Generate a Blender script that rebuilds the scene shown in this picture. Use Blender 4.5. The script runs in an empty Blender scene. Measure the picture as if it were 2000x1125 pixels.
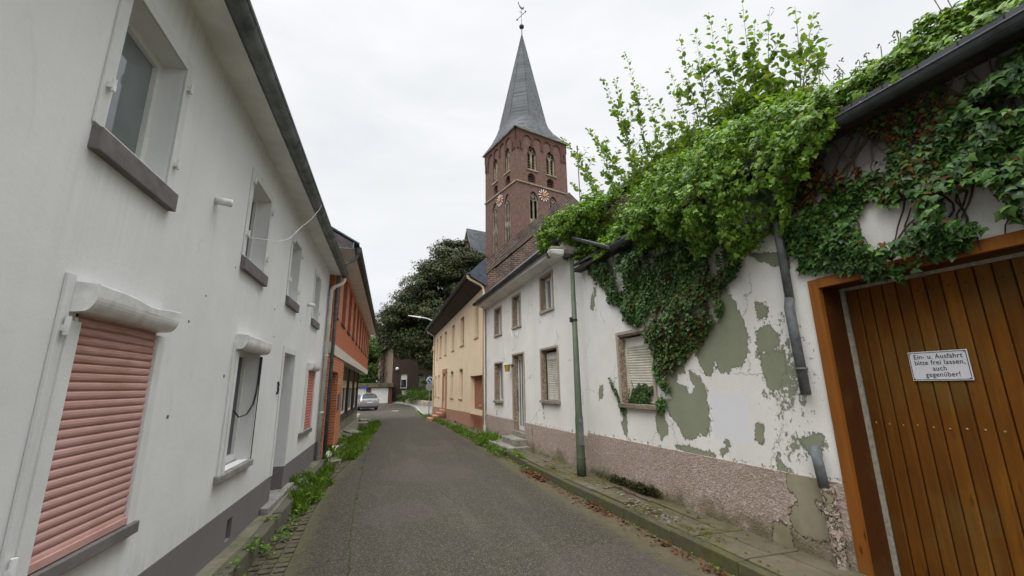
import bpy, bmesh, math, random
import numpy as np
from mathutils import Vector, Matrix
random.seed(7); RNG = np.random.default_rng(7)
S = bpy.context.scene
COL = S.collection
R = math.radians

# ------------------------------------------------------------------ camera
def unit(v):
    v = np.array(v, float); return v/np.linalg.norm(v)
FPX = 822.0
up = unit([-55.0, 3562.5, -FPX])
fw = np.array([760-1000, 562.5-757, -FPX])
Yc = unit(fw-up*np.dot(up, fw)); Xc = np.cross(Yc, up)
Rm = np.array([Xc, Yc, up])
cam = bpy.data.cameras.new('camera'); camo = bpy.data.objects.new('camera', cam); COL.objects.link(camo)
M = Matrix.Identity(4)
for i in range(3):
    for j in range(3): M[i][j] = float(Rm[i, j])
M[2][3] = 1.8
camo.matrix_world = M
cam.sensor_width = 36; cam.lens = 36*FPX/2000; cam.clip_end = 3000; cam.clip_start = 0.05
S.camera = camo
# ------------------------------------------------------------------ world, sun, exposure
S.view_settings.view_transform = 'Standard'; S.view_settings.look = 'None'
S.view_settings.exposure = 0.0; S.view_settings.gamma = 1
SUN_EL, SUN_AZ = 46, 210      # degrees; azimuth measured from +Y clockwise
W = bpy.data.worlds.new('World'); S.world = W; W.use_nodes = True
wt = W.node_tree; wn = wt.nodes; wl = wt.links
for n_ in list(wn): wn.remove(n_)
wo = wn.new('ShaderNodeOutputWorld'); bg = wn.new('ShaderNodeBackground'); wl.new(bg.outputs[0], wo.inputs[0])
sky = wn.new('ShaderNodeTexSky'); sky.sky_type = 'NISHITA'; sky.sun_disc = False
sky.sun_elevation = R(SUN_EL); sky.sun_rotation = R(SUN_AZ)
tc = wn.new('ShaderNodeTexCoord'); sep = wn.new('ShaderNodeSeparateXYZ'); wl.new(tc.outputs['Generated'], sep.inputs[0])
# overcast layer: soft cloud structure, zenith boosted above the frame to light the walls
mp = wn.new('ShaderNodeMapping'); mp.inputs['Scale'].default_value = (1, 1, 3.2); wl.new(tc.outputs['Generated'], mp.inputs[0])
cn = wn.new('ShaderNodeTexNoise'); cn.inputs['Scale'].default_value = 2.3; cn.inputs['Detail'].default_value = 7; cn.inputs['Roughness'].default_value = .55
cn.inputs['Distortion'].default_value = .4
wl.new(mp.outputs[0], cn.inputs['Vector'])
cr = wn.new('ShaderNodeValToRGB'); cr.color_ramp.elements[0].position = .33; cr.color_ramp.elements[1].position = .68
cr.color_ramp.elements[0].color = (8.9, 9.15, 9.45, 1); cr.color_ramp.elements[1].color = (10.3, 10.45, 10.6, 1)
wl.new(cn.outputs[0], cr.inputs[0])
gr = wn.new('ShaderNodeValToRGB'); e = gr.color_ramp.elements
e[0].position = 0.0; e[0].color = (.86, .87, .9, 1); e[1].position = .35; e[1].color = (.97, .97, .97, 1)
x = e.new(.77); x.color = (1.0, 1.0, 1.0, 1); x = e.new(.86); x.color = (6.2, 6.15, 6.0, 1)
wl.new(sep.outputs[2], gr.inputs[0])
mu = wn.new('ShaderNodeMix'); mu.data_type = 'RGBA'; mu.blend_type = 'MULTIPLY'; mu.inputs[0].default_value = 1
wl.new(cr.outputs[0], mu.inputs[6]); wl.new(gr.outputs[0], mu.inputs[7])
mx = wn.new('ShaderNodeMix'); mx.data_type = 'RGBA'; mx.inputs[0].default_value = .94
wl.new(sky.outputs[0], mx.inputs[6]); wl.new(mu.outputs[2], mx.inputs[7])
wl.new(mx.outputs[2], bg.inputs[0]); bg.inputs[1].default_value = .1
sun = bpy.data.lights.new('sun', 'SUN'); sun.energy = 1.9; sun.angle = R(50); sun.color = (1, .97, .93)
suno = bpy.data.objects.new('sun', sun); COL.objects.link(suno)
el, az = R(SUN_EL), R(SUN_AZ)
sd = Vector((math.sin(az)*math.cos(el), math.cos(az)*math.cos(el), math.sin(el)))
suno.rotation_euler = sd.to_track_quat('Z', 'Y').to_euler()

# ------------------------------------------------------------------ material helpers
class NT:
    def __init__(s, name):
        s.m = bpy.data.materials.new(name); s.m.use_nodes = True; s.t = s.m.node_tree; s.n = s.t.nodes; s.l = s.t.links
        s.b = s.n['Principled BSDF']; s.tc = s.n.new('ShaderNodeTexCoord')
        s.b.inputs['Roughness'].default_value = .85
        s.b.inputs['Specular IOR Level'].default_value = .3
        s.obj = s.tc.outputs['Object']
        s.geo = None
    def lk(s, a, b):
        if isinstance(a, (int, float)): b.default_value = a
        elif isinstance(a, (tuple, list)):
            if len(a) == 3 and b.type == 'RGBA': a = tuple(a)+(1,)
            b.default_value = a
        else: s.l.new(a, b)
    def math(s, op, a, b=0.0, clamp=False):
        n = s.n.new('ShaderNodeMath'); n.operation = op; n.use_clamp = clamp; s.lk(a, n.inputs[0]); s.lk(b, n.inputs[1]); return n.outputs[0]
    def sepxyz(s, v):
        n = s.n.new('ShaderNodeSeparateXYZ'); s.l.new(v, n.inputs[0]); return n.outputs
    def comb(s, x, y, z):
        n = s.n.new('ShaderNodeCombineXYZ')
        for i, a in enumerate((x, y, z)): s.lk(a, n.inputs[i])
        return n.outputs[0]
    def wall(s, sx=1, sz=1):
        o = s.sepxyz(s.obj); u = s.math('ADD', o[0], o[1])
        return s.comb(s.math('MULTIPLY', u, sx), s.math('MULTIPLY', o[2], sz), 0.0)
    def map(s, v, sc=(1, 1, 1), rot=(0, 0, 0), loc=(0, 0, 0)):
        n = s.n.new('ShaderNodeMapping'); n.inputs['Scale'].default_value = sc; n.inputs['Rotation'].default_value = rot; n.inputs['Location'].default_value = loc
        s.l.new(v, n.inputs[0]); return n.outputs[0]
    def noise(s, sc, det=4, rough=.55, v=None, dist=0, col=False):
        n = s.n.new('ShaderNodeTexNoise'); n.inputs['Scale'].default_value = sc; n.inputs['Detail'].default_value = det
        n.inputs['Roughness'].default_value = rough; n.inputs['Distortion'].default_value = dist
        s.l.new(v if v is not None else s.obj, n.inputs['Vector']); return n.outputs[1 if col else 0]
    def vor(s, sc, v=None, feat='F1', out=0):
        n = s.n.new('ShaderNodeTexVoronoi'); n.feature = feat; n.inputs['Scale'].default_value = sc
        s.l.new(v if v is not None else s.obj, n.inputs['Vector']); return n.outputs[out]
    def ramp(s, f, stops, interp='LINEAR'):
        n = s.n.new('ShaderNodeValToRGB'); n.color_ramp.interpolation = interp; e = n.color_ramp.elements
        while len(e) < len(stops): e.new(.5)
        for k, (p, c) in enumerate(stops):
            e[k].position = p
            e[k].color = (c, c, c, 1) if isinstance(c, (int, float)) else tuple(c)+(1,)
        s.l.new(f, n.inputs[0]); return n.outputs[0]
    def mix(s, f, a, b, mode='MIX'):
        n = s.n.new('ShaderNodeMix'); n.data_type = 'RGBA'; n.blend_type = mode; s.lk(f, n.inputs[0]); s.lk(a, n.inputs[6]); s.lk(b, n.inputs[7]); return n.outputs[2]
    def attr(s, name):
        n = s.n.new('ShaderNodeAttribute'); n.attribute_name = name; return n.outputs['Fac']
    def bump(s, h, strength=.5, dist=.01, prev=None):
        n = s.n.new('ShaderNodeBump'); n.inputs['Strength'].default_value = strength; n.inputs['Distance'].default_value = dist
        s.l.new(h, n.inputs['Height'])
        if prev is not None: s.l.new(prev, n.inputs['Normal'])
        s.l.new(n.outputs[0], s.b.inputs['Normal']); return n.outputs[0]
    def base(s, c): s.lk(c, s.b.inputs['Base Color']); return s
    def rough(s, r): s.lk(r, s.b.inputs['Roughness']); return s
    def metal(s, r): s.lk(r, s.b.inputs['Metallic']); return s
    def island(s):
        if s.geo is None: s.geo = s.n.new('ShaderNodeNewGeometry')
        return s.geo.outputs['Random Per Island']
    def brick(s, v, c1, c2, mort, w=.25, h=.075, m=.012, bias=0, smooth=.1, off=.5):
        n = s.n.new('ShaderNodeTexBrick'); n.offset = off
        for k, a in (('Color1', c1), ('Color2', c2), ('Mortar', mort)): s.lk(a, n.inputs[k])
        n.inputs['Scale'].default_value = 1; n.inputs['Brick Width'].default_value = w; n.inputs['Row Height'].default_value = h
        n.inputs['Mortar Size'].default_value = m; n.inputs['Bias'].default_value = bias; n.inputs['Mortar Smooth'].default_value = smooth
        s.l.new(v, n.inputs['Vector']); return n.outputs[0], n.outputs[1]

def plain(name, c, rough=.8, metal=0, var=.12, sc=6, bump=.15, bsc=60, bd=.004, spec=.3):
    t = NT(name); n1 = t.noise(sc, 6, .6)
    lo = tuple(v*(1-var*2) for v in c); hi = tuple(min(1, v*(1+var)) for v in c)
    t.base(t.ramp(n1, [(.3, lo), (.7, hi)])); t.rough(rough); t.metal(metal); t.b.inputs['Specular IOR Level'].default_value = spec
    if bump: t.bump(t.noise(bsc, 4), bump, bd)
    return t.m

def plaster(name, c, dirt=(.30, .29, .27), amt=.35, sc=1.2, grain=220, gb=.35, streak=.5):
    t = NT(name)
    o = t.noise(sc, 7, .6); st = t.noise(1, 5, .6, t.map(t.obj, (7, 7, .45)))
    fine = t.noise(grain, 3, .6); pit = t.noise(24, 4, .6)
    base = t.mix(t.ramp(o, [(.35, 0.0), (.7, 1.0)]), tuple(v*.90 for v in c), c)
    m = t.math('MULTIPLY', t.ramp(st, [(.52, 0.0), (.8, 1.0)]), streak, True)
    base = t.mix(t.math('MULTIPLY', m, amt), base, dirt)
    spots = t.ramp(t.noise(9, 6, .7), [(.66, 0.0), (.74, 1.0)])
    base = t.mix(t.math('MULTIPLY', spots, amt*.5), base, dirt)
    base = t.mix(t.ramp(fine, [(.3, .12), (.7, 0.0)]), base, (0.1, 0.1, .1))
    nv = t.mix(.5, t.obj, t.noise(1.8, 7, .65, col=True), 'ADD'); ck = t.ramp(t.vor(.42, nv, 'DISTANCE_TO_EDGE'), [(0, 1.0), (.0035, 0.0)])
    ck = t.math('MULTIPLY', ck, t.ramp(t.noise(.9, 3), [(.60, 0.0), (.68, .35)])); base = t.mix(ck, base, tuple(v*.35 for v in c))
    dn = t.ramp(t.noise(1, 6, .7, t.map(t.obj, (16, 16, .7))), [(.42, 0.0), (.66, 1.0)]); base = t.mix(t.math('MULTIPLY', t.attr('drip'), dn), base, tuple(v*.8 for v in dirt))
    smear = t.ramp(t.noise(1, 7, .7, t.map(t.obj, (2.2, 2.2, .9)), 1.2), [(.60, 0.0), (.74, .22)]); base = t.mix(smear, base, dirt)
    t.base(base); t.rough(.9)
    p = t.bump(t.noise(2.5, 4), .25, .03); p = t.bump(pit, .12, .006, p); t.bump(fine, gb, .003, p)
    return t.m

def brickmat(name, c1, c2, mort, w=.25, h=.075, m=.012, rough=.88, dirt=0, dist=0, extra=None, vec=None, bd=.008):
    t = NT(name); v = vec(t) if vec else t.wall()
    if dist:
        nn = t.noise(3.0, 3, .6, v, col=True); v = t.mix(dist, v, nn, 'ADD')
    col, fac = t.brick(v, c1, c2, mort, w, h, m)
    vv = t.noise(1.6, 6, .65)
    col = t.mix(t.ramp(vv, [(.35, .35), (.65, 0.0)]), col, tuple(a*.45 for a in c1))
    if extra:
        k = t.vor(4.3, t.map(v, (1/(w*4.3), 1/(h*4.3), 1)), 'F1', 1)
        col = t.mix(.55, col, t.mix(t.ramp(k, [(.3, 0.0), (.8, 1.0)]), extra[0], extra[1]), 'MIX')
        col = t.mix(fac, col, mort)
    if dirt:
        d = t.ramp(t.noise(2.5, 8, .7), [(.45, 0.0), (.7, 1.0)]); col = t.mix(t.math('MULTIPLY', d, dirt), col, (.035, .033, .028))
    t.base(col); t.rough(rough)
    h_ = t.math('MULTIPLY', t.math('SUBTRACT', 1.0, fac), t.math('ADD', t.math('MULTIPLY', t.noise(60, 3), .4), .6))
    t.bump(h_, .8, bd)
    return t.m

def glass(name, c=(.02, .025, .027), rough=.04):
    t = NT(name); n1 = t.noise(1.3, 3)
    t.base(t.ramp(n1, [(.35, c), (.7, tuple(v*2.2 for v in c))])); t.rough(rough); t.b.inputs['Specular IOR Level'].default_value = .8
    t.bump(t.noise(2.2, 2), .05, .02); return t.m

def leafmat(name, cols, trans=.35, rough=.42, spec=.4):
    t = NT(name); i = t.island(); n1 = t.noise(2.2, 4, .6)
    k = t.math('ADD', t.math('MULTIPLY', i, .72), t.math('MULTIPLY', n1, .35))
    st = [(p, c) for p, c in cols]
    c = t.ramp(k, st); t.base(c); t.rough(rough); t.b.inputs['Specular IOR Level'].default_value = spec
    tr = t.n.new('ShaderNodeBsdfTranslucent'); t.l.new(t.mix(1.0, c, (1.0, 1.0, .45), 'MULTIPLY'), tr.inputs[0])
    ms = t.n.new('ShaderNodeMixShader'); ms.inputs[0].default_value = trans
    t.l.new(t.b.outputs[0], ms.inputs[1]); t.l.new(tr.outputs[0], ms.inputs[2])
    t.l.new(ms.outputs[0], t.n['Material Output'].inputs[0]); return t.m
# ------------------------------------------------------------------ materials
MT = {}
MT['left_plaster'] = plaster('left_plaster', (.80, .80, .785), (.42, .41, .37), .26, .9, 190, .4, .5)
MT['trim_white'] = plaster('trim_white', (.74, .74, .72), (.3, .28, .22), .4, 3, 120, .15)
MT['white_pvc'] = plain('white_pvc', (.74, .74, .70), .35, 0, .06, 5, .05, spec=.5)
MT['old_white_metal'] = plain('old_white_metal', (.76, .76, .74), .45, .0, .12, 8, .2, 20, .01, spec=.5)
MT['grey_plinth'] = plaster('grey_plinth', (.185, .17, .165), (.08, .075, .07), .3, 1.5, 120, .4)
MT['sill_grey'] = plain('sill_grey', (.17, .155, .148), .75, 0, .14, 9, .3, 90, .004)
MT['sill_dirty'] = plain('sill_dirty', (.26, .25, .235), .85, 0, .2, 9, .4, 60, .006)
MT['zinc'] = plain('zinc', (.15, .165, .17), .62, .15, .25, 9, .2, 30, .003)
MT['zinc_dark'] = plain('zinc_dark', (.07, .078, .085), .6, .15, .25, 6, .12, 30, .003)
MT['gutter_left'] = plain('gutter_left', (.17, .19, .185), .55, .2, .3, 5, .15, 25, .004)
MT['roof_edge'] = plain('roof_edge', (.03, .033, .036), .6, .1, .2)
MT['pipe_cream'] = plain('pipe_cream', (.60, .58, .52), .55, 0, .1, 3, .1)
MT['pipe_grey'] = plain('pipe_grey', (.20, .19, .19), .5, 0, .1)
MT['dark_metal'] = plain('dark_metal', (.045, .045, .05), .5, .4, .2)
MT['soffit_board'] = plain('soffit_board', (.74, .73, .69), .8, 0, .08, 3, .2)
MT['glass'] = glass('glass')
MT['glass_pale'] = glass('glass_pale', (.10, .115, .12), .05)
MT['inside_dark'] = plain('inside_dark', (.02, .02, .02), .9, 0, .1, bump=0)
MT['curtain_or_dark_backing'] = plain('curtain_or_dark_backing', (.55, .55, .5), .9, 0, .12, 20)

def shutter_pink():
    t = NT('pink_shutter'); o = t.sepxyz(t.obj)
    n1 = t.noise(1.2, 5, .6); st = t.noise(1, 6, .7, t.map(t.obj, (3, 3, 45)))
    c = t.ramp(n1, [(.3, (.42, .235, .20)), (.6, (.55, .335, .305)), (.8, (.60, .40, .375))])
    top = t.ramp(o[2], [(.0, 0.0), (1.0, 1.0)])
    # brown patches on the slats near the box
    c = t.mix(t.math('MULTIPLY', t.ramp(st, [(.40, 0.0), (.65, 1.0)]), t.math('ADD', .18, t.ramp(t.math('SUBTRACT', o[2], 1.35), [(.2, 0.0), (.8, .75)]))), c, (.33, .155, .09))
    t.base(c); t.rough(.55); t.bump(st, .1, .002); return t.m
MT['pink_shutter'] = shutter_pink()
MT['red_shutter'] = plain('red_shutter', (.55, .20, .17), .55, 0, .12, 4)
MT['beige_shutter'] = plain('beige_shutter', (.56, .53, .46), .6, 0, .15, 3, .1)
MT['cream_shutter'] = plain('cream_shutter', (.62, .57, .42), .6, 0, .1, 3, .1)

MT['red_brick'] = brickmat('red_brick', (.56, .165, .065), (.46, .13, .055), (.42, .22, .14), .25, .077, .010)
MT['red_brick_jamb'] = brickmat('red_brick_jamb', (.46, .085, .05), (.36, .06, .04), (.30, .15, .11), .25, .077, .009)
MT['pier_brick'] = brickmat('pier_brick', (.56, .16, .055), (.47, .115, .04), (.50, .34, .23), .25, .077, .013)
MT['salmon_render'] = plain('salmon_render', (.50, .22, .15), .85, 0, .08, 3, .2)
MT['pale_concrete'] = plain('pale_concrete', (.60, .57, .50), .85, 0, .1, 3, .3)
MT['brown_cladding'] = plain('brown_cladding', (.055, .045, .038), .6, 0, .2, 4, .2)
MT['brown_slate'] = plain('brown_slate', (.075, .062, .062), .6, 0, .3, 7, .4, 14, .02)
MT['mossy_stone'] = plain('mossy_stone', (.22, .21, .155), .9, 0, .3, 5, .8, 12, .03)
MT['stone_step'] = plain('stone_step', (.24, .225, .19), .9, 0, .3, 5, .6, 30, .012)
MT['asphalt_pale'] = plain('asphalt_pale', (.30, .29, .27), .9, 0, .2, 3, .4, 60, .01)

def two_tone(name, c_lo, c_hi, slope_z0, slope_k, s):
    return None
MT['yellow_render'] = plaster('yellow_render', (.86, .70, .49), (.50, .36, .24), .15, 1.2, 90, .3)
MT['terracotta'] = plaster('terracotta', (.44, .235, .16), (.2, .1, .07), .35, 1.5, 90, .3)
MT['terracotta_door'] = plain('terracotta_door', (.36, .15, .085), .6, 0, .1, 3, .1)
MT['brown_shutter'] = plain('brown_shutter', (.42, .28, .17), .7, 0, .1, 5)
MT['dark_boards'] = plain('dark_boards', (.055, .042, .034), .7, 0, .25, 6, .4, 20, .01)
MT['slate_metal'] = plain('slate_metal', (.075, .09, .11), .45, .3, .2, 4)
MT['pipe_yellow'] = plain('pipe_yellow', (.70, .55, .38), .5, 0, .06)

def slate(name, c1, c2, w=.25, h=.16, sc=1.0):
    t = NT(name); v = t.wall(sc, sc)
    col, fac = t.brick(v, c1, c2, tuple(a*.35 for a in c1), w, h, .006)
    n1 = t.noise(.8, 6, .6); col = t.mix(t.ramp(n1, [(.35, .3), (.65, 0.0)]), col, tuple(a*.55 for a in c1))
    t.base(col); t.rough(.8); t.b.inputs['Specular IOR Level'].default_value = .15; t.bump(t.math('SUBTRACT', 1.0, fac), .9, .03); return t.m
MT['slate'] = slate('slate', (.085, .095, .105), (.15, .16, .17), .3, .2)
MT['slate_pale'] = slate('slate_pale', (.155, .17, .175), (.20, .205, .20), .3, .2)
MT['slate_dark'] = slate('slate_dark', (.07, .075, .085), (.10, .105, .115))
MT['tower_brick'] = brickmat('tower_brick', (.19, .082, .062), (.10, .045, .038), (.19, .14, .115), .27, .10, .018, dirt=.6)
MT['tower_trim'] = brickmat('tower_trim', (.105, .038, .030), (.07, .03, .025), (.12, .08, .06), .26, .09, .012)
MT['sandstone'] = plain('sandstone', (.30, .26, .18), .9, 0, .25, 1.2, .5, 9, .05)
MT['sandstone_dark'] = plain('sandstone_dark', (.23, .20, .15), .9, 0, .3, 1.0, .5, 9, .05)
MT['louvre'] = plain('louvre', (.13, .07, .055), .8, 0, .25, 2)
MT['clock_white'] = plain('clock_white', (.72, .70, .66), .5, 0, .03, bump=0)
MT['clock_red'] = plain('clock_red', (.26, .075, .045), .5, 0, .08, bump=0)
MT['gold'] = plain('gold', (.75, .52, .14), .35, .6, .1, bump=0)
MT['villa_stone'] = brickmat('villa_stone', (.29, .205, .15), (.22, .155, .115), (.17, .14, .115), .45, .16, .02, dirt=.2)
MT['villa_dark'] = brickmat('villa_dark', (.065, .042, .032), (.045, .03, .025), (.05, .04, .034), .26, .09, .01)
MT['ragbrick'] = brickmat('ragbrick', (.150, .060, .036), (.05, .030, .025), (.17, .145, .12), .25, .085, .022, dirt=.9, dist=.075,
                          extra=((.23, .08, .035), (.03, .022, .020)), bd=.05)
MT['ragbrick_verge'] = brickmat('ragbrick_verge', (.115, .050, .034), (.03, .023, .021), (.14, .12, .10), .40, .085, .024, dirt=.95, dist=.06,
                          extra=((.22, .09, .055), (.05, .04, .035)), bd=.03,
                          vec=lambda t: t.map(t.wall(), rot=(0, 0, R(43+90))))

def granite_chip(name, base, c2, c3, sc=45):
    t = NT(name); k = t.vor(sc, None, 'F1', 1); sp = t.n.new('ShaderNodeSeparateColor'); t.l.new(k, sp.inputs[0])
    c = t.ramp(sp.outputs[0], [(.0, base), (.38, c2), (.55, c3), (.75, base), (.95, (.05, .045, .04))], 'CONSTANT')
    c = t.mix(t.ramp(t.noise(2.5, 5), [(.5, 0.0), (.75, .35)]), c, (.10, .095, .055))
    t.base(c); t.rough(.5); return t.m
MT['terrazzo'] = granite_chip('terrazzo', (.28, .215, .16), (.42, .35, .27), (.16, .11, .08), 55)
MT['terrazzo_trim'] = plain('terrazzo_trim', (.40, .345, .28), .7, 0, .2, 40, .2)

def decayed_wall(name, gain=1.0):
    t = NT(name)
    n1 = t.noise(14, 6, .7); n2 = t.noise(4.5, 5, .6); n3 = t.noise(45, 3, .6)
    sd = t.attr('peel')
    hf = t.noise(38, 5, .75)
    sdn = t.math('ADD', sd, t.math('ADD', t.math('MULTIPLY', t.math('SUBTRACT', n1, .5), .17), t.math('ADD', t.math('MULTIPLY', t.math('SUBTRACT', n2, .5), .10), t.math('MULTIPLY', t.math('SUBTRACT', hf, .5), .055))))
    peel = t.ramp(sdn, [(.0, 0.0), (.0035, 1.0)])
    # loose chips
    chipz = t.attr('chips')
    ch = t.math('ADD', t.noise(11, 7, .75, t.map(t.obj, (1, 1, .8))), t.math('MULTIPLY', chipz, .24))
    chips = t.ramp(ch, [(.70, 0.0), (.71, 1.0)])
    pm = t.math('MAXIMUM', peel, chips)
    o = t.noise(1.1, 7, .62); st = t.noise(1, 6, .6, t.map(t.obj, (6, 6, .5)))
    w = t.mix(t.ramp(o, [(.3, 0.0), (.7, 1.0)]), (.68*gain, .665*gain, .63*gain), (.79*gain, .78*gain, .75*gain))
    w = t.mix(t.ramp(st, [(.55, 0.0), (.85, .22)]), w, (.40, .37, .31))
    w = t.mix(t.ramp(t.noise(7, 7, .75), [(.62, 0.0), (.72, .45)]), w, (.34, .31, .25))
    w = t.mix(t.ramp(n3, [(.3, .12), (.7, 0.0)]), w, (.15, .14, .12))
    w = t.mix(t.attr('patch'), w, (.66, .67, .70))
    # fine cracks
    nv = t.mix(.45, t.obj, t.noise(2.2, 7, .65, col=True), 'ADD')
    ck = t.vor(.85, nv, 'DISTANCE_TO_EDGE'); cm = t.ramp(ck, [(.0, 1.0), (.006, 0.0)])
    cm = t.math('MULTIPLY', cm, t.ramp(t.noise(1.3, 3), [(.5, 0.0), (.55, 1.0)]))
    w = t.mix(t.math('MULTIPLY', cm, .75), w, (.13, .12, .10))
    g = t.mix(t.ramp(t.noise(2.2, 6, .6), [(.3, 0.0), (.7, 1.0)]), (.215, .235, .155), (.265, .285, .20))
    g = t.mix(t.ramp(t.noise(30, 4, .6), [(.3, .25), (.7, 0.0)]), g, (.14, .15, .10))
    # flakes of the white coat left standing inside the bare areas, eave shade and grime painted in under the gutter
    fl = t.ramp(t.noise(17, 7, .8), [(.655, 0.0), (.662, 1.0)]); pm = t.math('MULTIPLY', pm, t.math('SUBTRACT', 1.0, fl))
    gm_ = t.math('ADD', t.attr('grime_shade'), t.math('MULTIPLY', t.math('SUBTRACT', t.noise(3.0, 8, .72), .5), 1.1))
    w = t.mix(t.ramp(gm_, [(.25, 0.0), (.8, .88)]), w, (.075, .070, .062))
    rim = t.math('SUBTRACT', t.ramp(sdn, [(.0, 0.0), (.0035, 1.0)]), t.ramp(sdn, [(.010, 0.0), (.022, 1.0)]))
    g = t.mix(t.math('MULTIPLY', rim, .5), g, (.10, .105, .075))
    c = t.mix(pm, w, g); t.base(c); t.rough(.88)
    # curled lighter rim is only the thickness of the paint film
    p = t.bump(t.math('SUBTRACT', 1.0, pm), 1.0, .009)
    p = t.bump(t.noise(16, 5, .6), .35, .008, p); t.bump(n3, .3, .003, p)
    return t.m
MT['decayed'] = decayed_wall('decayed', 1.0)
MT['middle_white'] = decayed_wall('middle_white', 1.03)

def pebbledash(name):
    t = NT(name)
    a = t.vor(48, None, 'F1', 1); sp = t.n.new('ShaderNodeSeparateColor'); t.l.new(a, sp.inputs[0])
    c = t.ramp(sp.outputs[0], [(0, (.43, .36, .315)), (.3, (.35, .27, .225)), (.5, (.50, .44, .40)), (.7, (.32, .225, .175)), (.88, (.24, .18, .15))], 'CONSTANT')
    b2 = t.noise(30, 4, .7); c = t.mix(t.ramp(b2, [(.45, .65), (.6, 0.0)]), c, (.33, .26, .215))
    c = t.mix(t.ramp(t.noise(1.3, 6, .6), [(.4, 0.0), (.75, .5)]), c, (.25, .20, .155))
    o = t.sepxyz(t.obj)
    # green algae creeping up from the pavement
    ag = t.math('ADD', t.math('MULTIPLY', t.noise(2.4, 6, .65), 1.25), t.math('MULTIPLY', o[2], -1.15))
    c = t.mix(t.ramp(ag, [(.22, 0.0), (.5, .85)]), c, (.115, .10, .05))
    bare = t.ramp(t.math('ADD', t.attr('bare'), t.math('MULTIPLY', t.math('SUBTRACT', t.noise(13, 6, .7), .5), .2)), [(0, 0.0), (.006, 1.0)])
    bc = t.mix(t.ramp(t.noise(2.6, 5, .6), [(.3, 0.0), (.7, 1.0)]), (.30, .28, .20), (.185, .16, .095))
    c = t.mix(bare, c, bc); t.base(c); t.rough(.9)
    p = t.bump(t.math('SUBTRACT', 1.0, bare), .9, .012)
    hh = t.vor(48); p = t.bump(t.math('MULTIPLY', hh, t.math('SUBTRACT', 1.0, bare)), .8, .008, p); t.bump(t.noise(7, 4), .3, .02, p)
    return t.m
MT['pebbledash'] = pebbledash('pebbledash')

def wood(name, c1, c2, dark):
    t = NT(name); v = t.map(t.obj, (9, 9, .55)); i = t.island()
    v2 = t.comb(t.sepxyz(v)[0], t.sepxyz(v)[1], t.math('ADD', t.sepxyz(v)[2], t.math('MULTIPLY', t.n.new('ShaderNodeObjectInfo').outputs['Random'], 40)))
    g = t.noise(2.2, 8, .65, v2, .8); f = t.noise(9, 6, .7, v2)
    c = t.mix(t.ramp(g, [(.25, 0.0), (.75, 1.0)]), c1, c2)
    c = t.mix(t.ramp(f, [(.5, 0.0), (.8, .55)]), c, dark)
    oi = t.n.new('ShaderNodeObjectInfo').outputs['Random']
    c = t.mix(t.math('MULTIPLY', t.ramp(oi, [(0, 0.0), (1, 1.0)]), .5), c, dark)
    c = t.mix(t.math('MULTIPLY', t.ramp(t.noise(.8, 6, .7, t.map(t.obj, (1, 1, .5))), [(.42, 0.0), (.7, 1.0)]), .6), c, dark)
    kn = t.vor(1, t.map(t.obj, (7, 7, 2.3))); c = t.mix(t.ramp(kn, [(.05, .8), (.13, 0.0)]), c, (.05, .018, .005))
    bl = t.noise(1.5, 5, .6); c = t.mix(t.ramp(bl, [(.5, 0.0), (.75, .5)]), c, (.13, .10, .03))
    t.base(c); t.rough(t.ramp(f, [(.3, .5), (.7, .75)])); t.b.inputs['Specular IOR Level'].default_value = .15
    t.bump(g, .25, .004); return t.m
MT['door_wood'] = wood('door_wood', (.270, .105, .009), (.135, .045, .005), (.050, .018, .004))
MT['frame_wood'] = wood('frame_wood', (.40, .155, .025), (.27, .09, .014), (.13, .045, .01))
MT['reveal_wood'] = wood('reveal_wood', (.13, .042, .010), (.09, .028, .007), (.045, .015, .004))
MT['brass'] = plain('brass', (.45, .36, .18), .4, .7, .2, bump=0)
MT['sealant'] = plain('sealant', (.36, .335, .27), .7, 0, .2, 30)
MT['enamel'] = plain('enamel', (.66, .67, .72), .3, 0, .03, 3, bump=0, spec=.5)
MT['black_paint'] = plain('black_paint', (.02, .02, .024), .5, 0, .1, bump=0)
MT['sign_blue'] = plain('sign_blue', (.01, .07, .36), .4, 0, .05, bump=0)
MT['sign_red'] = plain('sign_red', (.55, .03, .02), .4, 0, .05, bump=0)
MT['sign_back'] = plain('sign_back', (.30, .31, .32), .5, .5, .1, bump=0)
MT['post_green'] = plain('post_green', (.085, .110, .070), .55, .1, .16, 3, .15, 40, .003)
MT['lamp_shell'] = plain('lamp_shell', (.16, .145, .12), .7, 0, .3, 9, .3)
MT['lamp_bowl'] = plain('lamp_bowl', (.60, .60, .56), .3, 0, .08, 5, bump=0, spec=.5)
MT['lamp_amber'] = plain('lamp_amber', (.45, .30, .06), .4, 0, .15, 9, bump=0)
MT['car_silver'] = plain('car_silver', (.27, .275, .285), .32, .6, .03, 3, bump=0, spec=.5)
MT['car_glass'] = glass('car_glass', (.008, .012, .013), .12); MT['car_glass'].node_tree.nodes['Principled BSDF'].inputs['Specular IOR Level'].default_value = .25
MT['car_black'] = plain('car_black', (.02, .02, .02), .6, 0, .1, bump=0)
MT['tyre'] = plain('tyre', (.02, .02, .02), .85, 0, .1, bump=0)
MT['rim'] = plain('rim', (.35, .35, .36), .35, .7, .05, bump=0)
MT['tail_red'] = plain('tail_red', (.40, .015, .02), .25, 0, .1, bump=0, spec=.5)
MT['plate'] = plain('plate', (.6, .6, .6), .5, 0, .05, bump=0)
MT['garage_door'] = plain('garage_door', (.66, .66, .64), .6, 0, .05, 2)
MT['garage_brick'] = brickmat('garage_brick', (.15, .045, .03), (.11, .035, .025), (.12, .08, .06), .25, .08, .01)
MT['fascia'] = plain('fascia', (.12, .105, .065), .85, 0, .25, 2, .4, 8, .05)
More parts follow.
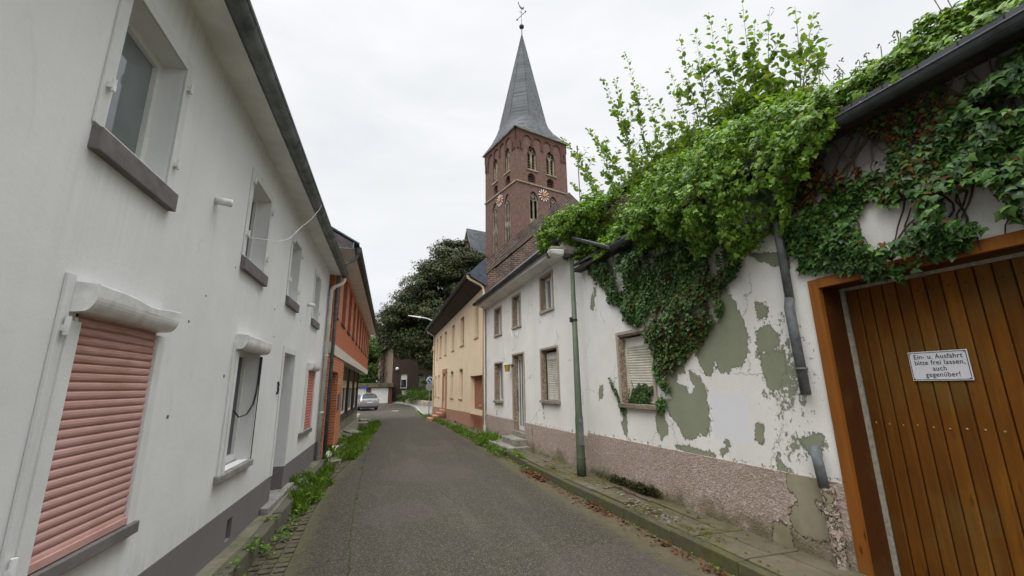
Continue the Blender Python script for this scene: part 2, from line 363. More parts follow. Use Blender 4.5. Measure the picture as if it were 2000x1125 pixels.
MT['bark'] = plain('bark', (.075, .06, .045), .9, 0, .3, 8, .8, 25, .03)
MT['twig'] = plain('twig', (.12, .09, .055), .85, 0, .3, 8)
MT['vine'] = plain('vine', (.085, .06, .04), .9, 0, .3, 20)
MT['cable_white'] = plain('cable_white', (.7, .7, .66), .5, 0, .05, bump=0)
MT['strap'] = plain('strap', (.05, .05, .055), .7, 0, .3, 30)
MT['chimney'] = plain('chimney', (.10, .07, .055), .9, 0, .2, 4)
MT['lichen_edge'] = plain('lichen_edge', (.20, .20, .17), .9, 0, .3, 14, .5, 30, .01)

MT['ivy'] = leafmat('ivy', [(.10, (.012, .034, .008)), (.35, (.024, .070, .013)), (.6, (.048, .120, .020)), (.85, (.095, .190, .032)), (.985, (.18, .24, .045))], .2, .42, .35)
MT['ivy_bright'] = leafmat('ivy_bright', [(.10, (.030, .080, .010)), (.35, (.085, .180, .020)), (.6, (.155, .280, .032)), (.85, (.235, .375, .050)), (.98, (.32, .38, .07))], .38, .45, .35)
MT['ivy_brown'] = leafmat('ivy_brown', [(.15, (.045, .018, .010)), (.5, (.11, .045, .02)), (.85, (.19, .10, .035))], .2, .7, .1)
MT['sapling_leaf'] = leafmat('sapling_leaf', [(.1, (.060, .120, .022)), (.5, (.125, .220, .035)), (.85, (.20, .285, .05)), (.98, (.32, .30, .06))], .5, .55, .25)
MT['beech'] = leafmat('beech', [(.1, (.012, .022, .010)), (.4, (.024, .044, .018)), (.62, (.042, .062, .022)), (.78, (.085, .070, .025)), (.95, (.125, .078, .03))], .12, .6, .2)
MT['tree_green'] = leafmat('tree_green', [(.1, (.018, .045, .010)), (.5, (.045, .095, .018)), (.8, (.085, .135, .026)), (.97, (.16, .16, .03))], .3, .6, .2)
MT['tree_yellow'] = leafmat('tree_yellow', [(.1, (.035, .055, .012)), (.5, (.085, .105, .024)), (.8, (.15, .135, .035)), (.97, (.2, .12, .03))], .3, .6, .2)
MT['bush'] = leafmat('bush', [(.1, (.03, .07, .012)), (.5, (.075, .14, .02)), (.9, (.14, .19, .03))], .3, .6, .2)
MT['weed'] = leafmat('weed', [(.1, (.050, .10, .012)), (.5, (.115, .215, .024)), (.9, (.20, .32, .045))], .45, .55, .25)
MT['litter'] = leafmat('litter', [(.1, (.035, .020, .012)), (.35, (.085, .040, .018)), (.6, (.14, .065, .026)), (.8, (.10, .022, .015)), (.96, (.22, .15, .05))], .1, .75, .15)
MT['umbel'] = plain('umbel', (.14, .17, .05), .8, 0, .3, 30, bump=0)

def asphalt():
    t = NT('asphalt'); g = t.vor(95, None, 'F1', 1); sp = t.n.new('ShaderNodeSeparateColor'); t.l.new(g, sp.inputs[0])
    o = t.sepxyz(t.obj)
    c = t.ramp(sp.outputs[0], [(.0, (.024, .020, .013)), (.35, (.045, .038, .026)), (.72, (.068, .058, .041)), (.92, (.125, .110, .085))], 'CONSTANT')
    lg = t.noise(.45, 6, .6, dist=.3); c = t.mix(t.ramp(lg, [(.35, .28), (.65, 0.0)]), c, (.034, .030, .026))
    c = t.mix(t.ramp(t.noise(.9, 5, .6, t.map(t.obj, (2.2, .25, 1))), [(.5, 0.0), (.7, .3)]), c, (.092, .083, .068))
    # old patches of another mix
    pt = t.noise(.35, 2, .4, t.map(t.obj, (1.0, .8, 1), loc=(3.3, 1.1, 0)))
    c = t.mix(t.ramp(pt, [(.58, 0.0), (.60, .25)]), c, (.072, .058, .056))
    mo = t.ramp(t.math('ADD', t.attr('edge'), t.math('MULTIPLY', t.math('SUBTRACT', t.noise(5, 6, .7), .5), .55)), [(.02, 1.0), (.20, 0.0)])
    c = t.mix(t.math('MULTIPLY', mo, .65), c, (.085, .078, .035))
    t.base(c); t.rough(.88)
    p = t.bump(t.noise(1.2, 4), .25, .03); t.bump(t.vor(95), .55, .004, p); return t.m
MT['asphalt'] = asphalt()
def pave(name, c, moss=.5):
    t = NT(name); n1 = t.noise(3, 6, .65); f = t.noise(70, 3, .6)
    b = t.mix(t.ramp(n1, [(.3, 0.0), (.7, 1.0)]), tuple(v*.65 for v in c), c)
    b = t.mix(t.ramp(f, [(.35, .3), (.65, 0.0)]), b, tuple(v*.4 for v in c))
    m = t.ramp(t.noise(1.7, 8, .72), [(.5-.16*moss, 0.0), (.66, 1.0)])
    mc = t.mix(t.ramp(t.noise(12, 4), [(.3, 0.0), (.7, 1.0)]), (.045, .048, .012), (.095, .092, .026))
    b = t.mix(t.math('MULTIPLY', m, min(1, moss*1.5)), b, mc); t.base(b); t.rough(.92)
    p = t.bump(t.noise(9, 5, .6), .5, .015); t.bump(f, .4, .004, p); return t.m
MT['pavement'] = pave('pavement', (.15, .125, .088), .55)
MT['kerb'] = pave('kerb', (.085, .075, .055), .75)
MT['kerb_left'] = pave('kerb_left', (.135, .125, .10), .5)
MT['ledge'] = pave('ledge', (.24, .22, .17), .55)
MT['cobble'] = pave('cobble', (.105, .090, .068), .5)
MT['dirt'] = pave('dirt', (.11, .085, .055), .35)
MT['far_pave'] = pave('far_pave', (.24, .23, .215), .1)
MT['kerb_pale'] = pave('kerb_pale', (.42, .41, .38), .15)
MT['lawn'] = plain('lawn', (.08, .16, .025), .9, 0, .3, 3, .6, 40, .03)
MT['earth'] = plain('earth', (.10, .11, .05), .95, 0, .3, 1, .5, 10, .03)

# ------------------------------------------------------------------ mesh builder
def MAPS(s): return lambda u, o, z: (s*u, -o, z)
class MB:
    def __init__(s, f=None): s.v = []; s.f = []; s.map = f or (lambda a, b, c: (a, b, c)); s.attrs = {}
    def P(s, *p): s.v.append(s.map(*p)); return len(s.v)-1
    def quad(s, a, b, c, d): i = [s.P(*p) for p in (a, b, c, d)]; s.f.append(i)
    def poly(s, pts): s.f.append([s.P(*p) for p in pts])
    def box(s, a0, a1, b0, b1, c0, c1):
        i = [s.P(x, y, z) for z in (c0, c1) for y in (b0, b1) for x in (a0, a1)]
        for q in ((0, 2, 3, 1), (4, 5, 7, 6), (0, 1, 5, 4), (2, 6, 7, 3), (0, 4, 6, 2), (1, 3, 7, 5)): s.f.append([i[k] for k in q])
        return s
    def hexa(s, p):   # 8 points, same order as box
        i = [s.P(*q) for q in p]
        for q in ((0, 2, 3, 1), (4, 5, 7, 6), (0, 1, 5, 4), (2, 6, 7, 3), (0, 4, 6, 2), (1, 3, 7, 5)): s.f.append([i[k] for k in q])
    def extr(s, pts, vec):   # closed polygon of 3d points extruded by vec
        a = [s.P(*p) for p in pts]; b = [s.P(*(p[k]+vec[k] for k in range(3))) for p in pts]
        s.f.append(a[::-1]); s.f.append(b); n = len(pts)
        for k in range(n): s.f.append([a[k], a[(k+1) % n], b[(k+1) % n], b[k]])
        return s
    def sweep_u(s, prof, u0, u1, closed=False, cap=False):   # profile of (o,z) along u
        a = [s.P(u0, o, z) for o, z in prof]; b = [s.P(u1, o, z) for o, z in prof]; n = len(prof)
        for k in range(n if closed else n-1): s.f.append([a[k], a[(k+1) % n], b[(k+1) % n], b[k]])
        if cap: s.f.append(a[::-1]); s.f.append(b)
        return s
    def tube(s, pts, r, n=10, cap=True):
        P = [Vector(p) for p in pts]; rr = r if isinstance(r, (list, tuple)) else [r]*len(P); rings = []
        last = None
        for k, p in enumerate(P):
            t = (P[min(k+1, len(P)-1)]-P[max(k-1, 0)]).normalized()
            if last is None: a = t.orthogonal().normalized()
            else:
                a = last-t*last.dot(t); a = a.normalized() if a.length > 1e-6 else t.orthogonal().normalized()
            last = a; b = t.cross(a)
            rings.append([s.P(*(p+(a*math.cos(2*math.pi*j/n)+b*math.sin(2*math.pi*j/n))*rr[k])) for j in range(n)])
        for k in range(len(P)-1):
            for j in range(n): s.f.append([rings[k][j], rings[k][(j+1) % n], rings[k+1][(j+1) % n], rings[k+1][j]])
        if cap: s.f.append(rings[0][::-1]); s.f.append(rings[-1])
        return s
    def ball(s, c, r, n=12, m=8, sq=(1, 1, 1)):
        rows = []
        for i in range(m+1):
            th = math.pi*i/m
            rows.append([s.P(c[0]+r*sq[0]*math.sin(th)*math.cos(2*math.pi*j/n), c[1]+r*sq[1]*math.sin(th)*math.sin(2*math.pi*j/n), c[2]+r*sq[2]*math.cos(th)) for j in range(n)])
        for i in range(m):
            for j in range(n): s.f.append([rows[i][j], rows[i+1][j], rows[i+1][(j+1) % n], rows[i][(j+1) % n]])
        return s
    def disc(s, c, r, axis_o0, axis_o1, n=28, r2=None):   # disc in (u,z) plane extruded along o
        a = [(c[0]+r*math.cos(2*math.pi*j/n), axis_o0, c[1]+r*math.sin(2*math.pi*j/n)) for j in range(n)]
        s.extr(a, (0, axis_o1-axis_o0, 0)); return s

def tag(o, label=None, cat=None, group=None, kind=None):
    if label: o['label'] = label
    if cat: o['category'] = cat
    if group: o['group'] = group
    if kind: o['kind'] = kind
    return o
def root(name, loc, rz, label, cat, group=None):
    o = bpy.data.objects.new(name, None); COL.objects.link(o); o.location = loc; o.rotation_euler = (0, 0, rz)
    o.empty_display_size = .3; return tag(o, label, cat, group)
def obj(name, mb, mat, parent=None, bevel=0, smooth=False, recalc=True, mats=None, loc=None, label=None):
    me = bpy.data.meshes.new(name); me.from_pydata([tuple(map(float, v)) for v in mb.v], [], mb.f)
    for k, (vals) in mb.attrs.items():
        a = me.attributes.new(k, 'FLOAT', 'POINT'); a.data.foreach_set('value', np.array(vals, dtype=np.float32))
    if recalc:
        bm = bmesh.new(); bm.from_mesh(me)
        if not mb.attrs: bmesh.ops.remove_doubles(bm, verts=bm.verts, dist=1e-5)
        bmesh.ops.recalc_face_normals(bm, faces=bm.faces); bm.to_mesh(me); bm.free()
    me.materials.append(MT[mat] if isinstance(mat, str) else mat)
    if smooth: me.polygons.foreach_set('use_smooth', [True]*len(me.polygons))
    o = bpy.data.objects.new(name, me); COL.objects.link(o)
    if parent: o.parent = parent
    if loc is not None: o.location = loc
    if bevel:
        b = o.modifiers.new('bevel', 'BEVEL'); b.width = bevel; b.segments = 2; b.limit_method = 'ANGLE'; b.angle_limit = R(40)
    if label: o['label'] = label
    return o

def inpoly(px, pz, poly):
    c = np.zeros(px.shape, bool); n = len(poly); j = n-1
    for i in range(n):
        xi, zi = poly[i]; xj, zj = poly[j]
        k = ((zi > pz) != (zj > pz)) & (px < (xj-xi)*(pz-zi)/((zj-zi) if abs(zj-zi) > 1e-9 else 1e-9)+xi)
        c ^= k; j = i
    return c
def sdist(px, pz, polys):     # signed distance, positive inside the union
    best = np.full(px.shape, -9.0)
    for poly in polys:
        d = np.full(px.shape, 9.0); n = len(poly)
        for i in range(n):
            ax, az = poly[i]; bx, bz = poly[(i+1) % n]; ex, ez = bx-ax, bz-az; L = ex*ex+ez*ez+1e-12
            t = np.clip(((px-ax)*ex+(pz-az)*ez)/L, 0, 1); d = np.minimum(d, np.hypot(px-ax-t*ex, pz-az-t*ez))
        best = np.maximum(best, np.where(inpoly(px, pz, poly), d, -d))
    return best

def wall(mb, u0, u1, z0, z1, holes, depth=.2, step=None, o=0.0, attrs=None, reveal=True):
    """front face with rectangular openings (u0,u1,z0,z1[,depth]) and their reveals; z0/z1 may be functions of u"""
    us = sorted(set([u0, u1]+[h[k] for h in holes for k in (0, 1) if u0 < h[k] < u1]))
    zs = sorted(set([z0, z1]+[h[k] for h in holes for k in (2, 3) if z0 < h[k] < z1]))
    def sub(a):
        if not step: return a
        r = []
        for p, q in zip(a[:-1], a[1:]):
            n = max(1, int(round((q-p)/step))); r += [p+(q-p)*k/n for k in range(n)]
        return r+[a[-1]]
    us, zs = sub(us), sub(zs)
    base = len(mb.v); nz = len(zs)
    for u in us:
        for z in zs: mb.P(u, o, z)
    for i in range(len(us)-1):
        for j in range(nz-1):
            cu, cz = (us[i]+us[i+1])/2, (zs[j]+zs[j+1])/2
            if any(h[0] < cu < h[1] and h[2] < cz < h[3] for h in holes): continue
            k = base+i*nz+j; mb.f.append([k, k+nz, k+nz+1, k+1])
    nv = len(mb.v)
    if reveal:
        for h in holes:
            d = h[4] if len(h) > 4 else depth; a, b, c, e = h[:4]
            a_, b_, c_, e_ = max(a, u0), min(b, u1), max(c, z0), min(e, z1)
            if a_ >= b_ or c_ >= e_: continue
            if a >= u0: mb.quad((a, o, c_), (a, o-d, c_), (a, o-d, e_), (a, o, e_))
            if b <= u1: mb.quad((b, o, c_), (b, o-d, c_), (b, o-d, e_), (b, o, e_))
            if c >= z0: mb.quad((a_, o, c), (b_, o, c), (b_, o-d, c), (a_, o-d, c))
            if e <= z1: mb.quad((a_, o, e), (b_, o, e), (b_, o-d, e), (a_, o-d, e))
    if attrs is not None:
        uu = np.repeat(np.array(us), nz); zz = np.tile(np.array(zs), len(us))
        for name, fn in attrs.items():
            vals = list(fn(uu, zz)); mb.attrs[name] = vals+[-.5]*(len(mb.v)-nv)
    return mb
def fix_attr(mb):
    for k in mb.attrs: mb.attrs[k] = (mb.attrs[k]+[-.5]*len(mb.v))[:len(mb.v)]
    return mb

def arch_pts(u0, u1, zs, zt, kind, n=8):
    w = u1-u0; um = (u0+u1)/2; out = []
    if kind == 'pointed':
        h = zt-zs
        for k in range(n+1):
            t = k/n; out.append((u0+(w/2)*(1-math.cos(t*math.pi/2))*.999 if False else u0+(w/2)*(t**1.7*.55+t*.45), zs+h*(1-(1-t)**1.75)))
        out += [(2*um-a, b) for a, b in out[::-1][1:]]
    else:
        h = zt-zs
        for k in range(2*n+1):
            a = math.pi*(1-k/(2*n)); out.append((um+w/2*math.cos(a), zs+h*math.sin(a)**(1 if kind == 'round' else .9)))
    return out
def arch_fill(mb, u0, u1, zs, zt, kind, depth, o=0.0, eps=.003, top=None):
    """masonry between an arch and its rectangular opening head"""
    a = arch_pts(u0, u1, zs, zt, kind); top = zt+eps if top is None else top; m = len(a)//2
    L = [(u0, top)]+a[:m+1]+[((u0+u1)/2, top)]; Rr = [((u0+u1)/2, top)]+a[m:]+[(u1, top)]
    for pl in (L, Rr):
        pl = [p for i, p in enumerate(pl) if i == 0 or (abs(p[0]-pl[i-1][0])+abs(p[1]-pl[i-1][1])) > 1e-5]
        # triangulate against the opening head: strip of quads
        for (p, q) in zip(pl[1:-1], pl[2:-1]):
            mb.quad((p[0], o, p[1]), (q[0], o, q[1]), (q[0], o, top), (p[0], o, top))
    for p, q in zip(a[:-1], a[1:]): mb.quad((p[0], o, p[1]), (q[0], o, q[1]), (q[0], o-depth, q[1]), (p[0], o-depth, p[1]))

def window(rt, s, u0, u1, z0, z1, o, fm='white_pvc', gm='glass', fw=.06, mull=(), trans=(), name='window', inner=True, mp=None, back=True):
    f = mp or MAPS(s); m = MB(f)
    def ring(a0, a1, b0, b1, w, oo0, oo1):
        m.box(a0, a0+w, oo0, oo1, b0, b1); m.box(a1-w, a1, oo0, oo1, b0, b1); m.box(a0+w, a1-w, oo0, oo1, b0, b0+w); m.box(a0+w, a1-w, oo0, oo1, b1-w, b1)
    ring(u0, u1, z0, z1, fw, o-.06, o)
    cells = sorted([u0+fw]+list(mull)+[u1-fw])
    for mu_ in mull: m.box(mu_-fw*.5, mu_+fw*.5, o-.058, o-.002, z0+fw, z1-fw)
    for tz in trans: m.box(u0+fw, u1-fw, o-.056, o-.004, tz-fw*.4, tz+fw*.4)
    w = obj(name, m, fm, rt)
    p = MB(f); p.quad((u0+fw, o-.035, z0+fw), (u1-fw, o-.035, z0+fw), (u1-fw, o-.035, z1-fw), (u0+fw, o-.035, z1-fw))
    obj('pane', p, gm, w, recalc=False)
    return w

def gutter(rt, s, u0, u1, o, z, r=.07, mat='zinc', name='gutter', joints=.6, z1=None, mp=None):
    m = MB(mp or MAPS(s)); n = 10; z1 = z if z1 is None else z1
    prof = [(-r*math.cos(math.pi*k/n), -r*math.sin(math.pi*k/n)) for k in range(n+1)]
    inn = [(-(r-.006)*math.cos(math.pi*k/n), -(r-.006)*math.sin(math.pi*k/n)) for k in range(n+1)][::-1]
    pr = prof+inn
    a = [m.P(u0, o+p, z+q) for p, q in pr]; b = [m.P(u1, o+p, z1+q) for p, q in pr]; N = len(pr)
    for k in range(N): m.f.append([a[k], a[(k+1) % N], b[(k+1) % N], b[k]])
    m.tube([(u0, o+r, z), (u1, o+r, z1)], .011, 6)
    L = abs(u1-u0); c = max(1, int(L/joints))
    for k in range(c+1):
        t = k/c; u = u0+(u1-u0)*t; zz = z+(z1-z)*t
        w = .012; rr = r+.004
        pa = [(u-w, o-rr*math.cos(math.pi*q/n), zz-rr*math.sin(math.pi*q/n)) for q in range(n+1)]
        for q in range(n):
            p1 = pa[q]; p2 = pa[q+1]; m.quad(p1, p2, (p2[0]+2*w, p2[1], p2[2]), (p1[0]+2*w, p1[1], p1[2]))
    # end caps
    for u, zz in ((u0, z), (u1, z1)): m.poly([(u, o+p, zz+q) for p, q in prof])
    return obj(name, m, mat, rt, recalc=False)

def slat_profile(z0, z1, pitch, amp):
    out = []; n = int((z1-z0)/pitch); pitch = (z1-z0)/n
    for k in range(n):
        b = z0+k*pitch
        out += [(0, b), (amp*.75, b+pitch*.18), (amp, b+pitch*.45), (amp*.8, b+pitch*.75), (.0, b+pitch*.93), (-amp*.3, b+pitch*.96)]
    return out+[(0, z1)]
def roller(rt, s, u0, u1, z0, z1, o, mat, pitch=.047, amp=.012, name='roller_shutter', label=None, tilt=0.0):
    m = MB(MAPS(s)); prof = [(o+a, b) for a, b in slat_profile(z0, z1, pitch, amp)]
    a = [m.P(u0, p, q-tilt*0) for p, q in prof]; b = [m.P(u1, p, q+tilt) for p, q in prof]
    for k in range(len(prof)-1): m.f.append([a[k], b[k], b[k+1], a[k+1]])
    return obj(name, m, mat, rt, recalc=False, label=label)

def shutter_box(rt, s, u0, u1, z0, z1, d, name='shutter_box', dent=0):
    m = MB(MAPS(s)); n = 8; h = z1-z0
    prof = [(0.003, z0), (0.003, z1+.012), (d*.5, z1+.006), (d, z1), (d*1.02, z1-h*.06), (d, z1-h*.30)]+[(d*(.52+.48*math.cos(k/n*math.pi/2)), z0+h*.02+h*.66*(1-math.sin(k/n*math.pi/2))) for k in range(1, n+1)]+[(d*.25, z0)]
    nseg = 12; rings = []
    for k in range(nseg+1):
        t = k/nseg; u = u0+(u1-u0)*t; dd = -dent*math.exp(-((t-.62)/.2)**2)
        rings.append([m.P(u, p+(dd*.6 if p > d*.5 else 0), q+(dd if q > z0+h*.6 and p > .01 else 0)) for p, q in prof])
    N = len(prof)
    for k in range(nseg):
        for j in range(N): m.f.append([rings[k][j], rings[k][(j+1) % N], rings[k+1][(j+1) % N], rings[k+1][j]])
    m.f.append(rings[0][::-1]); m.f.append(rings[-1])
    return obj(name, m, 'old_white_metal', rt)

def text_obj(name, body, size, mat, parent, fr, loc_uoz, s, align='CENTER', extrude=.002, width=1.0, spacing=1.0):
    c = bpy.data.curves.new(name, 'FONT'); c.body = body; c.size = size; c.align_x = align; c.align_y = 'CENTER'; c.extrude = extrude; c.space_character = spacing
    t = bpy.data.objects.new(name+'_tmp', c); COL.objects.link(t)
    dg = bpy.context.evaluated_depsgraph_get(); dg.update()
    me = bpy.data.meshes.new_from_object(t.evaluated_get(dg)); bpy.data.objects.remove(t)
    me.name = name; me.materials.clear(); me.materials.append(MT[mat])
    co = np.zeros(len(me.vertices)*3); me.vertices.foreach_get('co', co); co = co.reshape(-1, 3)
    u, o, z = loc_uoz
    # text x must run to the viewer's right: in local frame that is always +x_local for outward=-y
    out = np.stack([s*u+co[:, 0]*width, -(o+co[:, 2]), z+co[:, 1]], 1)
    me.vertices.foreach_set('co', out.ravel()); me.update()
    ob = bpy.data.objects.new(name, me); COL.objects.link(ob); ob.parent = parent; return ob

# ------------------------------------------------------------------ leaves
IVY = np.array([(0, 0, 0), (.34, -.14, -.05), (.56, .20, -.1), (.29, .42, -.02), (0, .98, -.12), (-.29, .42, -.02), (-.56, .20, -.1), (-.34, -.14, -.05), (0, .32, .05)])
IVY_F = [(8, i, (i+1) % 8) for i in range(8)]
OVA = np.array([(0, 0, 0), (.31, .28, .10), (.29, .62, .08), (0, 1, -.12), (-.29, .62, .08), (-.31, .28, .10), (0, .5, 0)])
OVA_F = [(0, 1, 6), (1, 2, 6), (2, 3, 6), (3, 4, 6), (4, 5, 6), (5, 0, 6)]
CLP = np.array([(-.5, 0, 0), (-.1, .1, .12), (.45, -.05, 0), (.2, .4, .05), (.5, .85, -.1), (-.05, .65, .1), (-.45, .9, 0), (-.25, .45, .06)])
CLP_F = [(0, 1, 7), (1, 2, 3), (3, 4, 5), (5, 6, 7), (1, 3, 5), (1, 5, 7)]
def leaves(name, pos, nor, size, mat, parent=None, tmpl=(IVY, IVY_F), droop=.6, jit=.5, loc=None, dirs=None, label=None):
    """one mesh of many leaves: pos (n,3), nor (n,3) outward, leaf tip hangs down unless dirs given"""
    pos = np.asarray(pos, float); n = len(pos); V, Fc = tmpl
    nor = np.asarray(nor, float)+RNG.normal(0, jit, (n, 3)); nor /= np.linalg.norm(nor, axis=1)[:, None]+1e-9
    d = (np.asarray(dirs, float) if dirs is not None else np.tile([0, 0, -1.0], (n, 1))*droop)+RNG.normal(0, jit, (n, 3))
    d -= nor*np.sum(d*nor, 1)[:, None]; d /= np.linalg.norm(d, axis=1)[:, None]+1e-9
    sd_ = np.cross(d, nor); sz = np.broadcast_to(np.asarray(size, float), (n,))*RNG.uniform(.5, 1.45, n)
    co = pos[:, None, :]+sz[:, None, None]*(V[None, :, 0:1]*sd_[:, None, :]+V[None, :, 1:2]*d[:, None, :]+V[None, :, 2:3]*nor[:, None, :])
    co = co.reshape(-1, 3).astype(np.float32); k = len(V)
    F_ = (np.array(Fc)[None]+(np.arange(n)*k)[:, None, None]).reshape(-1)
    me = bpy.data.meshes.new(name); nf = n*len(Fc)
    me.vertices.add(len(co)); me.vertices.foreach_set('co', co.ravel())
    me.loops.add(nf*3); me.loops.foreach_set('vertex_index', F_.astype(np.int32))
    me.polygons.add(nf); me.polygons.foreach_set('loop_start', np.arange(nf, dtype=np.int32)*3)
    try: me.polygons.foreach_set('loop_total', np.full(nf, 3, np.int32))
    except Exception: pass
    me.update(calc_edges=True); me.validate()
    me.materials.append(MT[mat]); o = bpy.data.objects.new(name, me); COL.objects.link(o)
    if parent: o.parent = parent
    if loc is not None: o.location = loc
    if label: o['label'] = label
    return o

def vnoise(p, sc, seed=0):
    """cheap smooth value noise for placement, about -1..1"""
    p = np.asarray(p)*sc; r = np.zeros(len(p)); g = np.random.default_rng(seed)
    for k in range(5):
        w = g.normal(0, 1, p.shape[1]); w *= (1.6**k)/np.linalg.norm(w)*1.2; r += np.sin(p@w+g.uniform(0, 6.28))/(1.25**k)
    return r/2.4

# ------------------------------------------------------------------ ground
def G(y):
    t = min(1, max(0, (y-15)/25)); return -.3*t*t*(3-2*t)
def lerpkeys(keys):
    ys = [k[0] for k in keys]; xs = [k[1] for k in keys]
    return lambda y: float(np.interp(y, ys, xs))
def strip(name, ys, cols, mat, kind='structure', attrs=None, jitter=None):
    """cols: list of (xfun, zfun) across"""
    m = MB(); n = len(cols)
    for y in ys:
        for xf, zf in cols: m.P(xf(y), y, zf(y))
    for i in range(len(ys)-1):
        for j in range(n-1): k = i*n+j; m.f.append([k, k+1, k+n+1, k+n])
    if attrs: m.attrs = attrs
    o = obj(name, m, mat, recalc=False); o['kind'] = kind; return o
# base ground to the horizon
m = MB(); ys = [-40, -5, 0, 5, 10, 15]+list(range(17, 43, 2))+[60, 100, 200, 500, 1200]
for y in ys:
    for x_ in (-900, -60, -20, -6, 0, 6, 20, 60, 900): m.P(x_, y, G(y)-.075)
for i in range(len(ys)-1):
    for j in range(8): k = i*9+j; m.f.append([k, k+1, k+10, k+9])
tag(obj('ground', m, 'earth', recalc=False), kind='structure')

roadL = lerpkeys([(-6, -.86), (3, -.90), (5.3, -.93), (6.3, -.97), (7.2, -1.01), (9.7, -1.02), (12, -.85), (14, -.74), (17, -.62), (20, -.5), (23, -.44), (25.3, -.46), (27, -.8), (28.6, -1.3), (29.6, -2.6), (30.3, -5), (31, -12), (70, -14)])
roadR = lerpkeys([(-6, 3.3), (3, 3.0), (3.9, 2.97), (5.7, 2.88), (7.8, 2.79), (11.9, 2.76), (14, 2.74), (17.4, 2.66), (20, 2.57), (24.5, 2.46), (32, 2.36), (40, 2.5), (46, 2.62), (49, 2.58), (52, 2.36), (54.6, 2.0), (58, 1.55), (60.2, 1.0), (60.8, 0.2), (61, -1), (70, -1)])
m = MB(); ys = list(np.arange(-6, 15, .25))+list(np.arange(15, 32, .3))+list(np.arange(32, 60.6, 1.0))+[60.6]
nx = 28; att = []
for y in ys:
    a, b = roadL(y), roadR(y)
    for j in range(nx+1):
        t = j/nx; x_ = a+(b-a)*t
        camber = .035*(1-(2*t-1)**2) if y < 27 else .035*(1-(2*t-1)**2)*max(0, (32-y)/5)
        m.P(x_, y, G(y)+camber-.02); att.append(min(x_-a if y < 28 else 3, b-x_))
for i in range(len(ys)-1):
    for j in range(nx): k = i*(nx+1)+j; m.f.append([k, k+1, k+nx+2, k+nx+1])
m.attrs = {'edge': att}
tag(obj('road', m, 'asphalt', recalc=False, smooth=True), kind='structure')
# tarred seam with moss along the left third of the road
seam = [(-.22, 2), (-.26, 4), (-.31, 5.2), (-.37, 6.1), (-.43, 7.3), (-.46, 9.3), (-.5, 11), (-.52, 13.5), (-.5, 17), (-.5, 20.5), (-.45, 23.8), (-.2, 25.8)]
m = MB(); pts = []
for (a, b), (c, d) in zip(seam[:-1], seam[1:]):
    k = int((d-b)/.12)+1
    for q in range(k): t = q/k; pts.append((a+(c-a)*t+random.uniform(-.012, .012), b+(d-b)*t))
pts_seam = [p for p in pts if p[1] > 5]
def roadz(x_, y):
    t = (x_-roadL(y))/(roadR(y)-roadL(y)); return G(y)-.02+.035*(1-(2*t-1)**2)*(1 if y < 27 else 0)
for (a, b), (c, d) in zip(pts[:-1], pts[1:]):
    w = random.uniform(.004, .013); m.quad((a-w, b, roadz(a, b)+.004), (a+w, b, roadz(a, b)+.004), (c+w, d, roadz(c, d)+.004), (c-w, d, roadz(c, d)+.004))
MT['seam'] = plain('seam', (.040, .044, .014), .95, 0, .4, 12, bump=0)
tag(obj('road_seam', m, 'seam', recalc=False), kind='structure')
MT['crack'] = plain('crack', (.022, .020, .016), .95, 0, .3, 12, bump=0)
m = MB()
for (xa, ya, xb, yb, wd) in ((-.42, 7.15, -1.0, 6.95, .004), (-.5, 9.6, -.98, 9.75, .004), (.95, 7.9, 1.15, 6.9, .005), (-.51, 12.2, -.8, 12.3, .006), (1.7, 11, 2.6, 11.6, .006), (.2, 15, 2.4, 15.6, .009), (-.4, 19, 2.5, 19.4, .010), (1.0, 9.3, .85, 11.5, .004), (2.2, 5.2, 2.7, 6.1, .003)):
    n_ = 26; px_, py_ = xa, ya
    for k in range(n_):
        t_ = (k+1)/n_; x_ = xa+(xb-xa)*t_+random.uniform(-.02, .02); y_ = ya+(yb-ya)*t_+random.uniform(-.02, .02); w = wd*random.uniform(.4, 1); L_ = math.hypot(x_-px_, y_-py_)+1e-6; nx_, ny_ = -(y_-py_)/L_*w, (x_-px_)/L_*w
        m.quad((px_-nx_, py_-ny_, roadz(px_, py_)+.004), (px_+nx_, py_+ny_, roadz(px_, py_)+.004), (x_+nx_, y_+ny_, roadz(x_, y_)+.004), (x_-nx_, y_-ny_, roadz(x_, y_)+.004)); px_, py_ = x_, y_
tag(obj('road_crack', m, 'crack', recalc=False), kind='structure')

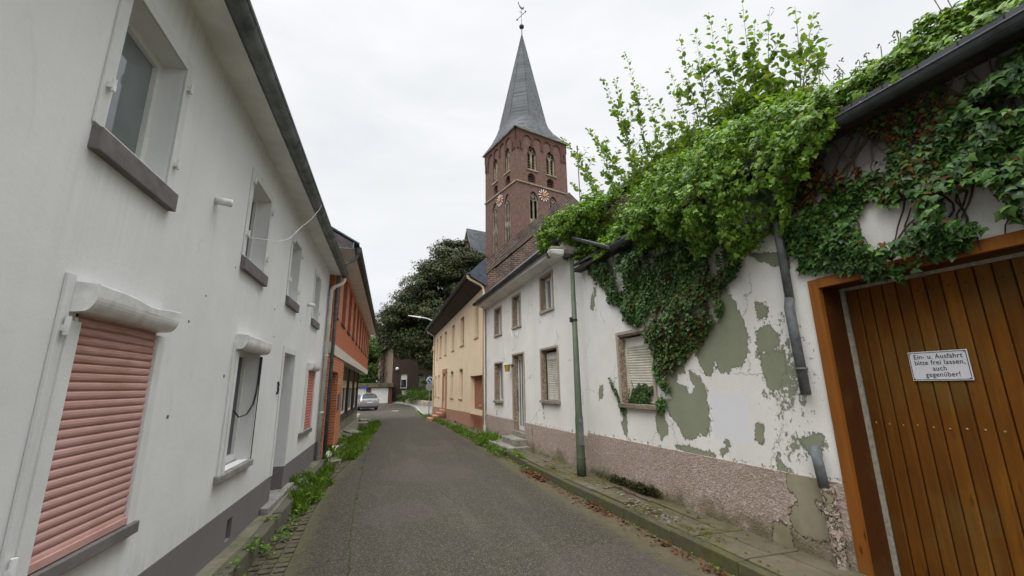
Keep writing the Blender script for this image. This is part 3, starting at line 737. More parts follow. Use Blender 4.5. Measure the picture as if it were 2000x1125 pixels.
# ---- left: ledge, kerb and cobble gutter
LK = -1.33
m = MB()
ys = list(np.arange(-2, 12.6, .2)); f1 = lambda y: .14+.012*math.sin(y*1.7)+.008*math.sin(y*4.1)
strip('left_ledge', ys, [(lambda y: -1.70, f1), (lambda y: -1.47, f1), (lambda y: -1.455, lambda y: .09)], 'ledge')
def kerbrun(name, pts, w, h, side, mat, L=1.0, zfun=lambda y: G(y), bevel=.012, gap=.010):
    """kerb stones along a polyline of the road-side edge"""
    m = MB(); acc = []
    for (a, b), (c, d) in zip(pts[:-1], pts[1:]):
        n = max(1, int(round(math.hypot(c-a, d-b)/L)))
        for q in range(n): acc.append((a+(c-a)*q/n, b+(d-b)*q/n))
    acc.append(pts[-1])
    for p, q in zip(acc[:-1], acc[1:]):
        dx, dy = q[0]-p[0], q[1]-p[1]; l = math.hypot(dx, dy); dx /= l; dy /= l; nx_, ny_ = dy*side, -dx*side
        j = random.uniform(-.008, .008); tz = random.uniform(-.012, .006); tz2 = random.uniform(-.012, .006)
        P0 = (p[0]+dx*gap*.5+nx_*j, p[1]+dy*gap*.5+ny_*j); P1 = (q[0]-dx*gap*.5+nx_*j, q[1]-dy*gap*.5+ny_*j)
        z0, z1 = zfun(P0[1]), zfun(P1[1])
        bt = .02
        m.hexa([(P0[0]-nx_*0, P0[1], z0-.12), (P1[0], P1[1], z1-.12), (P0[0]+nx_*w, P0[1]+ny_*w, z0-.12), (P1[0]+nx_*w, P1[1]+ny_*w, z1-.12),
                (P0[0]+nx_*bt, P0[1]+ny_*bt, z0+h+tz), (P1[0]+nx_*bt, P1[1]+ny_*bt, z1+h+tz2), (P0[0]+nx_*w, P0[1]+ny_*w, z0+h+tz), (P1[0]+nx_*w, P1[1]+ny_*w, z1+h+tz2)])
    o = obj(name, m, mat, bevel=bevel); o['kind'] = 'structure'; return o
kerbrun('left_kerb', [(-1.32, -2), (-1.325, 4), (-1.33, 8), (-1.35, 11), (-1.30, 13.3), (-1.22, 14.8)], .14, .135, -1, 'kerb_left', 1.0)
# cobble strip between kerb and asphalt
m = MB()
y = -2.0
while y < 14.5:
    d = random.uniform(.13, .17); x0 = -1.34
    xe = roadL(y)+.0
    n = 3; w = (xe-x0)/n
    for k in range(n):
        a = x0+k*w+random.uniform(.004, .012); b = x0+(k+1)*w-random.uniform(.004, .012); z = G(y)-.026-random.uniform(0, .012)
        yy = y+random.uniform(.0, .012)+(k % 2)*.01
        m.hexa([(a, yy, z-.1), (b, yy, z-.1), (a, yy+d-.02, z-.1), (b, yy+d-.02, z-.1), (a+.006, yy+.006, z), (b-.006, yy+.006, z+.004), (a+.006, yy+d-.026, z+.002), (b-.006, yy+d-.026, z)])
    y += d
tag(obj('cobble_gutter', m, 'cobble'), kind='structure')
strip('gutter_bed', [-3, 3, 9, 13, 16, 20, 24, 28, 30], [(lambda y: -3.0 if y > 15 else -1.6, lambda y: G(y)-.045), (lambda y: roadL(y)+.02 if y < 28 else -1, lambda y: G(y)-.045)], 'dirt')
# paved patch in front of the brick house, and forecourt slabs
strip('left_pavement', [14.9, 17, 19, 21, 23, 25, 27, 28.5], [(lambda y: -1.95, lambda y: G(y)+.10), (lambda y: -1.25+.2*max(0, (y-22)/6), lambda y: G(y)+.085), (lambda y: -1.2+.2*max(0, (y-22)/6), lambda y: G(y)-.04)], 'ledge')
strip('corner_pavement', [28.5, 30, 32, 34, 36, 38], [(lambda y: -9, lambda y: G(y)+.03), (lambda y: -1.9-(y-28)*.03, lambda y: G(y)+.03), (lambda y: -1.86-(y-28)*.03, lambda y: G(y)-.03)], 'far_pave')

# ---- right: dirt strip, kerb, broken pavement
KR = lerpkeys([(-6, 3.45), (3, 3.30), (3.8, 3.26), (5, 3.20), (6.3, 3.15), (7.9, 3.03), (10.5, 2.99), (13.6, 2.98), (17.4, 2.82), (24.5, 2.60), (30, 2.50)])
strip('gutter_bed_right', list(np.arange(-4, 31, .5)), [(lambda y: roadR(y)-.02, lambda y: G(y)-.030), (lambda y: (roadR(y)+KR(y))/2, lambda y: G(y)-.022+.006*math.sin(y*5)), (lambda y: KR(y)+.05, lambda y: G(y)-.02)], 'dirt')
pts = [(KR(y), y) for y in np.arange(-4, 31, .97)]
kerbrun('right_kerb', pts, .13, .12, 1, 'kerb', .97)
WR = lambda y: 4.32-.0582*y
m = MB(); y = -4.0; HT = .125
rows = []
while y < 30:
    L = random.uniform(.5, 1.25) if y < 10 else random.uniform(.8, 1.6)
    y2 = min(30.2, y+L)
    broken = 4.9 < (y+y2)/2 < 7.3
    def E_(yy): return KR(yy)+.14, (WR(yy)+.05 if yy < 15.5 else 3.60-.025*(yy-15.5))
    a0, b0 = E_(y+.012); a1, b1 = E_(y2-.012)
    splits = [0, random.uniform(.42, .58), 1] if not broken else [0, random.uniform(.25, .38), random.uniform(.6, .75), 1]
    if y > 16: splits = [0, 1]
    for s0, s1 in zip(splits[:-1], splits[1:]):
        tilt = random.uniform(-.03, .03) if broken else random.uniform(-.006, .006)
        dz = random.uniform(-.045, .012) if broken and s0 < .6 else 0
        sh = random.uniform(-.05, .05) if broken else 0
        top = []
        for (t, yy, aa, bb, sg) in ((s0, y+.012, a0, b0, 1), (s1, y+.012, a0, b0, 1), (s0, y2-.012, a1, b1, -1), (s1, y2-.012, a1, b1, -1)):
            xx = aa+(bb-aa)*t+(.008 if t == s0 else -.008)
            top.append((xx, yy+sh*(1 if t == s0 else -1)*.6, G(yy)+HT+dz+tilt*(1 if t == s0 else -1)*sg*.5))
        m.hexa([(p[0], p[1], G(p[1])-.05) for p in top]+top)
    y = y2
o = obj('right_pavement', m, 'pavement', bevel=.008); o['kind'] = 'structure'
strip('pavement_bed', [-4, 4, 10, 15.5, 20, 30.3], [(lambda y: KR(y)+.1, lambda y: G(y)+.075), (lambda y: 4.5-.05*y if y < 15.5 else 3.8-.02*(y-15), lambda y: G(y)+.075)], 'dirt')
# far: pale kerb of the corner, its pavement, lawn
KF = [(2.50, 30.2), (2.42, 32.4), (2.5, 38), (2.64, 44), (2.66, 48), (2.45, 52), (2.05, 55), (1.6, 58.2), (1.05, 60.6), (.2, 61.2)]
kerbrun('corner_kerb', KF, .14, .11, 1, 'kerb_pale', 1.0)
m = MB(); inner = [(9, 30.2), (9, 34), (8.5, 38), (7.5, 42), (5.0, 46.0), (3.9, 50.5), (2.9, 55), (2.3, 58.6), (1.5, 61.6), (.3, 62.5)]
for (a, b), (c, d) in zip(KF, inner): m.P(a+.13, b, G(b)+.095); m.P(c, d, G(d)+.095)
for k in range(len(KF)-1): m.f.append([2*k, 2*k+1, 2*k+3, 2*k+2])
tag(obj('corner_pavement', m, 'asphalt_pale' if False else 'far_pave', recalc=False), kind='structure')
m = MB(); lw = [(1.0, 61.7), (2.2, 59.6), (4.2, 60.5), (4.2, 64.0), (1.0, 63.8)]
m.extr([(a, b, -.22) for a, b in lw], (0, 0, .10)); tag(obj('lawn', m, 'lawn'), kind='structure')
m = MB(); m.disc((0, 0), .33, 0, .006)
mm = MB(lambda u, o, z: (u, z, o)); mm.disc((0, 0), .33, 0, .01, 20)
tag(obj('manhole_cover', mm, 'kerb_pale', loc=(.63, 41, G(41)-.018)), 'round iron manhole cover set in the road near the silver car', 'manhole cover')

# ================================================================== WHITE HOUSE (left)
LX = -1.62
h = root('white_house', (LX, 0, 0), R(90), 'long white rendered two storey house along the left side of the street with grey plinth', 'house')
f = MAPS(1)
UP = [(2.64, 3.35), (5.10, 5.83), (7.22, 7.86), (9.5, 10.15)]; UZ = (3.26, 4.20)
HL = [(a, b, UZ[0], UZ[1], .25) for a, b in UP]
HL += [(2.76, 3.57, .98, 2.30, .12), (5.28, 6.16, .97, 2.26, .20), (7.43, 8.20, .13, 2.36, .42), (9.55, 10.38, .98, 2.2, .12)]
HL += [(-2.6, -1.7, .98, 2.3, .2), (-.3, .6, .98, 2.3, .2), (-2.5, -1.7, 3.26, 4.2, .25), (.1, .9, 3.26, 4.2, .25)]
E1 = 11.52
PZ = .55
top = [q for q in HL]
def drip(u, z):
    r = np.zeros(u.shape)
    for s0, s1, zs, L in [(a-.15, b+.09, 3.08, 1.0) for a, b in UP]+[(2.5, 3.67, .885, .35), (5.0, 6.2, .89, .35), (9.2, 10.4, .89, .35), (4.15, 4.25, 3.46, .8), (8.85, 8.95, 3.36, .8)]:
        k = (u > s0-.02) & (u < s1+.02) & (z < zs); r = np.maximum(r, np.where(k, np.clip(1-(zs-z)/L, 0, 1)*.20, 0))
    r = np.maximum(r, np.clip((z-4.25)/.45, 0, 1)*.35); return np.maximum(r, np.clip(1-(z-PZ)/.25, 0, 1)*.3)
m = MB(f); wall(m, -4, E1, PZ, 4.70, HL, step=.07, attrs={'drip': drip}); fix_attr(m); m.attrs['drip'] = [max(0, v) for v in m.attrs['drip']]
m.attrs['drip'] += [0.0]*8; m.quad((E1, 0, PZ), (E1, -6, PZ), (E1, -6, 4.70), (E1, 0, 4.70))
m.quad((-4, 0, 0), (-4, -6, 0), (-4, -6, 4.7), (-4, 0, 4.7))
obj('wall', m, 'left_plaster', h, recalc=False)
m = MB(f); wall(m, -4, E1, -.1, PZ, [(7.43, 8.20, .13, 2.36, .42), (5.66, 5.83, .20, .42, .10)], o=.004)
m.quad((E1, .004, -.1), (E1, -6, -.1), (E1, -6, PZ), (E1, .004, PZ)); m.quad((-4, .004, PZ), (E1, .004, PZ), (E1, 0, PZ), (-4, 0, PZ))
obj('plinth', m, 'grey_plinth', h, recalc=False)
m = MB(f); m.box(5.655, 5.835, -.13, -.06, .19, .43)
for k in range(4): m.box(5.66, 5.83, -.06, -.045, .215+k*.055, .225+k*.055)
obj('vent_grille', m, 'dark_metal', h)
# painted surrounds (raised render bands), sills and windows
for i, (a, b) in enumerate(UP):
    m = MB(f); t = .085
    m.box(a-t, a, 0.001, .016, UZ[0]-.03, UZ[1]+t); m.box(b, b+t, 0.001, .016, UZ[0]-.03, UZ[1]+t); m.box(a, b, 0.001, .016, UZ[1], UZ[1]+t)
    obj('window_surround', m, 'trim_white', h, bevel=.003)
    w = window(h, 1, a+.001, b-.001, UZ[0], UZ[1]-.001, -.145, fw=.055, mull=((a+b)/2,) if i else (), gm='glass_pale' if i == 0 else 'glass')
    m = MB(f); m.box(a+.01, b-.01, -.6, -.36, UZ[0], UZ[1]); obj('curtain_or_dark_backing', m, 'inside_dark', w)  # near-black box added behind the pane for the unlit room, no curtain
    if i == 0:
        mc = MB(f)
        for q in range(14): mc.box(a+.03+q*.022, a+.03+(q+1)*.022, -.30-.01*(q % 2), -.292-.01*(q % 2), UZ[0]+.02, UZ[1]-.05)
        obj('net_curtain', mc, 'curtain_or_dark_backing', w)
    m = MB(f)
    # sloped concrete sill
    s0, s1 = a-.07, b+.10
    m.hexa([(s0, -.2, 3.09), (s1, -.2, 3.09), (s0, .052, 3.075), (s1, .052, 3.075), (s0, -.2, 3.262), (s1, -.2, 3.262), (s0, .052, 3.21), (s1, .052, 3.21)])
    obj('sill', m, 'sill_grey', h, bevel=.006)
    for (hx, hz) in ((a-.045, 3.48), (a-.045, 4.12), (b+.045, 3.42), (b+.045, 4.06)):
        m = MB(f); m.box(hx-.018, hx+.018, .014, .045, hz-.016, hz+.016); m.tube([(hx, .04, hz-.03), (hx, .04, hz+.045)], .012, 8)
        obj('shutter_pin', m, 'old_white_metal', h)
    if i < 3:
        # hairline crack above the surround
        m = MB(f); pz = UZ[1]+t+.012; L_ = [(a+.1+k*(b-a+.02)/6, .0015, pz+random.uniform(-.008, .008)) for k in range(7)]
        for p, q in zip(L_[:-1], L_[1:]): m.quad(p, q, (q[0], q[1], q[2]+.005), (p[0], p[1], p[2]+.006))
        obj('crack', m, 'dark_metal', h, recalc=False)
for (a, b) in ((-2.5, -1.7), (.1, .9)): window(h, 1, a, b, UZ[0], UZ[1], -.2)
for (a, b) in ((-2.6, -1.7), (-.3, .6)): roller(h, 1, a, b, .98, 2.3, -.05, 'pink_shutter')
# big pink shutter
for bx_ in ((2.62, 2.68, .001, .02, .86, 2.40), (2.6805, 2.765, .001, .032, .955, 2.16), (3.565, 3.655, .001, .032, .955, 2.18)):
    obj('guide_rail', MB(f).box(*bx_), 'trim_white', h, bevel=.004)
roller(h, 1, 2.765, 3.565, .985, 2.24, .004, 'pink_shutter', pitch=.0465, amp=.010, label='pink roller shutter, closed', tilt=0)
m = MB(f); m.box(2.765, 3.565, .006, .03, .963, 1.005); obj('shutter_end_bar', m, 'pink_shutter', h, bevel=.003)
shutter_box(h, 1, 2.68, 3.60, 2.205, 2.355, .125, dent=.022)
m = MB(f); m.box(2.765, 3.565, -.02, .006, 2.192, 2.206); obj('shutter_gap_shade', m, 'dark_metal', h)  # dark strip stands in for the shade in the gap under the box
m = MB(f); m.hexa([(2.5, -.1, .88), (3.67, -.1, .88), (2.5, .055, .885), (3.67, .055, .885), (2.5, -.1, .962), (3.67, -.1, .962), (2.5, .055, .955), (3.67, .055, .955)])
obj('sill', m, 'sill_grey', h, bevel=.005)
for hz in (1.0, 2.1):
    m = MB(f); m.box(2.635, 2.665, .018, .045, hz, hz+.03); m.tube([(2.65, .038, hz-.02), (2.65, .038, hz+.075)], .014, 8); obj('shutter_pin', m, 'old_white_metal', h)
# window B: open
for bx_ in ((5.15, 5.2145, .001, .02, .96, 2.30), (5.215, 5.285, .001, .03, .96, 2.2), (6.155, 6.23, .001, .022, .96, 2.2)):
    obj('guide_rail', MB(f).box(*bx_), 'trim_white', h, bevel=.003)
m = MB(f); m.box(6.165, 6.18, .022, .030, .97, 2.2); obj('guide_gap', m, 'dark_metal', h)
w = window(h, 1, 5.281, 6.159, .975, 2.259, -.14, fw=.07, mull=(5.72,))
m = MB(f); m.box(5.29, 6.15, -.6, -.3, .97, 2.26); obj('curtain_or_dark_backing', m, 'inside_dark', w)  # dark backing box for the unlit room, not a curtain
shutter_box(h, 1, 5.19, 6.19, 2.225, 2.375, .12, dent=.0)
m = MB(f); m.hexa([(5.09, -.14, .89), (6.2, -.14, .89), (5.09, .055, .895), (6.2, .055, .895), (5.09, -.14, .972), (6.2, -.14, .972), (5.09, .055, .96), (6.2, .055, .96)])
obj('sill', m, 'sill_dirty', h, bevel=.006)
m = MB(f); P = [(6.13, .02, 2.2), (6.12, .025, 2.05), (6.135, .02, 1.9), (6.10, .02, 1.75), (6.11, .0, 1.62), (6.0, -.03, 1.50), (5.86, -.07, 1.48), (5.75, -.10, 1.56)]
for p, q in zip(P[:-1], P[1:]): m.quad((p[0], p[1]-.01, p[2]), (p[0], p[1]+.012, p[2]), (q[0], q[1]+.012, q[2]), (q[0], q[1]-.01, q[2]))
m.tube(P, .008, 6); obj('shutter_strap', m, 'strap', h)
# door niche
m = MB(f); t = .09
m.box(7.43-t, 7.43, .001, .014, PZ, 2.36+t); m.box(8.20, 8.20+t, .001, .014, PZ, 2.36+t); m.box(7.43, 8.20, .001, .014, 2.36, 2.36+t)
obj('door_surround', m, 'trim_white', h)
m = MB(f); m.box(7.431, 8.199, -.47, -.42, .13, 2.359); d = obj('door', m, 'white_pvc', h)
m = MB(f); m.box(7.6, 8.03, -.42, -.405, .3, 1.1); m.box(7.6, 8.03, -.42, -.405, 1.25, 2.1); obj('door_panel', m, 'glass_pale', d)
m = MB(f); m.tube([(7.53, -.38, 1.08), (7.53, -.36, 1.08), (7.64, -.36, 1.08)], .012, 8); obj('handle', m, 'zinc', d)
m = MB(f); m.box(6.95, 8.62, .006, .115, -.02, .215); m.box(7.433, 8.197, -.42, .004, .0, .20); obj('door_step', m, 'sill_dirty', h, bevel=.012)
# window C
for bx_ in ((9.40, 9.4595, .001, .018, .96, 2.27), (9.46, 9.55, .001, .03, .96, 2.16), (10.38, 10.45, .001, .03, .96, 2.16)):
    obj('guide_rail', MB(f).box(*bx_), 'trim_white', h)
roller(h, 1, 9.55, 10.38, .99, 2.18, .0, 'red_shutter', pitch=.055, amp=.012, label='faded red roller shutter, closed')
shutter_box(h, 1, 9.50, 10.46, 2.16, 2.30, .12)
m = MB(f); m.box(9.2, 10.42, -.1, .055, .89, .965); obj('sill', m, 'sill_grey', h, bevel=.005)
text_obj('house_number', '3', .27, 'dark_metal', h, f, (7.225, .012, 1.80), 1, extrude=.008, width=.8)
for (u, z) in ((4.2, 3.50), (8.9, 3.40)):
    m = MB(f); m.tube([(u, 0, z), (u+.01, .13, z-.012)], .036, 14); obj('vent_pipe', m, 'old_white_metal', h, smooth=True)
# small dark blemishes and old plug holes in the render
m = MB(f)
for u, z in ((4.05, 2.35), (5.0, 1.93), (4.3, 2.62), (6.6, 2.9), (6.72, 2.52), (8.4, 3.0), (4.9, 3.05), (3.95, 1.6)):
    w_ = random.uniform(.006, .016); obj('plug_hole', MB(f).box(u-w_, u+w_, -.002, .004, z-w_*.7, z+w_*1.2), 'sill_grey', h)
# eave: soffit, gutter, roof
m = MB(f); m.hexa([(-4, -.02, 4.70), (11.62, -.02, 4.70), (-4, .27, 4.69), (11.62, .27, 4.69), (-4, -.02, 4.73), (11.62, -.02, 4.73), (-4, .27, 4.73), (11.62, .27, 4.73)])
obj('soffit', m, 'soffit_board', h)
gutter(h, 1, -4, 11.66, .345, 4.735, .078, 'gutter_left', joints=.46)
m = MB(f); m.hexa([(-4, .40, 4.76), (11.66, .40, 4.76), (-4, -3.4, 7.9), (11.66, -3.4, 7.9), (-4, .40, 4.79), (11.66, .40, 4.79), (-4, -3.4, 7.94), (11.66, -3.4, 7.94)])
m.hexa([(-4, -7.2, 4.76), (11.66, -7.2, 4.76), (-4, -3.4, 7.9), (11.66, -3.4, 7.9), (-4, -7.2, 4.79), (11.66, -7.2, 4.79), (-4, -3.4, 7.94), (11.66, -3.4, 7.94)])
obj('roof', m, 'slate_dark', h)
m = MB(f); m.box(-4, 11.66, .415, .432, 4.742, 4.765); obj('roof_edge', m, 'roof_edge', h)
m = MB(f); m.poly([(E1+.02, 0, 4.7), (E1+.02, -6.8, 4.7), (E1+.02, -3.4, 7.85)]); obj('gable_wall', m, 'left_plaster', h, recalc=False)
# downpipe
m = MB(f); m.tube([(11.60, .345, 4.66), (11.60, .345, 4.56), (11.56, .30, 4.46), (11.42, .13, 4.33), (11.38, .085, 4.24), (11.38, .08, 4.0), (11.38, .08, .56)], .048, 14)
for z in (4.02, 2.55, 1.2): m.tube([(11.38, .08, z), (11.38, .08, z+.05)], .056, 14)
dp = obj('downpipe', m, 'pipe_cream', h, smooth=True)
m = MB(f); m.tube([(11.38, .08, .555), (11.38, .08, .22)], .050, 14); m.tube([(11.38, .08, .24), (11.38, .08, -.02)], .068, 14)
obj('downpipe_base', m, 'pipe_grey', dp)
m = MB(f); m.tube([(11.60, .345, 4.70), (11.60, .345, 4.62)], [.075, .055], 14); obj('gutter_outlet', m, 'zinc_dark', dp)
# loose white cable from gutter to window
m = MB(f); m.tube([(5.06, .04, 3.44), (5.25, .10, 3.50), (5.7, .16, 3.62), (6.1, .2, 3.80), (6.5, .27, 4.15), (6.75, .33, 4.36), (6.95, .40, 4.62), (7.0, .43, 4.78)], .0045, 7)
tag(obj('loose_cable', m, 'cable_white', loc=(LX, 0, 0)), 'thin white cable hanging from the white house gutter to the second upper window', 'cable').rotation_euler = (0, 0, R(90))
# ================================================================== RED BRICK HOUSE (left, beyond)
BX = -1.50
h = root('brick_house', (BX, 0, 0), R(90), 'orange red brick house with overhanging upper storey and tall narrow windows beyond the white house', 'house')
y0, y1 = 11.62, 31.0
nwin = 10; wins = []
first, pitch, ww = 11.75, 1.935, 1.02
for k in range(nwin): a = first+k*pitch; wins.append((a, a+ww, 3.72, 5.19, .28))
m = MB(f); wall(m, y0, y1, 2.95, 5.40, wins)
m.quad((y1, 0, 2.95), (y1, -8, 2.95), (y1, -8, 5.4), (y1, 0, 5.4)); m.quad((y0, 0, 2.95), (y0, -8, 2.95), (y0, -8, 5.4), (y0, 0, 5.4))
obj('upper_wall', m, 'red_brick', h, recalc=False)
for k, (a, b, c, d_, q) in enumerate(wins):
    m = MB(f); m.box(a+.02, b-.02, -.26, .035, 3.665, 3.722); obj('sill', m, 'roof_edge', h)
    w = window(h, 1, a+.005, b-.005, c+.003, d_-.003, -.19, fw=.07, mull=((a+b)/2,))
    m = MB(f); m.box(a+.02, b-.02, -.7, -.35, c, d_); obj('curtain_or_dark_backing', m, 'inside_dark', w)  # dark box added behind each pane as the unlit interior
    if k < nwin-1:
        m = MB(f); m.box(b+.04, first+(k+1)*pitch-.04, .002, .010, 3.73, 5.20); obj('pilaster', m, 'salmon_render', h)
m = MB(f); m.box(y0, y1, .001, .045, 5.20, 5.345); obj('lintel_band', m, 'salmon_render', h)
m = MB(f); m.hexa([(y0-.02, -.45, 2.67), (y1+.05, -.45, 2.67), (y0-.02, .03, 2.67), (y1+.05, .03, 2.67), (y0-.02, -.45, 2.95), (y1+.05, -.45, 2.95), (y0-.02, .03, 2.95), (y1+.05, .03, 2.95)])
obj('concrete_band', m, 'pale_concrete', h)
# brick pier with door niche
m = MB(f); wall(m, y0, 15.45, -.05, 2.67, [(12.05, 13.95, .16, 2.24, .55)])
m.quad((15.45, 0, -.05), (15.45, -.9, -.05), (15.45, -.9, 2.67), (15.45, 0, 2.67)); m.quad((y0, 0, -.05), (y0, -.9, -.05), (y0, -.9, 2.67), (y0, 0, 2.67))
m.quad((12.05, -.55, .16), (13.95, -.55, .16), (13.95, -.55, 2.24), (12.05, -.55, 2.24))
obj('pier', m, 'pier_brick', h, recalc=False)
m = MB(f); m.box(12.5, 13.5, -.55, -.50, .17, 2.2); dd = obj('door', m, 'brown_cladding', h)
m = MB(f); m.box(12.62, 13.38, -.50, -.49, 1.1, 2.05); obj('pane', m, 'glass', dd)
m = MB(f); m.box(11.75, 14.0, -.5, .16, -.02, .16); obj('door_step', m, 'pale_concrete', h, bevel=.01)
m = MB(f); m.box(11.8, 14.9, .165, .42, -.05, .045); obj('lower_step', m, 'stone_step', h, bevel=.01)
text_obj('house_number', '5', .24, 'enamel', h, f, (14.42, .012, 1.97), 1, extrude=.006)
m = MB(f); m.box(14.33, 14.52, .0, .003, 1.83, 2.11); 
m = MB(f); m.box(14.25, 14.6, .002, .05, 1.15, 1.62); obj('letter_box', m, 'sill_grey', h, bevel=.004)
# set back shop front
sh = [(16.0, 18.4), (18.9, 21.6), (22.2, 24.8), (25.3, 27.9)]
m = MB(f); wall(m, 15.45, 28.6, .5, 2.67, [(a, b, .68, 2.12, .12) for a, b in sh], o=-.38)
obj('ground_floor_wall', m, 'brown_cladding', h, recalc=False)
m = MB(f); m.quad((28.6, -.38, -.3), (28.6, -8, -.3), (28.6, -8, 2.67), (28.6, -.38, 2.67)); m.quad((y1, -.45, 2.67), (y1, -8, 2.67), (y0, -8, 2.67), (y0, -.45, 2.67)); obj('side_wall', m, 'brown_cladding', h, recalc=False)
m = MB(f); m.box(15.46, 28.62, -.6, -.33, -.5, .54); obj('base_wall', m, 'mossy_stone', h)
m = MB(f); m.box(15.47, 28.6, -.45, -.28, .54, .60); obj('base_sill', m, 'dark_metal', h)
for a, b in sh:
    w = window(h, 1, a+.002, b-.002, .682, 2.118, -.44, fw=.09, mull=((a+b)/2,))
    m = MB(f); m.box(a+.1, b-.1, -.60, -.53, .7, 2.1); obj('curtain_or_dark_backing', m, 'curtain_or_dark_backing' if a > 24 else 'inside_dark', w)  # dark backing for the unlit shop, pale curtain only at the far window
    m = MB(f); m.sweep_u([(-.43+p, q) for p, q in slat_profile(1.78, 2.12, .05, .01)], a+.01, b-.01); obj('roller_shutter', m, 'cream_shutter', h, recalc=False)
    m = MB(f); m.box(b+.06, b+.36, -.40, -.33, .6, 2.66); obj('post', m, 'dark_boards', h)
# eave
m = MB(f); m.box(y0-.25, y1+.2, -.02, .42, 5.40, 5.44); obj('soffit', m, 'soffit_board', h)
gutter(h, 1, y0-.05, y1+.25, .505, 5.50, .085, 'zinc_dark', joints=.95)
m = MB(f)
for s_ in (1, -1):
    a0 = .55 if s_ == 1 else -8.6
    m.hexa([(y0-.28, a0, 5.50), (y1+.25, a0, 5.50), (y0-.28, -4.0, 8.0), (y1+.25, -4.0, 8.0), (y0-.28, a0, 5.55), (y1+.25, a0, 5.55), (y0-.28, -4.0, 8.06), (y1+.25, -4.0, 8.06)])
obj('roof', m, 'slate_dark', h)
m = MB(f); m.extr([(y0-.27, .42, 5.38), (y0-.27, .42, 5.53), (y0-.27, -4.0, 7.96), (y0-.27, -8.4, 5.53), (y0-.27, -8.4, 5.38)], (.06, 0, 0)); obj('gable_slates', m, 'brown_slate', h)
m = MB(f); m.box(y0-.285, y0-.27, -3.8, .44, 5.365, 5.39); m.hexa([(y0-.285, .40, 5.38), (y0-.27, .40, 5.38), (y0-.285, .43, 5.38), (y0-.27, .43, 5.38), (y0-.285, .40, 5.55), (y0-.27, .40, 5.55), (y0-.285, .43, 5.55), (y0-.27, .43, 5.55)])
m.tube([(y0-.29, .56, 5.53), (y0-.29, -3.9, 8.03)], .02, 6); obj('verge_trim', m, 'zinc', h)
m = MB(f); m.tube([(y0+.02, .505, 5.46), (y0+.02, .505, 5.28), (y0+.02, .46, 5.18), (y0+.02, .14, 4.98), (y0+.02, .09, 4.88), (y0+.02, .07, 4.6), (y0+.02, .07, .1)], .045, 12)
m.tube([(y0+.02, .505, 5.50), (y0+.02, .505, 5.30)], [.085, .06], 12); obj('downpipe', m, 'zinc', h, smooth=True)
# stone blocks on the verge before the shop front
for i, (x_, y_, w_, l_, hh) in enumerate(((-1.05, 20.9, .38, .5, .30), (-1.12, 22.6, .4, .55, .34), (-1.3, 18.6, .5, .9, .12))):
    m = MB(); m.box(-w_/2, w_/2, -l_/2, l_/2, 0, hh); o = obj('stone_block', m, 'mossy_stone', bevel=.03, loc=(x_, y_, G(y_)+.02)); o.rotation_euler = (0.03, .02, .2*i)
    tag(o, ['squared mossy stone block at the weedy verge, nearer of two upright ones', 'squared mossy stone block at the weedy verge, farther of two upright ones', 'flat mossy stone slab lying in the weeds before the brick house'][i], 'stone block', 'stone blocks on the left verge')

# ================================================================== MIDDLE WHITE HOUSE + DECAYED BUILDING (right)
RO = (4.32, .01, 0); RZ = math.atan2(-1, .0582) ; RZ = -math.pi/2+math.atan(.0582)
fr = MAPS(-1)
h = root('terraced_house', RO, RZ, 'white terraced house with brown stone window reveals and door steps behind the green lamp post', 'house')
U0, U1 = 8.05, 15.47; PL = .79
MH = [(13.52, 14.36, 1.30, 2.52, .22), (11.56, 12.50, .50, 2.68, .22), (9.32, 10.30, 1.42, 2.66, .22),
      (13.62, 14.36, 3.50, 4.40, .22), (11.76, 12.44, 3.53, 4.46, .22), (9.47, 10.22, 3.64, 4.54, .22)]
chipsM = lambda u, z: np.clip(1-np.abs(z-PL-.02)/.10, 0, 1)*1.0-.05*(u > 0)+np.where(z > 3.9, 0.1, 0)
peelM = lambda u, z: sdist(u, z, [[(10.34, 1.36), (10.22, 1.36), (10.24, 1.05), (10.19, .93), (10.28, .98)], [(14.25, 1.02), (14.17, 1.02), (14.17, .85), (14.27, .85)], [(12.05, 3.42), (11.98, 3.42), (12.0, 3.2), (12.1, 3.25)]])-.0
m = MB(fr); wall(m, U0, U1, PL, 4.70, MH, step=.06, attrs={'peel': peelM, 'chips': chipsM, 'patch': lambda u, z: u*0})
m.quad((U0, 0, PL), (U0, -6, PL), (U0, -6, 4.7), (U0, 0, 4.7)); fix_attr(m); m.attrs['chips'] = [max(-1, v) for v in m.attrs['chips']]
obj('wall', m, 'middle_white', h, recalc=False)
m = MB(fr); wall(m, U0, U1, -.15, PL, MH, step=.15, o=.018, attrs={'bare': lambda u, z: u*0-1})
m.quad((U0, .018, PL), (U1, .018, PL), (U1, 0, PL+.002), (U0, 0, PL+.002)); fix_attr(m)
obj('plinth', m, 'pebbledash', h, recalc=False)
for i, (a, b, c, d_, q) in enumerate(MH):
    # terrazzo slabs lining the reveals, thin trim round the opening
    m = MB(fr); e_ = .022
    lo = c if i != 1 else c
    m.box(a, a+e_, -.21, .012, c, d_); m.box(b-e_, b, -.21, .012, c, d_); m.box(a+e_, b-e_, -.21, .012, d_-e_, d_)
    obj('reveal_slab', m, 'terrazzo', h)
    m = MB(fr); t = .045
    m.box(a-t, a+.004, .010, .028, c-.02, d_+t); m.box(b-.004, b+t, .010, .028, c-.02, d_+t); m.box(a+.004, b-.004, .010, .028, d_-.004, d_+t)
    obj('opening_trim', m, 'terrazzo_trim', h, bevel=.002)
    if i != 1:
        m = MB(fr); m.box(a-.06, b+.06, -.2, .07 if i < 3 else .045, c-.06, c+.004); obj('sill', m, 'terrazzo_trim' if i > 2 else 'stone_step', h, bevel=.004)
a, b, c, d_ = MH[2][:4]
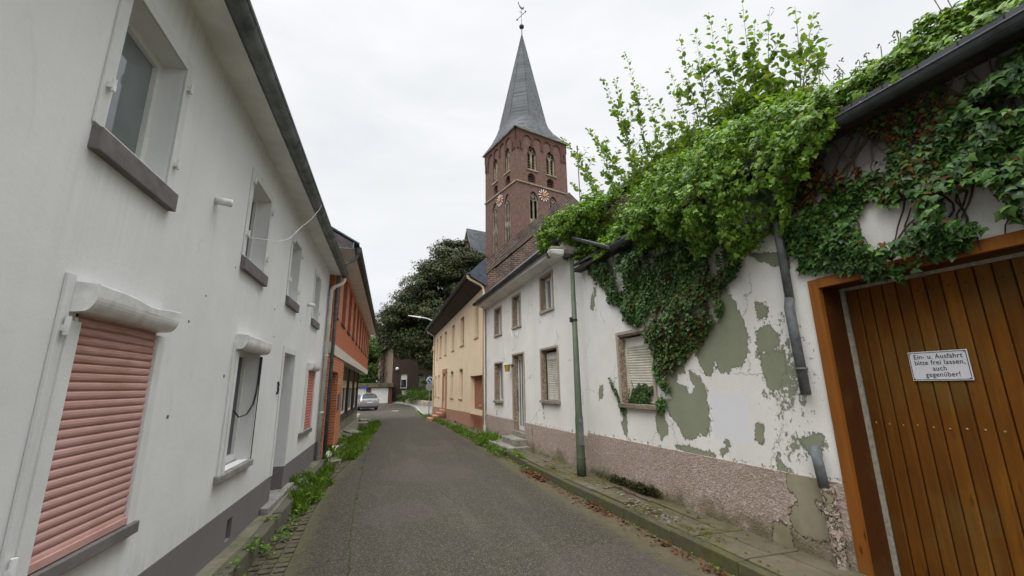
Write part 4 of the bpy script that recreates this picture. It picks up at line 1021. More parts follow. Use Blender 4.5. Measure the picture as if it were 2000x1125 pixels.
roller(h, -1, a+.05, b-.06, c+.01, 2.42, -.13, 'beige_shutter', pitch=.042, amp=.009, label='dusty beige roller shutter, closed')
m = MB(fr); m.box(a+.03, b-.03, -.16, -.12, 2.42, 2.58); obj('shutter_lintel', m, 'white_pvc', h)
m = MB(fr); m.box(a+.02, b-.02, -.22, -.17, 2.3, d_-.02); m.box(a+.025, a+.05, -.2, -.11, c, 2.58); m.box(b-.06, b-.025, -.2, -.11, c, 2.58); obj('guide_rail', m, 'inside_dark', h)
w = window(h, -1, MH[0][0]+.03, MH[0][1]-.03, MH[0][2]+.005, MH[0][3]-.03, -.15, fw=.05, mull=(13.94,))
for k in (3, 4, 5):
    a, b, c, d_ = MH[k][:4]; w = window(h, -1, a+.025, b-.025, c+.005, d_-.025, -.13, fw=.07, mull=((a+b)/2,), gm='glass_pale')
    m = MB(fr); m.box(a+.05, b-.05, -.4, -.24, c, d_); obj('curtain_or_dark_backing', m, 'inside_dark', w)  # dark backing box stands for the unlit room behind the glass
# front door: white aluminium with ribbed glass strips
a, b, c, d_ = MH[1][:4]
m = MB(fr); m.box(a+.03, b-.03, -.20, -.15, c+.02, d_-.03); d = obj('door', m, 'white_pvc', h)
for q in range(4):
    m = MB(fr); uu = a+.12+q*.19; m.box(uu, uu+.10, -.148, -.142, c+.15, d_-.14); obj('door_panel', m, 'glass_pale', d)
m = MB(fr); m.tube([(b-.17, -.09, c+.55), (b-.17, -.07, c+.7), (b-.17, -.07, c+1.1), (b-.17, -.09, c+1.2)], .012, 8); obj('handle', m, 'dark_metal', d)
for k, (ua, ub, oo, za, zb) in enumerate(((11.50, 12.53, .0, .34, .505), (11.38, 12.62, .36, .20, .365), (11.20, 13.10, .64, .05, .205))):
    m = MB(fr); m.box(ua, ub, -.18, oo+(.0 if k else .045), za, zb); obj('step', m, 'stone_step', h, bevel=.012)
m = MB(fr); m.box(10.98, 11.05, .018, .030, .52, .69); obj('number_plate', m, 'sign_blue' if False else 'pipe_grey', h)
# eave: sloping boarded soffit, gutter and roof with gable verge
m = MB(fr); m.hexa([(8.1, -.02, 4.69), (U1, -.02, 4.60), (8.1, .33, 4.80), (U1, .33, 4.71), (8.1, -.02, 4.73), (U1, -.02, 4.64), (8.1, .33, 4.84), (U1, .33, 4.75)])
obj('soffit', m, 'soffit_board', h)
m = MB(fr); m.box(8.1, U1, .325, .345, 4.74, 4.90); obj('fascia_board', m, 'soffit_board', h)
gutter(h, -1, 8.10, U1+.22, .415, 4.93, .07, 'zinc_dark', joints=.6, z1=4.84)
m = MB(fr)
for s_ in (1, -1):
    a0 = .42 if s_ > 0 else -7.6; zz = 4.88
    m.hexa([(7.98, a0, zz+.02), (U1-.02, a0, zz), (7.98, -3.6, 8.35), (U1-.02, -3.6, 8.33), (7.98, a0, zz+.08), (U1-.02, a0, zz+.06), (7.98, -3.6, 8.42), (U1-.02, -3.6, 8.40)])
obj('roof', m, 'slate_dark', h)
m = MB(fr); m.poly([(8.04, 0, 4.3), (8.04, 0, 4.95), (8.04, -3.6, 8.3), (8.04, -7.2, 4.95), (8.04, -7.2, 4.3)]); obj('gable_wall', m, 'ragbrick', h, recalc=False)
m = MB(fr); P = [(12.30, .0, 3.36), (12.30, .05, 3.40), (12.28, .10, 3.38), (12.25, .13, 3.30), (12.2, .12, 3.22)]
m.tube(P, .010, 6); m.tube([(12.02, .0, 3.40), (12.02, .02, 3.15)], .02, 6); m.tube([(12.30, 0, 3.3), (12.15, .06, 3.33), (12.05, .02, 3.25)], .008, 6)
obj('wrought_bracket', m, 'old_white_metal', h)
m = MB(fr); m.tube([(U1+.02, .06, 4.6), (U1+.02, .06, .4)], .028, 8); m.tube([(U1+.02, .06, .42), (U1+.02, .06, .1)], .05, 10); obj('downpipe', m, 'pipe_cream', h)

# amber wall lamp
t_ = root('wall_lamp', (RO[0]-.0582*12.58, RO[1]+12.58*.998, 2.30), RZ, 'small amber glass wall lamp left of the white house door', 'wall lamp')
m = MB(fr); m.box(-.09, .02, 0.0, .03, .03, .12); m.tube([(-.03, .02, .08), (-.03, .12, .12)], .012, 8); obj('bracket', m, 'dark_metal', t_)
m = MB(fr); m.tube([(-.03, .17, .13), (-.03, .17, .105)], [.12, .125], 12); obj('lid', m, 'old_white_metal', t_)
m = MB(fr); m.tube([(-.03, .17, .105), (-.03, .17, -.10)], [.10, .065], 12); obj('lamp_shade', m, 'lamp_amber', t_)

# ------------------------------------------------------------------ decayed building with garage door
h = root('decayed_house', RO, RZ, 'low decayed building with peeling white paint over green, wooden garage door and ivy grown roof', 'house')
PZ = .855
big = [(4.33, 3.02), (4.25, 2.94), (4.28, 2.85), (4.22, 2.85), (4.16, 2.76), (4.12, 2.63), (4.08, 2.49), (4.05, 2.35), (4.08, 2.17), (4.12, 2.06), (4.2, 1.97), (4.3, 1.96), (4.42, 1.91), (4.52, 1.91), (4.59, 1.98), (4.59, 2.11), (4.62, 2.06), (4.65, 1.94), (4.71, 1.88), (4.8, 1.91), (4.85, 1.99), (4.88, 2.08), (4.93, 2.14), (4.92, 2.21), (4.86, 2.19), (4.94, 2.33), (4.89, 2.39), (4.69, 2.47), (4.66, 2.58), (4.49, 2.57), (4.41, 2.65), (4.38, 2.73), (4.39, 2.86)]
low = [(5.73, 1.8), (5.56, 1.95), (5.34, 2.04), (5.18, 2.09), (5.18, 1.94), (5.32, 1.92), (5.36, 1.8), (5.19, 1.74), (5.12, 1.65), (5.03, 1.74), (5.09, 1.85), (5.08, 1.97), (4.9, 1.85), (4.81, 1.71), (4.8, 1.52), (4.82, 1.29), (4.86, 1.15), (4.94, 1.09), (5.01, 1.14), (5.1, 1.04), (5.26, 1.02), (5.38, 1.08), (5.44, 1.21), (5.56, 1.32), (5.64, 1.41), (5.67, 1.56), (5.48, 1.57), (5.55, 1.71)]
rest = [[(5.86, 1.39), (5.69, 1.4), (5.75, 1.31), (5.67, 1.19), (5.67, 1.08), (5.82, .97), (5.88, 1.09), (5.9, 1.27)],
 [(6.76, 1.38), (6.68, 1.38), (6.72, .94), (6.8, .97), (6.85, 1.11), (6.79, 1.2)], [(7.51, 1.77), (7.41, 1.77), (7.42, 1.58), (7.55, 1.5), (7.55, 1.63)],
 [(3.88, 2.68), (3.76, 2.66), (3.77, 2.52), (3.88, 2.50)], [(3.91, 2.38), (3.75, 2.41), (3.69, 2.23), (3.76, 2.12), (3.94, 2.15)], [(3.90, 2.1), (3.63, 2.1), (3.64, 1.92), (3.75, 1.73), (3.87, 1.72), (3.91, 1.93)],
 [(4.10, 1.31), (4.02, 1.31), (4.06, 1.14), (4.13, 1.12)], [(3.61, 1.19), (3.37, 1.3), (3.37, 1.22), (3.41, 1.06), (3.5, 1.10)], [(3.87, 3.29), (3.43, 3.16), (3.42, 3.02), (3.58, 3.08), (3.78, 3.22)],
 [(5.51, .91), (5.37, .94), (4.81, .90), (4.84, .86), (5.2, .85)], [(4.57, 1.1), (4.53, 1.04), (4.56, 1.01), (4.6, 1.07)], [(4.08, 1.32), (4.02, 1.3), (4.06, 1.18), (4.12, 1.11), (4.1, 1.21)],
 [(3.88, 1.03), (3.87, .95), (3.81, .89), (3.76, .86), (3.9, .87)], [(4.69, .97), (4.57, .99), (4.68, .9)],
 [(7.62, 3.55), (7.55, 3.57), (7.53, 3.35), (7.6, 3.25), (7.68, 3.3)], [(7.50, 3.68), (7.46, 3.68), (7.46, 3.5), (7.50, 3.52)]]
def shrink(d, u, z):   # small patches need a little lift so that the ragged noise does not eat them
    return d
def peelD(u, z): return np.maximum(sdist(u, z, [big, low])+.005, sdist(u, z, rest)+.022)
def chipsD(u, z):
    return np.maximum.reduce([np.clip(1-np.hypot((u-3.66)/.6, (z-1.9)/1.1), 0, 1)*1.35, np.clip(1-np.abs(sdist(u, z, [big, low]+rest))/.13, 0, 1)*.75, np.clip(1-np.hypot((u-3.62)/.5, (z-1.15)/.4), 0, 1)*1.2, np.clip(1-np.abs(z-PZ-.02)/.09, 0, 1)*.9, np.clip(1-np.hypot((u-5.0)/.8, (z-1.5)/.8), 0, 1)*.6])-.12
def grimeShadeD(u, z): return np.clip((z-3.35)/.6, 0, 1)*np.clip((4.2-u)/.8, .0, 1)*1.25-.1  # eave shade painted into the wall colour along with the grime
def patchD(u, z): return ((u > 4.19) & (u < 4.77) & (z > 1.08) & (z < 1.65)).astype(float)*.85
GO = (-.6, 3.13, -.12, 2.73)
DH = [(5.86, 6.77, 1.46, 2.64, .20), (-1.5, 3.20, -.2, 2.76, .30)]
m = MB(fr); wall(m, -1.6, 8.05, PZ, 4.35, DH, step=.035, attrs={'peel': peelD, 'chips': chipsD, 'patch': patchD, 'grime_shade': grimeShadeD}); fix_attr(m)
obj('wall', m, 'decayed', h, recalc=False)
bare = [[(3.76, .84), (3.42, .84), (3.42, .79), (3.48, .66), (3.55, .65), (3.55, .57), (3.43, .48), (3.4, .38), (3.49, .3), (3.63, .3), (3.79, .31), (3.82, .4), (3.79, .5), (3.68, .56), (3.73, .65), (3.8, .71)], [(4.02, .33), (3.86, .31), (3.87, .10), (4.05, .10)]]
m = MB(fr); wall(m, 3.2, 8.05, -.1, PZ, [], step=.06, o=.022, attrs={'bare': lambda u, z: sdist(u, z, bare)+.03})
m.quad((3.2, .022, PZ), (8.05, .022, PZ), (8.05, 0, PZ+.002), (3.2, 0, PZ+.002)); fix_attr(m); obj('plinth', m, 'pebbledash', h, recalc=False)
# window with terrazzo reveal
a, b, c, d_ = DH[0][:4]
m = MB(fr); e_ = .03; m.box(a, a+e_, -.2, .012, c, d_); m.box(b-e_, b, -.2, .012, c, d_); m.box(a+e_, b-e_, -.2, .012, d_-e_, d_); obj('reveal_slab', m, 'terrazzo', h)
m = MB(fr); t = .05; m.box(a-t, a+.005, .01, .03, c-.02, d_+t); m.box(b-.005, b+t, .01, .03, c-.02, d_+t); m.box(a, b, .01, .03, d_-.003, d_+t); obj('opening_trim', m, 'terrazzo_trim', h, bevel=.002)
m = MB(fr); m.box(a-.06, b+.06, -.18, .07, c-.065, c+.003); obj('sill', m, 'sandstone_dark', h, bevel=.006)
roller(h, -1, a+.06, b-.07, c+.01, 2.42, -.12, 'beige_shutter', pitch=.043, amp=.009, label='dusty beige roller shutter half hidden by ivy', tilt=.02)
m = MB(fr); m.box(a+.03, b-.03, -.15, -.11, 2.425, 2.58); obj('shutter_lintel', m, 'white_pvc', h)
m = MB(fr); m.box(a+.02, b-.02, -.21, -.16, 1.4, d_-.02); obj('guide_rail', m, 'inside_dark', h)
for bx_ in ((a+.03, a+.055, -.19, -.10, c, 2.6), (b-.07, b-.03, -.19, -.10, c, 2.6)): obj('guide_rail', MB(fr).box(*bx_), 'beige_shutter', h)
# garage door frame and reveal
m = MB(fr); m.box(3.125, 3.225, -.02, .028, .02, 2.80); m.box(-1.5, 3.125, -.02, .028, 2.705, 2.80); obj('door_frame', m, 'frame_wood', h, bevel=.004)
m = MB(fr); m.box(3.13, 3.19, -.30, -.02, .02, 2.74); m.box(-1.5, 3.13, -.30, -.02, 2.712, 2.76); obj('door_reveal', m, 'reveal_wood', h)
m = MB(fr); m.box(3.098, 3.135, -.34, -.285, .0, 2.715); m.box(-1.5, 3.098, -.34, -.285, 2.682, 2.715); obj('door_seal', m, 'sealant', h)
d = root('garage_door', (0, 0, 0), 0, None, None); d.parent = h
u = 3.098
while u > -1.4:
    w_ = .1085; m = MB(fr)
    dp_ = random.uniform(-.003, .002); m.extr([(u-.007, -.335, 0), (u-.007, -.314, 0), (u-.017, -.302+dp_, 0), (u-w_+.010, -.302+dp_, 0), (u-w_, -.314, 0), (u-w_, -.335, 0)], (0, 0, 2.68))
    m.v = [(x_, y_, z_ if z_ > 1 else .04) for x_, y_, z_ in m.v]
    obj('board', m, 'door_wood', d)
    for zz in (1.40, 2.56):
        b_ = MB(fr); b_.ball((u-w_*.5, -.302, zz+random.uniform(-.008, .008)), .009, 8, 5, (1, .5, 1)); obj('bolt', b_, 'brass' if zz < 2 else 'dark_metal', d)
    u -= w_
m = MB(fr); m.box(-1.5, 3.1, -.36, -.335, .03, 2.70); obj('door_back', m, 'inside_dark', d)
# enamel sign hung on the garage door
sg = root('garage_sign', (RO[0], RO[1], 0), RZ, 'white enamel notice with four lines of black text on the wooden garage door', 'sign')
m = MB(fr); m.box(2.270, 2.672, -.300, -.290, 1.782, 2.030); obj('plate', m, 'enamel', sg, bevel=.003)
m = MB(fr); t = .0045; a, b, c, d_ = 2.277, 2.665, 1.790, 2.022; o0, o1 = -.2898, -.2888
m.box(a, b, o0, o1, c, c+t); m.box(a, b, o0, o1, d_-t, d_); m.box(a, a+t, o0, o1, c+t, d_-t); m.box(b-t, b, o0, o1, c+t, d_-t); obj('border', m, 'black_paint', sg)
for (ux, zx) in ((2.655, 2.012), (2.288, 2.012), (2.655, 1.800), (2.288, 1.800)):
    m = MB(fr); m.ball((ux, -.289, zx), .0055, 8, 5, (1, .5, 1)); obj('screw', m, 'brass', sg)
for k, (tx, dx) in enumerate((('Ein- u. Ausfahrt', .0), ('bitte frei lassen,', -.004), ('auch', .0), ('gegenüber!', -.012))):
    text_obj('lettering', tx, .056, 'black_paint', sg, fr, (2.468+dx, -.2885, 1.984-k*.0505), -1, extrude=.0006, width=.86, spacing=1.08)
# gutter on rusty brackets, downpipe broken in two, roof
gutter(h, -1, -1.6, 6.40, .255, 4.165, .072, 'zinc_dark', joints=1.0)
m = MB(fr); m.box(-1.6, 8.0, .0, .19, 4.13, 4.20); obj('eave_board', m, 'dark_boards', h)
m = MB(fr)
for s_ in (1, -1):
    a0 = .22 if s_ > 0 else -7.2
    m.hexa([(-1.7, a0, 4.23), (8.02, a0, 4.23), (-1.7, -3.5, 5.8), (8.02, -3.5, 5.8), (-1.7, a0, 4.28), (8.02, a0, 4.28), (-1.7, -3.5, 5.86), (8.02, -3.5, 5.86)])
obj('roof', m, 'slate_dark', h)
m = MB(fr); m.tube([(3.42, .255, 4.11), (3.42, .24, 4.0), (3.42, .07, 3.8), (3.42, .06, 3.6), (3.42, .055, 2.62)], .043, 14)
m.tube([(3.42, .055, 2.66), (3.43, .07, 2.55), (3.40, .075, 1.66)], .048, 14); m.tube([(3.405, .075, 1.93), (3.405, .075, 1.905)], .058, 14)
obj('downpipe', m, 'zinc', h, smooth=True)
m = MB(fr); m.tube([(3.405, .075, 1.18), (3.375, .075, .80)], .046, 14); obj('downpipe_stub', m, 'zinc', h, smooth=True)
m = MB(fr); m.tube([(3.36, .055, .80), (3.34, .055, .03)], .062, 14); m.tube([(3.357, .055, .60), (3.357, .055, .575)], .072, 14); obj('downpipe_base', m, 'pebbledash', h)
# loose gutter length hanging from the white house eave
g_ = root('broken_gutter', RO, RZ, 'loose length of zinc gutter sagging from the white house eave to the lower eave', 'gutter')
gutter(g_, -1, 8.15, 6.36, .28, 5.02, .072, 'zinc', name='trough', joints=2.5, z1=4.17)
m = MB(fr); m.tube([(8.2, .23, 5.0), (8.2, .0, 4.9)], .012, 6); obj('bracket', m, 'dark_metal', g_)
# flat ground cable/crack lines on the wall
# ================================================================== YELLOW HOUSE
YO = (3.43, 15.5, 0); ydx, ydy = 3.07-3.43, 14.5; YZ = -math.pi/2+math.atan2(-ydx, ydy)
h = root('yellow_house', YO, YZ, 'pale yellow rendered house with terracotta base, dark wide eave and rough brick gable', 'house')
YL = 15.4
def yz(u): return -.02*u
YW = [(1.35, 2.10), (4.42, 5.42), (7.15, 8.0), (9.85, 10.7), (12.0, 12.85), (13.75, 14.4)]
YH = [(a, b, 3.76-.012*a, (5.30 if k == 0 else 5.17)-.012*a, .22) for k, (a, b) in enumerate(YW)]
YLW = [(4.66, 5.60), (7.28, 8.20), (12.65, 13.35), (14.2, 14.85)]
YH += [(a, b, 1.24-.008*a, 2.66-.010*a, .22) for a, b in YLW]
YH += [(.62, 2.92, -.4, 2.20, .25), (9.75, 10.6, .42, 2.52, .25)]
m = MB(fr); wall(m, 0, YL, .74, 5.60, YH)
for (a, b, c, d_, q) in YH[:10]: arch_fill(m, a, b, d_-.13, d_, 'segment', .2)
m.quad((YL, 0, -.4), (YL, -7, -.4), (YL, -7, 5.6), (YL, 0, 5.6)); obj('wall', m, 'yellow_render', h, recalc=False)
m = MB(fr); wall(m, 0, YL, -.6, .74, YH, o=.006)
# the base drops with the street
m.v = [(x_, y_, z_-(.02*abs(x_) if z_ > .7 else 0)) for x_, y_, z_ in m.v]; obj('plinth', m, 'terracotta', h, recalc=False)
m = MB(fr); m.quad((0, .003, .70), (YL, .003, .74-.02*YL), (YL, .003, .9), (0, .003, .9)); obj('render_edge', m, 'yellow_render', h, recalc=False)
for k, (a, b, c, d_, q) in enumerate(YH[:10]):
    m = MB(fr); m.box(a-.03, b+.03, -.2, .03, c-.05, c+.002); obj('sill', m, 'brown_shutter', h)
    w = window(h, -1, a, b, c, d_+.0, -.15, fm='brown_shutter', fw=.05, mull=((a+b)/2,), gm='glass')
    if k not in (7,):
        m = MB(fr); m.sweep_u([(-.145+p, q_) for p, q_ in slat_profile(c+.3, d_, .05, .008)], a+.02, b-.02); obj('roller_shutter', m, 'brown_shutter', w, recalc=False)
m = MB(fr); m.box(.625, 2.915, -.25, -.20, -.4, 2.198); d = obj('gate_door', m, 'terracotta_door', h)
m = MB(fr)
for q in range(8): m.box(.66+q*.28, .668+q*.28, -.20, -.19, 0, 2.18)
obj('door_rib', m, 'terracotta', d); m = MB(fr); m.tube([(1.75, -.2, 1.02), (1.75, -.14, 1.02), (1.63, -.14, 1.02)], .014, 8); obj('handle', m, 'enamel', d)
m = MB(fr)
m.box(9.42, 9.75, .003, .07, .3, 2.62); m.box(10.6, 10.93, .003, .07, .3, 2.62); m.box(9.42, 10.93, .003, .07, 2.52, 2.80); obj('door_surround', m, 'terracotta', h, bevel=.01)
m = MB(fr); m.box(9.755, 10.595, -.25, -.2, .42, 2.515); obj('door', m, 'terracotta_door', h)
for k in range(4):
    m = MB(fr); w_ = .30+.0*k; oo = .95-.24*k; zt = -.10+.14*(k+1)
    m.box(9.45, 10.9, .008, oo, -.5, zt); obj('step', m, 'terracotta', h, bevel=.01)
# eave
m = MB(fr)
m.hexa([(-.02, -.02, 5.60), (YL+.2, -.02, 5.36), (-.02, .62, 5.93), (YL+.2, .48, 5.70), (-.02, -.02, 5.66), (YL+.2, -.02, 5.42), (-.02, .62, 5.99), (YL+.2, .48, 5.76)]); obj('soffit', m, 'dark_boards', h)
m = MB(fr); m.extr([(-.03, -.02, 5.55), (-.03, .62, 5.90), (-.03, .66, 6.06), (-.03, -.02, 6.72)], (.05, 0, 0)); obj('verge_cladding', m, 'slate_metal', h)
gutter(h, -1, -.05, 7.5, .70, 6.03, .07, 'zinc_dark', joints=1.2, z1=5.91)
gutter(h, -1, 7.5, YL+.25, .635, 5.91, .07, 'zinc_dark', joints=1.2, z1=5.78)
m = MB(fr)
for s_ in (1, -1):
    a0 = .70 if s_ > 0 else -7.8
    m.hexa([(.45, a0, 6.02), (YL+.25, a0, 5.80), (.45, -3.62, 9.7), (YL+.25, -3.62, 9.5), (.45, a0, 6.08), (YL+.25, a0, 5.86), (.45, -3.62, 9.76), (YL+.25, -3.62, 9.56)])
obj('roof', m, 'slate_dark', h)
m = MB(fr); m.tube([(.12, .70, 5.98), (.12, .70, 5.86), (.12, .60, 5.80), (.12, .22, 5.62), (.12, .10, 5.52), (.12, .07, 5.35), (.12, .07, .05)], .05, 12); obj('downpipe', m, 'pipe_yellow', h, smooth=True)
m = MB(fr); m.tube([(YL-.05, .60, 5.75), (YL-.05, .55, 5.62), (YL-.05, .12, 5.35), (YL-.05, .07, 5.2), (YL-.05, .07, -.1)], .05, 12); m.box(YL-.15, YL+.05, .0, .17, 4.3, 4.6); obj('downpipe', m, 'pipe_yellow', h)
# rough brick gable wall
def gz(o): return 6.66+(-.12-o)*.905 if o > -3.72 else 6.66+3.6*.905-(-3.72-o)*.905
m = MB(fr); G0 = .04
inner = [(.0, 5.2), (.0, 6.12), (-.4, 6.30), (-3.72, 9.30), (-7.3, 6.1), (-7.3, 0), (0, 0)]
m.extr([(0.0, a, b) for a, b in inner], (.36, 0, 0)); obj('gable_wall', m, 'ragbrick', h)
# verge of tilted brick courses following the roof slope
m = MB(fr)
band = [(.0, 6.05), (.04, 6.52), (-.02, 6.66), (-3.68, 9.95), (-3.78, 9.95), (-7.4, 6.7), (-7.4, 6.0), (-3.73, 9.28)]
N = 34
for k in range(N):
    t0, t1 = k/N, (k+1)/N; j = random.uniform(-.02, .03); rr = random.uniform(-.012, .02)
    def pt(t, low): 
        o_ = .02-t*3.72; return (o_, (6.62+t*3.33+j) if not low else (6.02+t*3.30))
    a, b, c, d_ = pt(t0, 1), pt(t1, 1), pt(t1, 0), pt(t0, 0)
    m.extr([(-.03+rr, *a), (-.03+rr, *b), (-.03+rr, *c), (-.03+rr, *d_)], (.42, 0, 0))
for k in range(20):
    t0, t1 = k/20, (k+1)/20
    m.extr([(-.03, -3.70-t0*3.7, 9.32-t0*3.3), (-.03, -3.70-t1*3.7, 9.32-t1*3.3), (-.03, -3.70-t1*3.7, 9.95-t1*3.3), (-.03, -3.70-t0*3.7, 9.95-t0*3.3)], (.42, 0, 0))
obj('gable_verge', m, 'ragbrick_verge', h)
m = MB(fr); P = [(-.05, .05-.0*q, 5.9+q*.1) for q in range(2)]
m.box(-.02, .30, -.06, .035, 6.1, 6.28); m.box(-.03, .26, -.08, .025, 6.28, 6.42); m.box(-.01, .3, -.05, .04, 6.42, 6.60); obj('mortar_edge', m, 'pale_concrete', h)
# mast on the gable
t_ = root('antenna_mast', (8.1, 16.5, 0), 0, 'thin rusty mast rising behind the rough brick gable', 'mast')
m = MB(); m.tube([(0, 0, 7.0), (0, 0, 12.75)], .022, 6); obj('pole', m, 'garage_brick', t_)
m = MB(); m.tube([(0, 0, 12.7), (0, 0, 12.9)], .035, 6); obj('tip', m, 'dark_metal', t_)
# ================================================================== CHURCH
h = root('church', (13.75, 45, 0), math.atan2(.274, .962), 'dark red brick church with square tower, two gilded clock faces and slate spire with weathercock', 'church')
FR = lambda u, o, z: (u, -o, z); FL = lambda u, o, z: (-o, u, z)
TW = 8.0
faces = [(FR, [(1.68, 3.10), (4.63, 6.05)], [(1.68, 2.85), (4.63, 5.78)], [(1.79, 3.2), (4.85, 6.25)]), (FL, [(1.45, 2.75), (4.55, 5.85)], [(1.5, 2.62), (4.6, 5.66)], [(1.58, 2.98), (4.68, 6.1)])]
m = MB()
for fm_, A_, B_, C_ in faces:
    m.map = fm_
    H_ = [(a, b, 28.15, 31.6, .55) for a, b in A_]+[(a, b, 26.45, 27.65, .5) for a, b in B_]+[(a, b, 18.6, 25.25, .32) for a, b in C_]
    wall(m, 0, TW, -1, 33.5, H_)
    for a, b in A_: arch_fill(m, a, b, 30.35, 31.6, 'pointed', .55)
    for a, b in B_: arch_fill(m, a, b, 27.1, 27.65, 'round', .5)
    for a, b in C_: arch_fill(m, a, b, 24.0, 25.25, 'pointed', .32)
m.map = FR; m.quad((0, -8, -1), (8, -8, -1), (8, -8, 33.5), (0, -8, 33.5)); m.quad((8, 0, -1), (8, -8, -1), (8, -8, 33.5), (8, 0, 33.5))
obj('tower_wall', m, 'tower_brick', h, recalc=False)
for fm_, A_, B_, C_ in faces:
    # corbelled frieze of blind arches
    m = MB(fm_); arches = [(1.05, 2.25), (2.55, 3.8), (4.1, 5.35), (5.65, 6.9)]
    wall(m, .0, TW, 31.9, 33.45, [(a, b, 31.8, 32.75, .14) for a, b in arches], o=.14)
    for a, b in arches: arch_fill(m, a, b, 32.2, 32.75, 'round', .14, o=.14)
    for x0, x1 in ((.0, 1.05), (2.25, 2.55), (3.8, 4.1), (5.35, 5.65), (6.9, 8.0)):
        zb = 31.2 if 0 < x0 < 6.5 else 30.6
        m.box(x0, x1, -.01, .139, zb, 31.9) if (0 < x0 < 6.5) else (m.box(x0+.12, x0+.42, -.01, .139, zb, 31.9), m.box(x1-.42, x1-.12, -.01, .139, zb, 31.9), m.box(x0+.42, x1-.42, -.01, .139, 31.6, 31.9))
    obj('blind_arches', m, 'tower_trim', h)
    for a, b in A_:
        c = (a+b)/2
        w = MB(fm_)   # stone tracery
        w.box(c-.09, c+.09, -.42, -.2, 28.2, 30.3); w.box(a+.02, a+.14, -.42, -.2, 28.2, 30.5); w.box(b-.14, b-.02, -.42, -.2, 28.2, 30.5)
        for s_ in (-1, 1):
            w.tube([(c, -.3, 30.2), (c+s_*.18, -.3, 30.55), (c+s_*.38, -.3, 30.75), (c+s_*.52, -.3, 30.6)], .07, 6)
            w.tube([(c, -.3, 30.2), (c-s_*.12, -.3, 30.8), (c-s_*.32, -.3, 31.15)], .07, 6)
        w.tube([(c+.3*math.cos(t*.785), -.3, 31.0+.26*math.sin(t*.785)) for t in range(9)], .06, 6)
        tr = obj('window_tracery', w, 'sandstone', h)
        w = MB(fm_)
        for q in range(7): zz = 28.3+q*.42; w.hexa([(a+.02, -.52, zz+.1), (b-.02, -.52, zz+.1), (a+.02, -.40, zz-.04), (b-.02, -.40, zz-.04), (a+.02, -.52, zz+.16), (b-.02, -.52, zz+.16), (a+.02, -.40, zz+.02), (b-.02, -.40, zz+.02)])
        obj('louvre', w, 'louvre', tr)
        w = MB(fm_); w.box(a-.12, b+.12, -.3, .12, 28.0, 28.16); obj('sill', w, 'sandstone', h)
        w = MB(fm_); w.quad((a, -.54, 28.1), (b, -.54, 28.1), (b, -.54, 31.7), (a, -.54, 31.7)); obj('dark_opening', w, 'inside_dark', tr, recalc=False)
    for a, b in B_:
        w = MB(fm_)
        for q in range(4): zz = 26.55+q*.3; w.hexa([(a+.02, -.45, zz+.1), (b-.02, -.45, zz+.1), (a+.02, -.3, zz-.04), (b-.02, -.3, zz-.04), (a+.02, -.45, zz+.16), (b-.02, -.45, zz+.16), (a+.02, -.3, zz+.02), (b-.02, -.3, zz+.02)])
        lo_ = obj('louvre', w, 'louvre', h)
        w = MB(fm_); w.quad((a, -.49, 26.4), (b, -.49, 26.4), (b, -.49, 27.7), (a, -.49, 27.7)); obj('dark_opening', w, 'inside_dark', lo_, recalc=False)
    for a, b in C_:
        c = (a+b)/2; w = MB(fm_)
        w.box(c-.09, c+.09, -.3, -.1, 18.7, 24.2); w.box(a+.02, a+.16, -.3, -.06, 18.7, 24.1); w.box(b-.16, b-.02, -.3, -.06, 18.7, 24.1)
        w.box(a+.16, b-.16, -.3, -.12, 21.0, 21.35)
        for s_ in (-1, 1): w.ball((c+s_*.33, -.2, 20.9), .2, 8, 5, (1, .4, 1.3)); w.ball((c+s_*.33, -.2, 21.45), .2, 8, 5, (1, .4, 1.1)); w.tube([(c, -.2, 23.9), (c+s_*.3, -.2, 24.25), (c+s_*.55, -.2, 24.1)], .08, 6); w.tube([(c+s_*.6, -.2, 24.0), (c+s_*.4, -.2, 24.6), (c, -.2, 25.0)], .08, 6)
        w.ball((c, -.22, 24.55), .24, 10, 6, (1, .3, 1)); obj('blind_tracery', w, 'sandstone_dark', h)
    # string course and cornice
    w = MB(fm_); w.box(-.13, 8.13, .0, .13, 26.05, 26.22); obj('string_course', w, 'sandstone', h, bevel=.02)
    # clock
    c = (4.0, 25.05); w = MB(fm_)
    ck = root('clock_face', (0, 0, 0), 0, None, None); ck.parent = h
    w = MB(fm_); w.disc(c, .42, .05, .10, 28); obj('dial', w, 'clock_red', ck)
    w = MB(fm_); w.disc(c, .80, .002, .03, 28); obj('backing', w, 'tower_trim', ck)
    w = MB(fm_)
    for q in range(12):
        t = q*math.pi/6; ct, st = math.cos(t), math.sin(t); hw = .062
        w.extr([(c[0]+ct*r_+st*k_, .035, c[1]+st*r_-ct*k_) for r_, k_ in ((.44, -hw*.6), (.80, -hw), (.80, hw), (.44, hw*.6))], (0, .05, 0))
    obj('numeral', w, 'clock_white', ck)
    for L_, an, wd in ((.72, 0, .035), (.48, 88, .05)):
        t = R(an); ct, st = math.cos(t), math.sin(t); w = MB(fm_)
        w.extr([(c[0]+ct*r_-st*k_, .11, c[1]+st*r_+ct*k_) for r_, k_ in ((-.1, -wd), (L_*.8, -wd), (L_, 0), (L_*.8, wd), (-.1, wd))], (0, .03, 0)); obj('clock_hand', w, 'gold', ck)
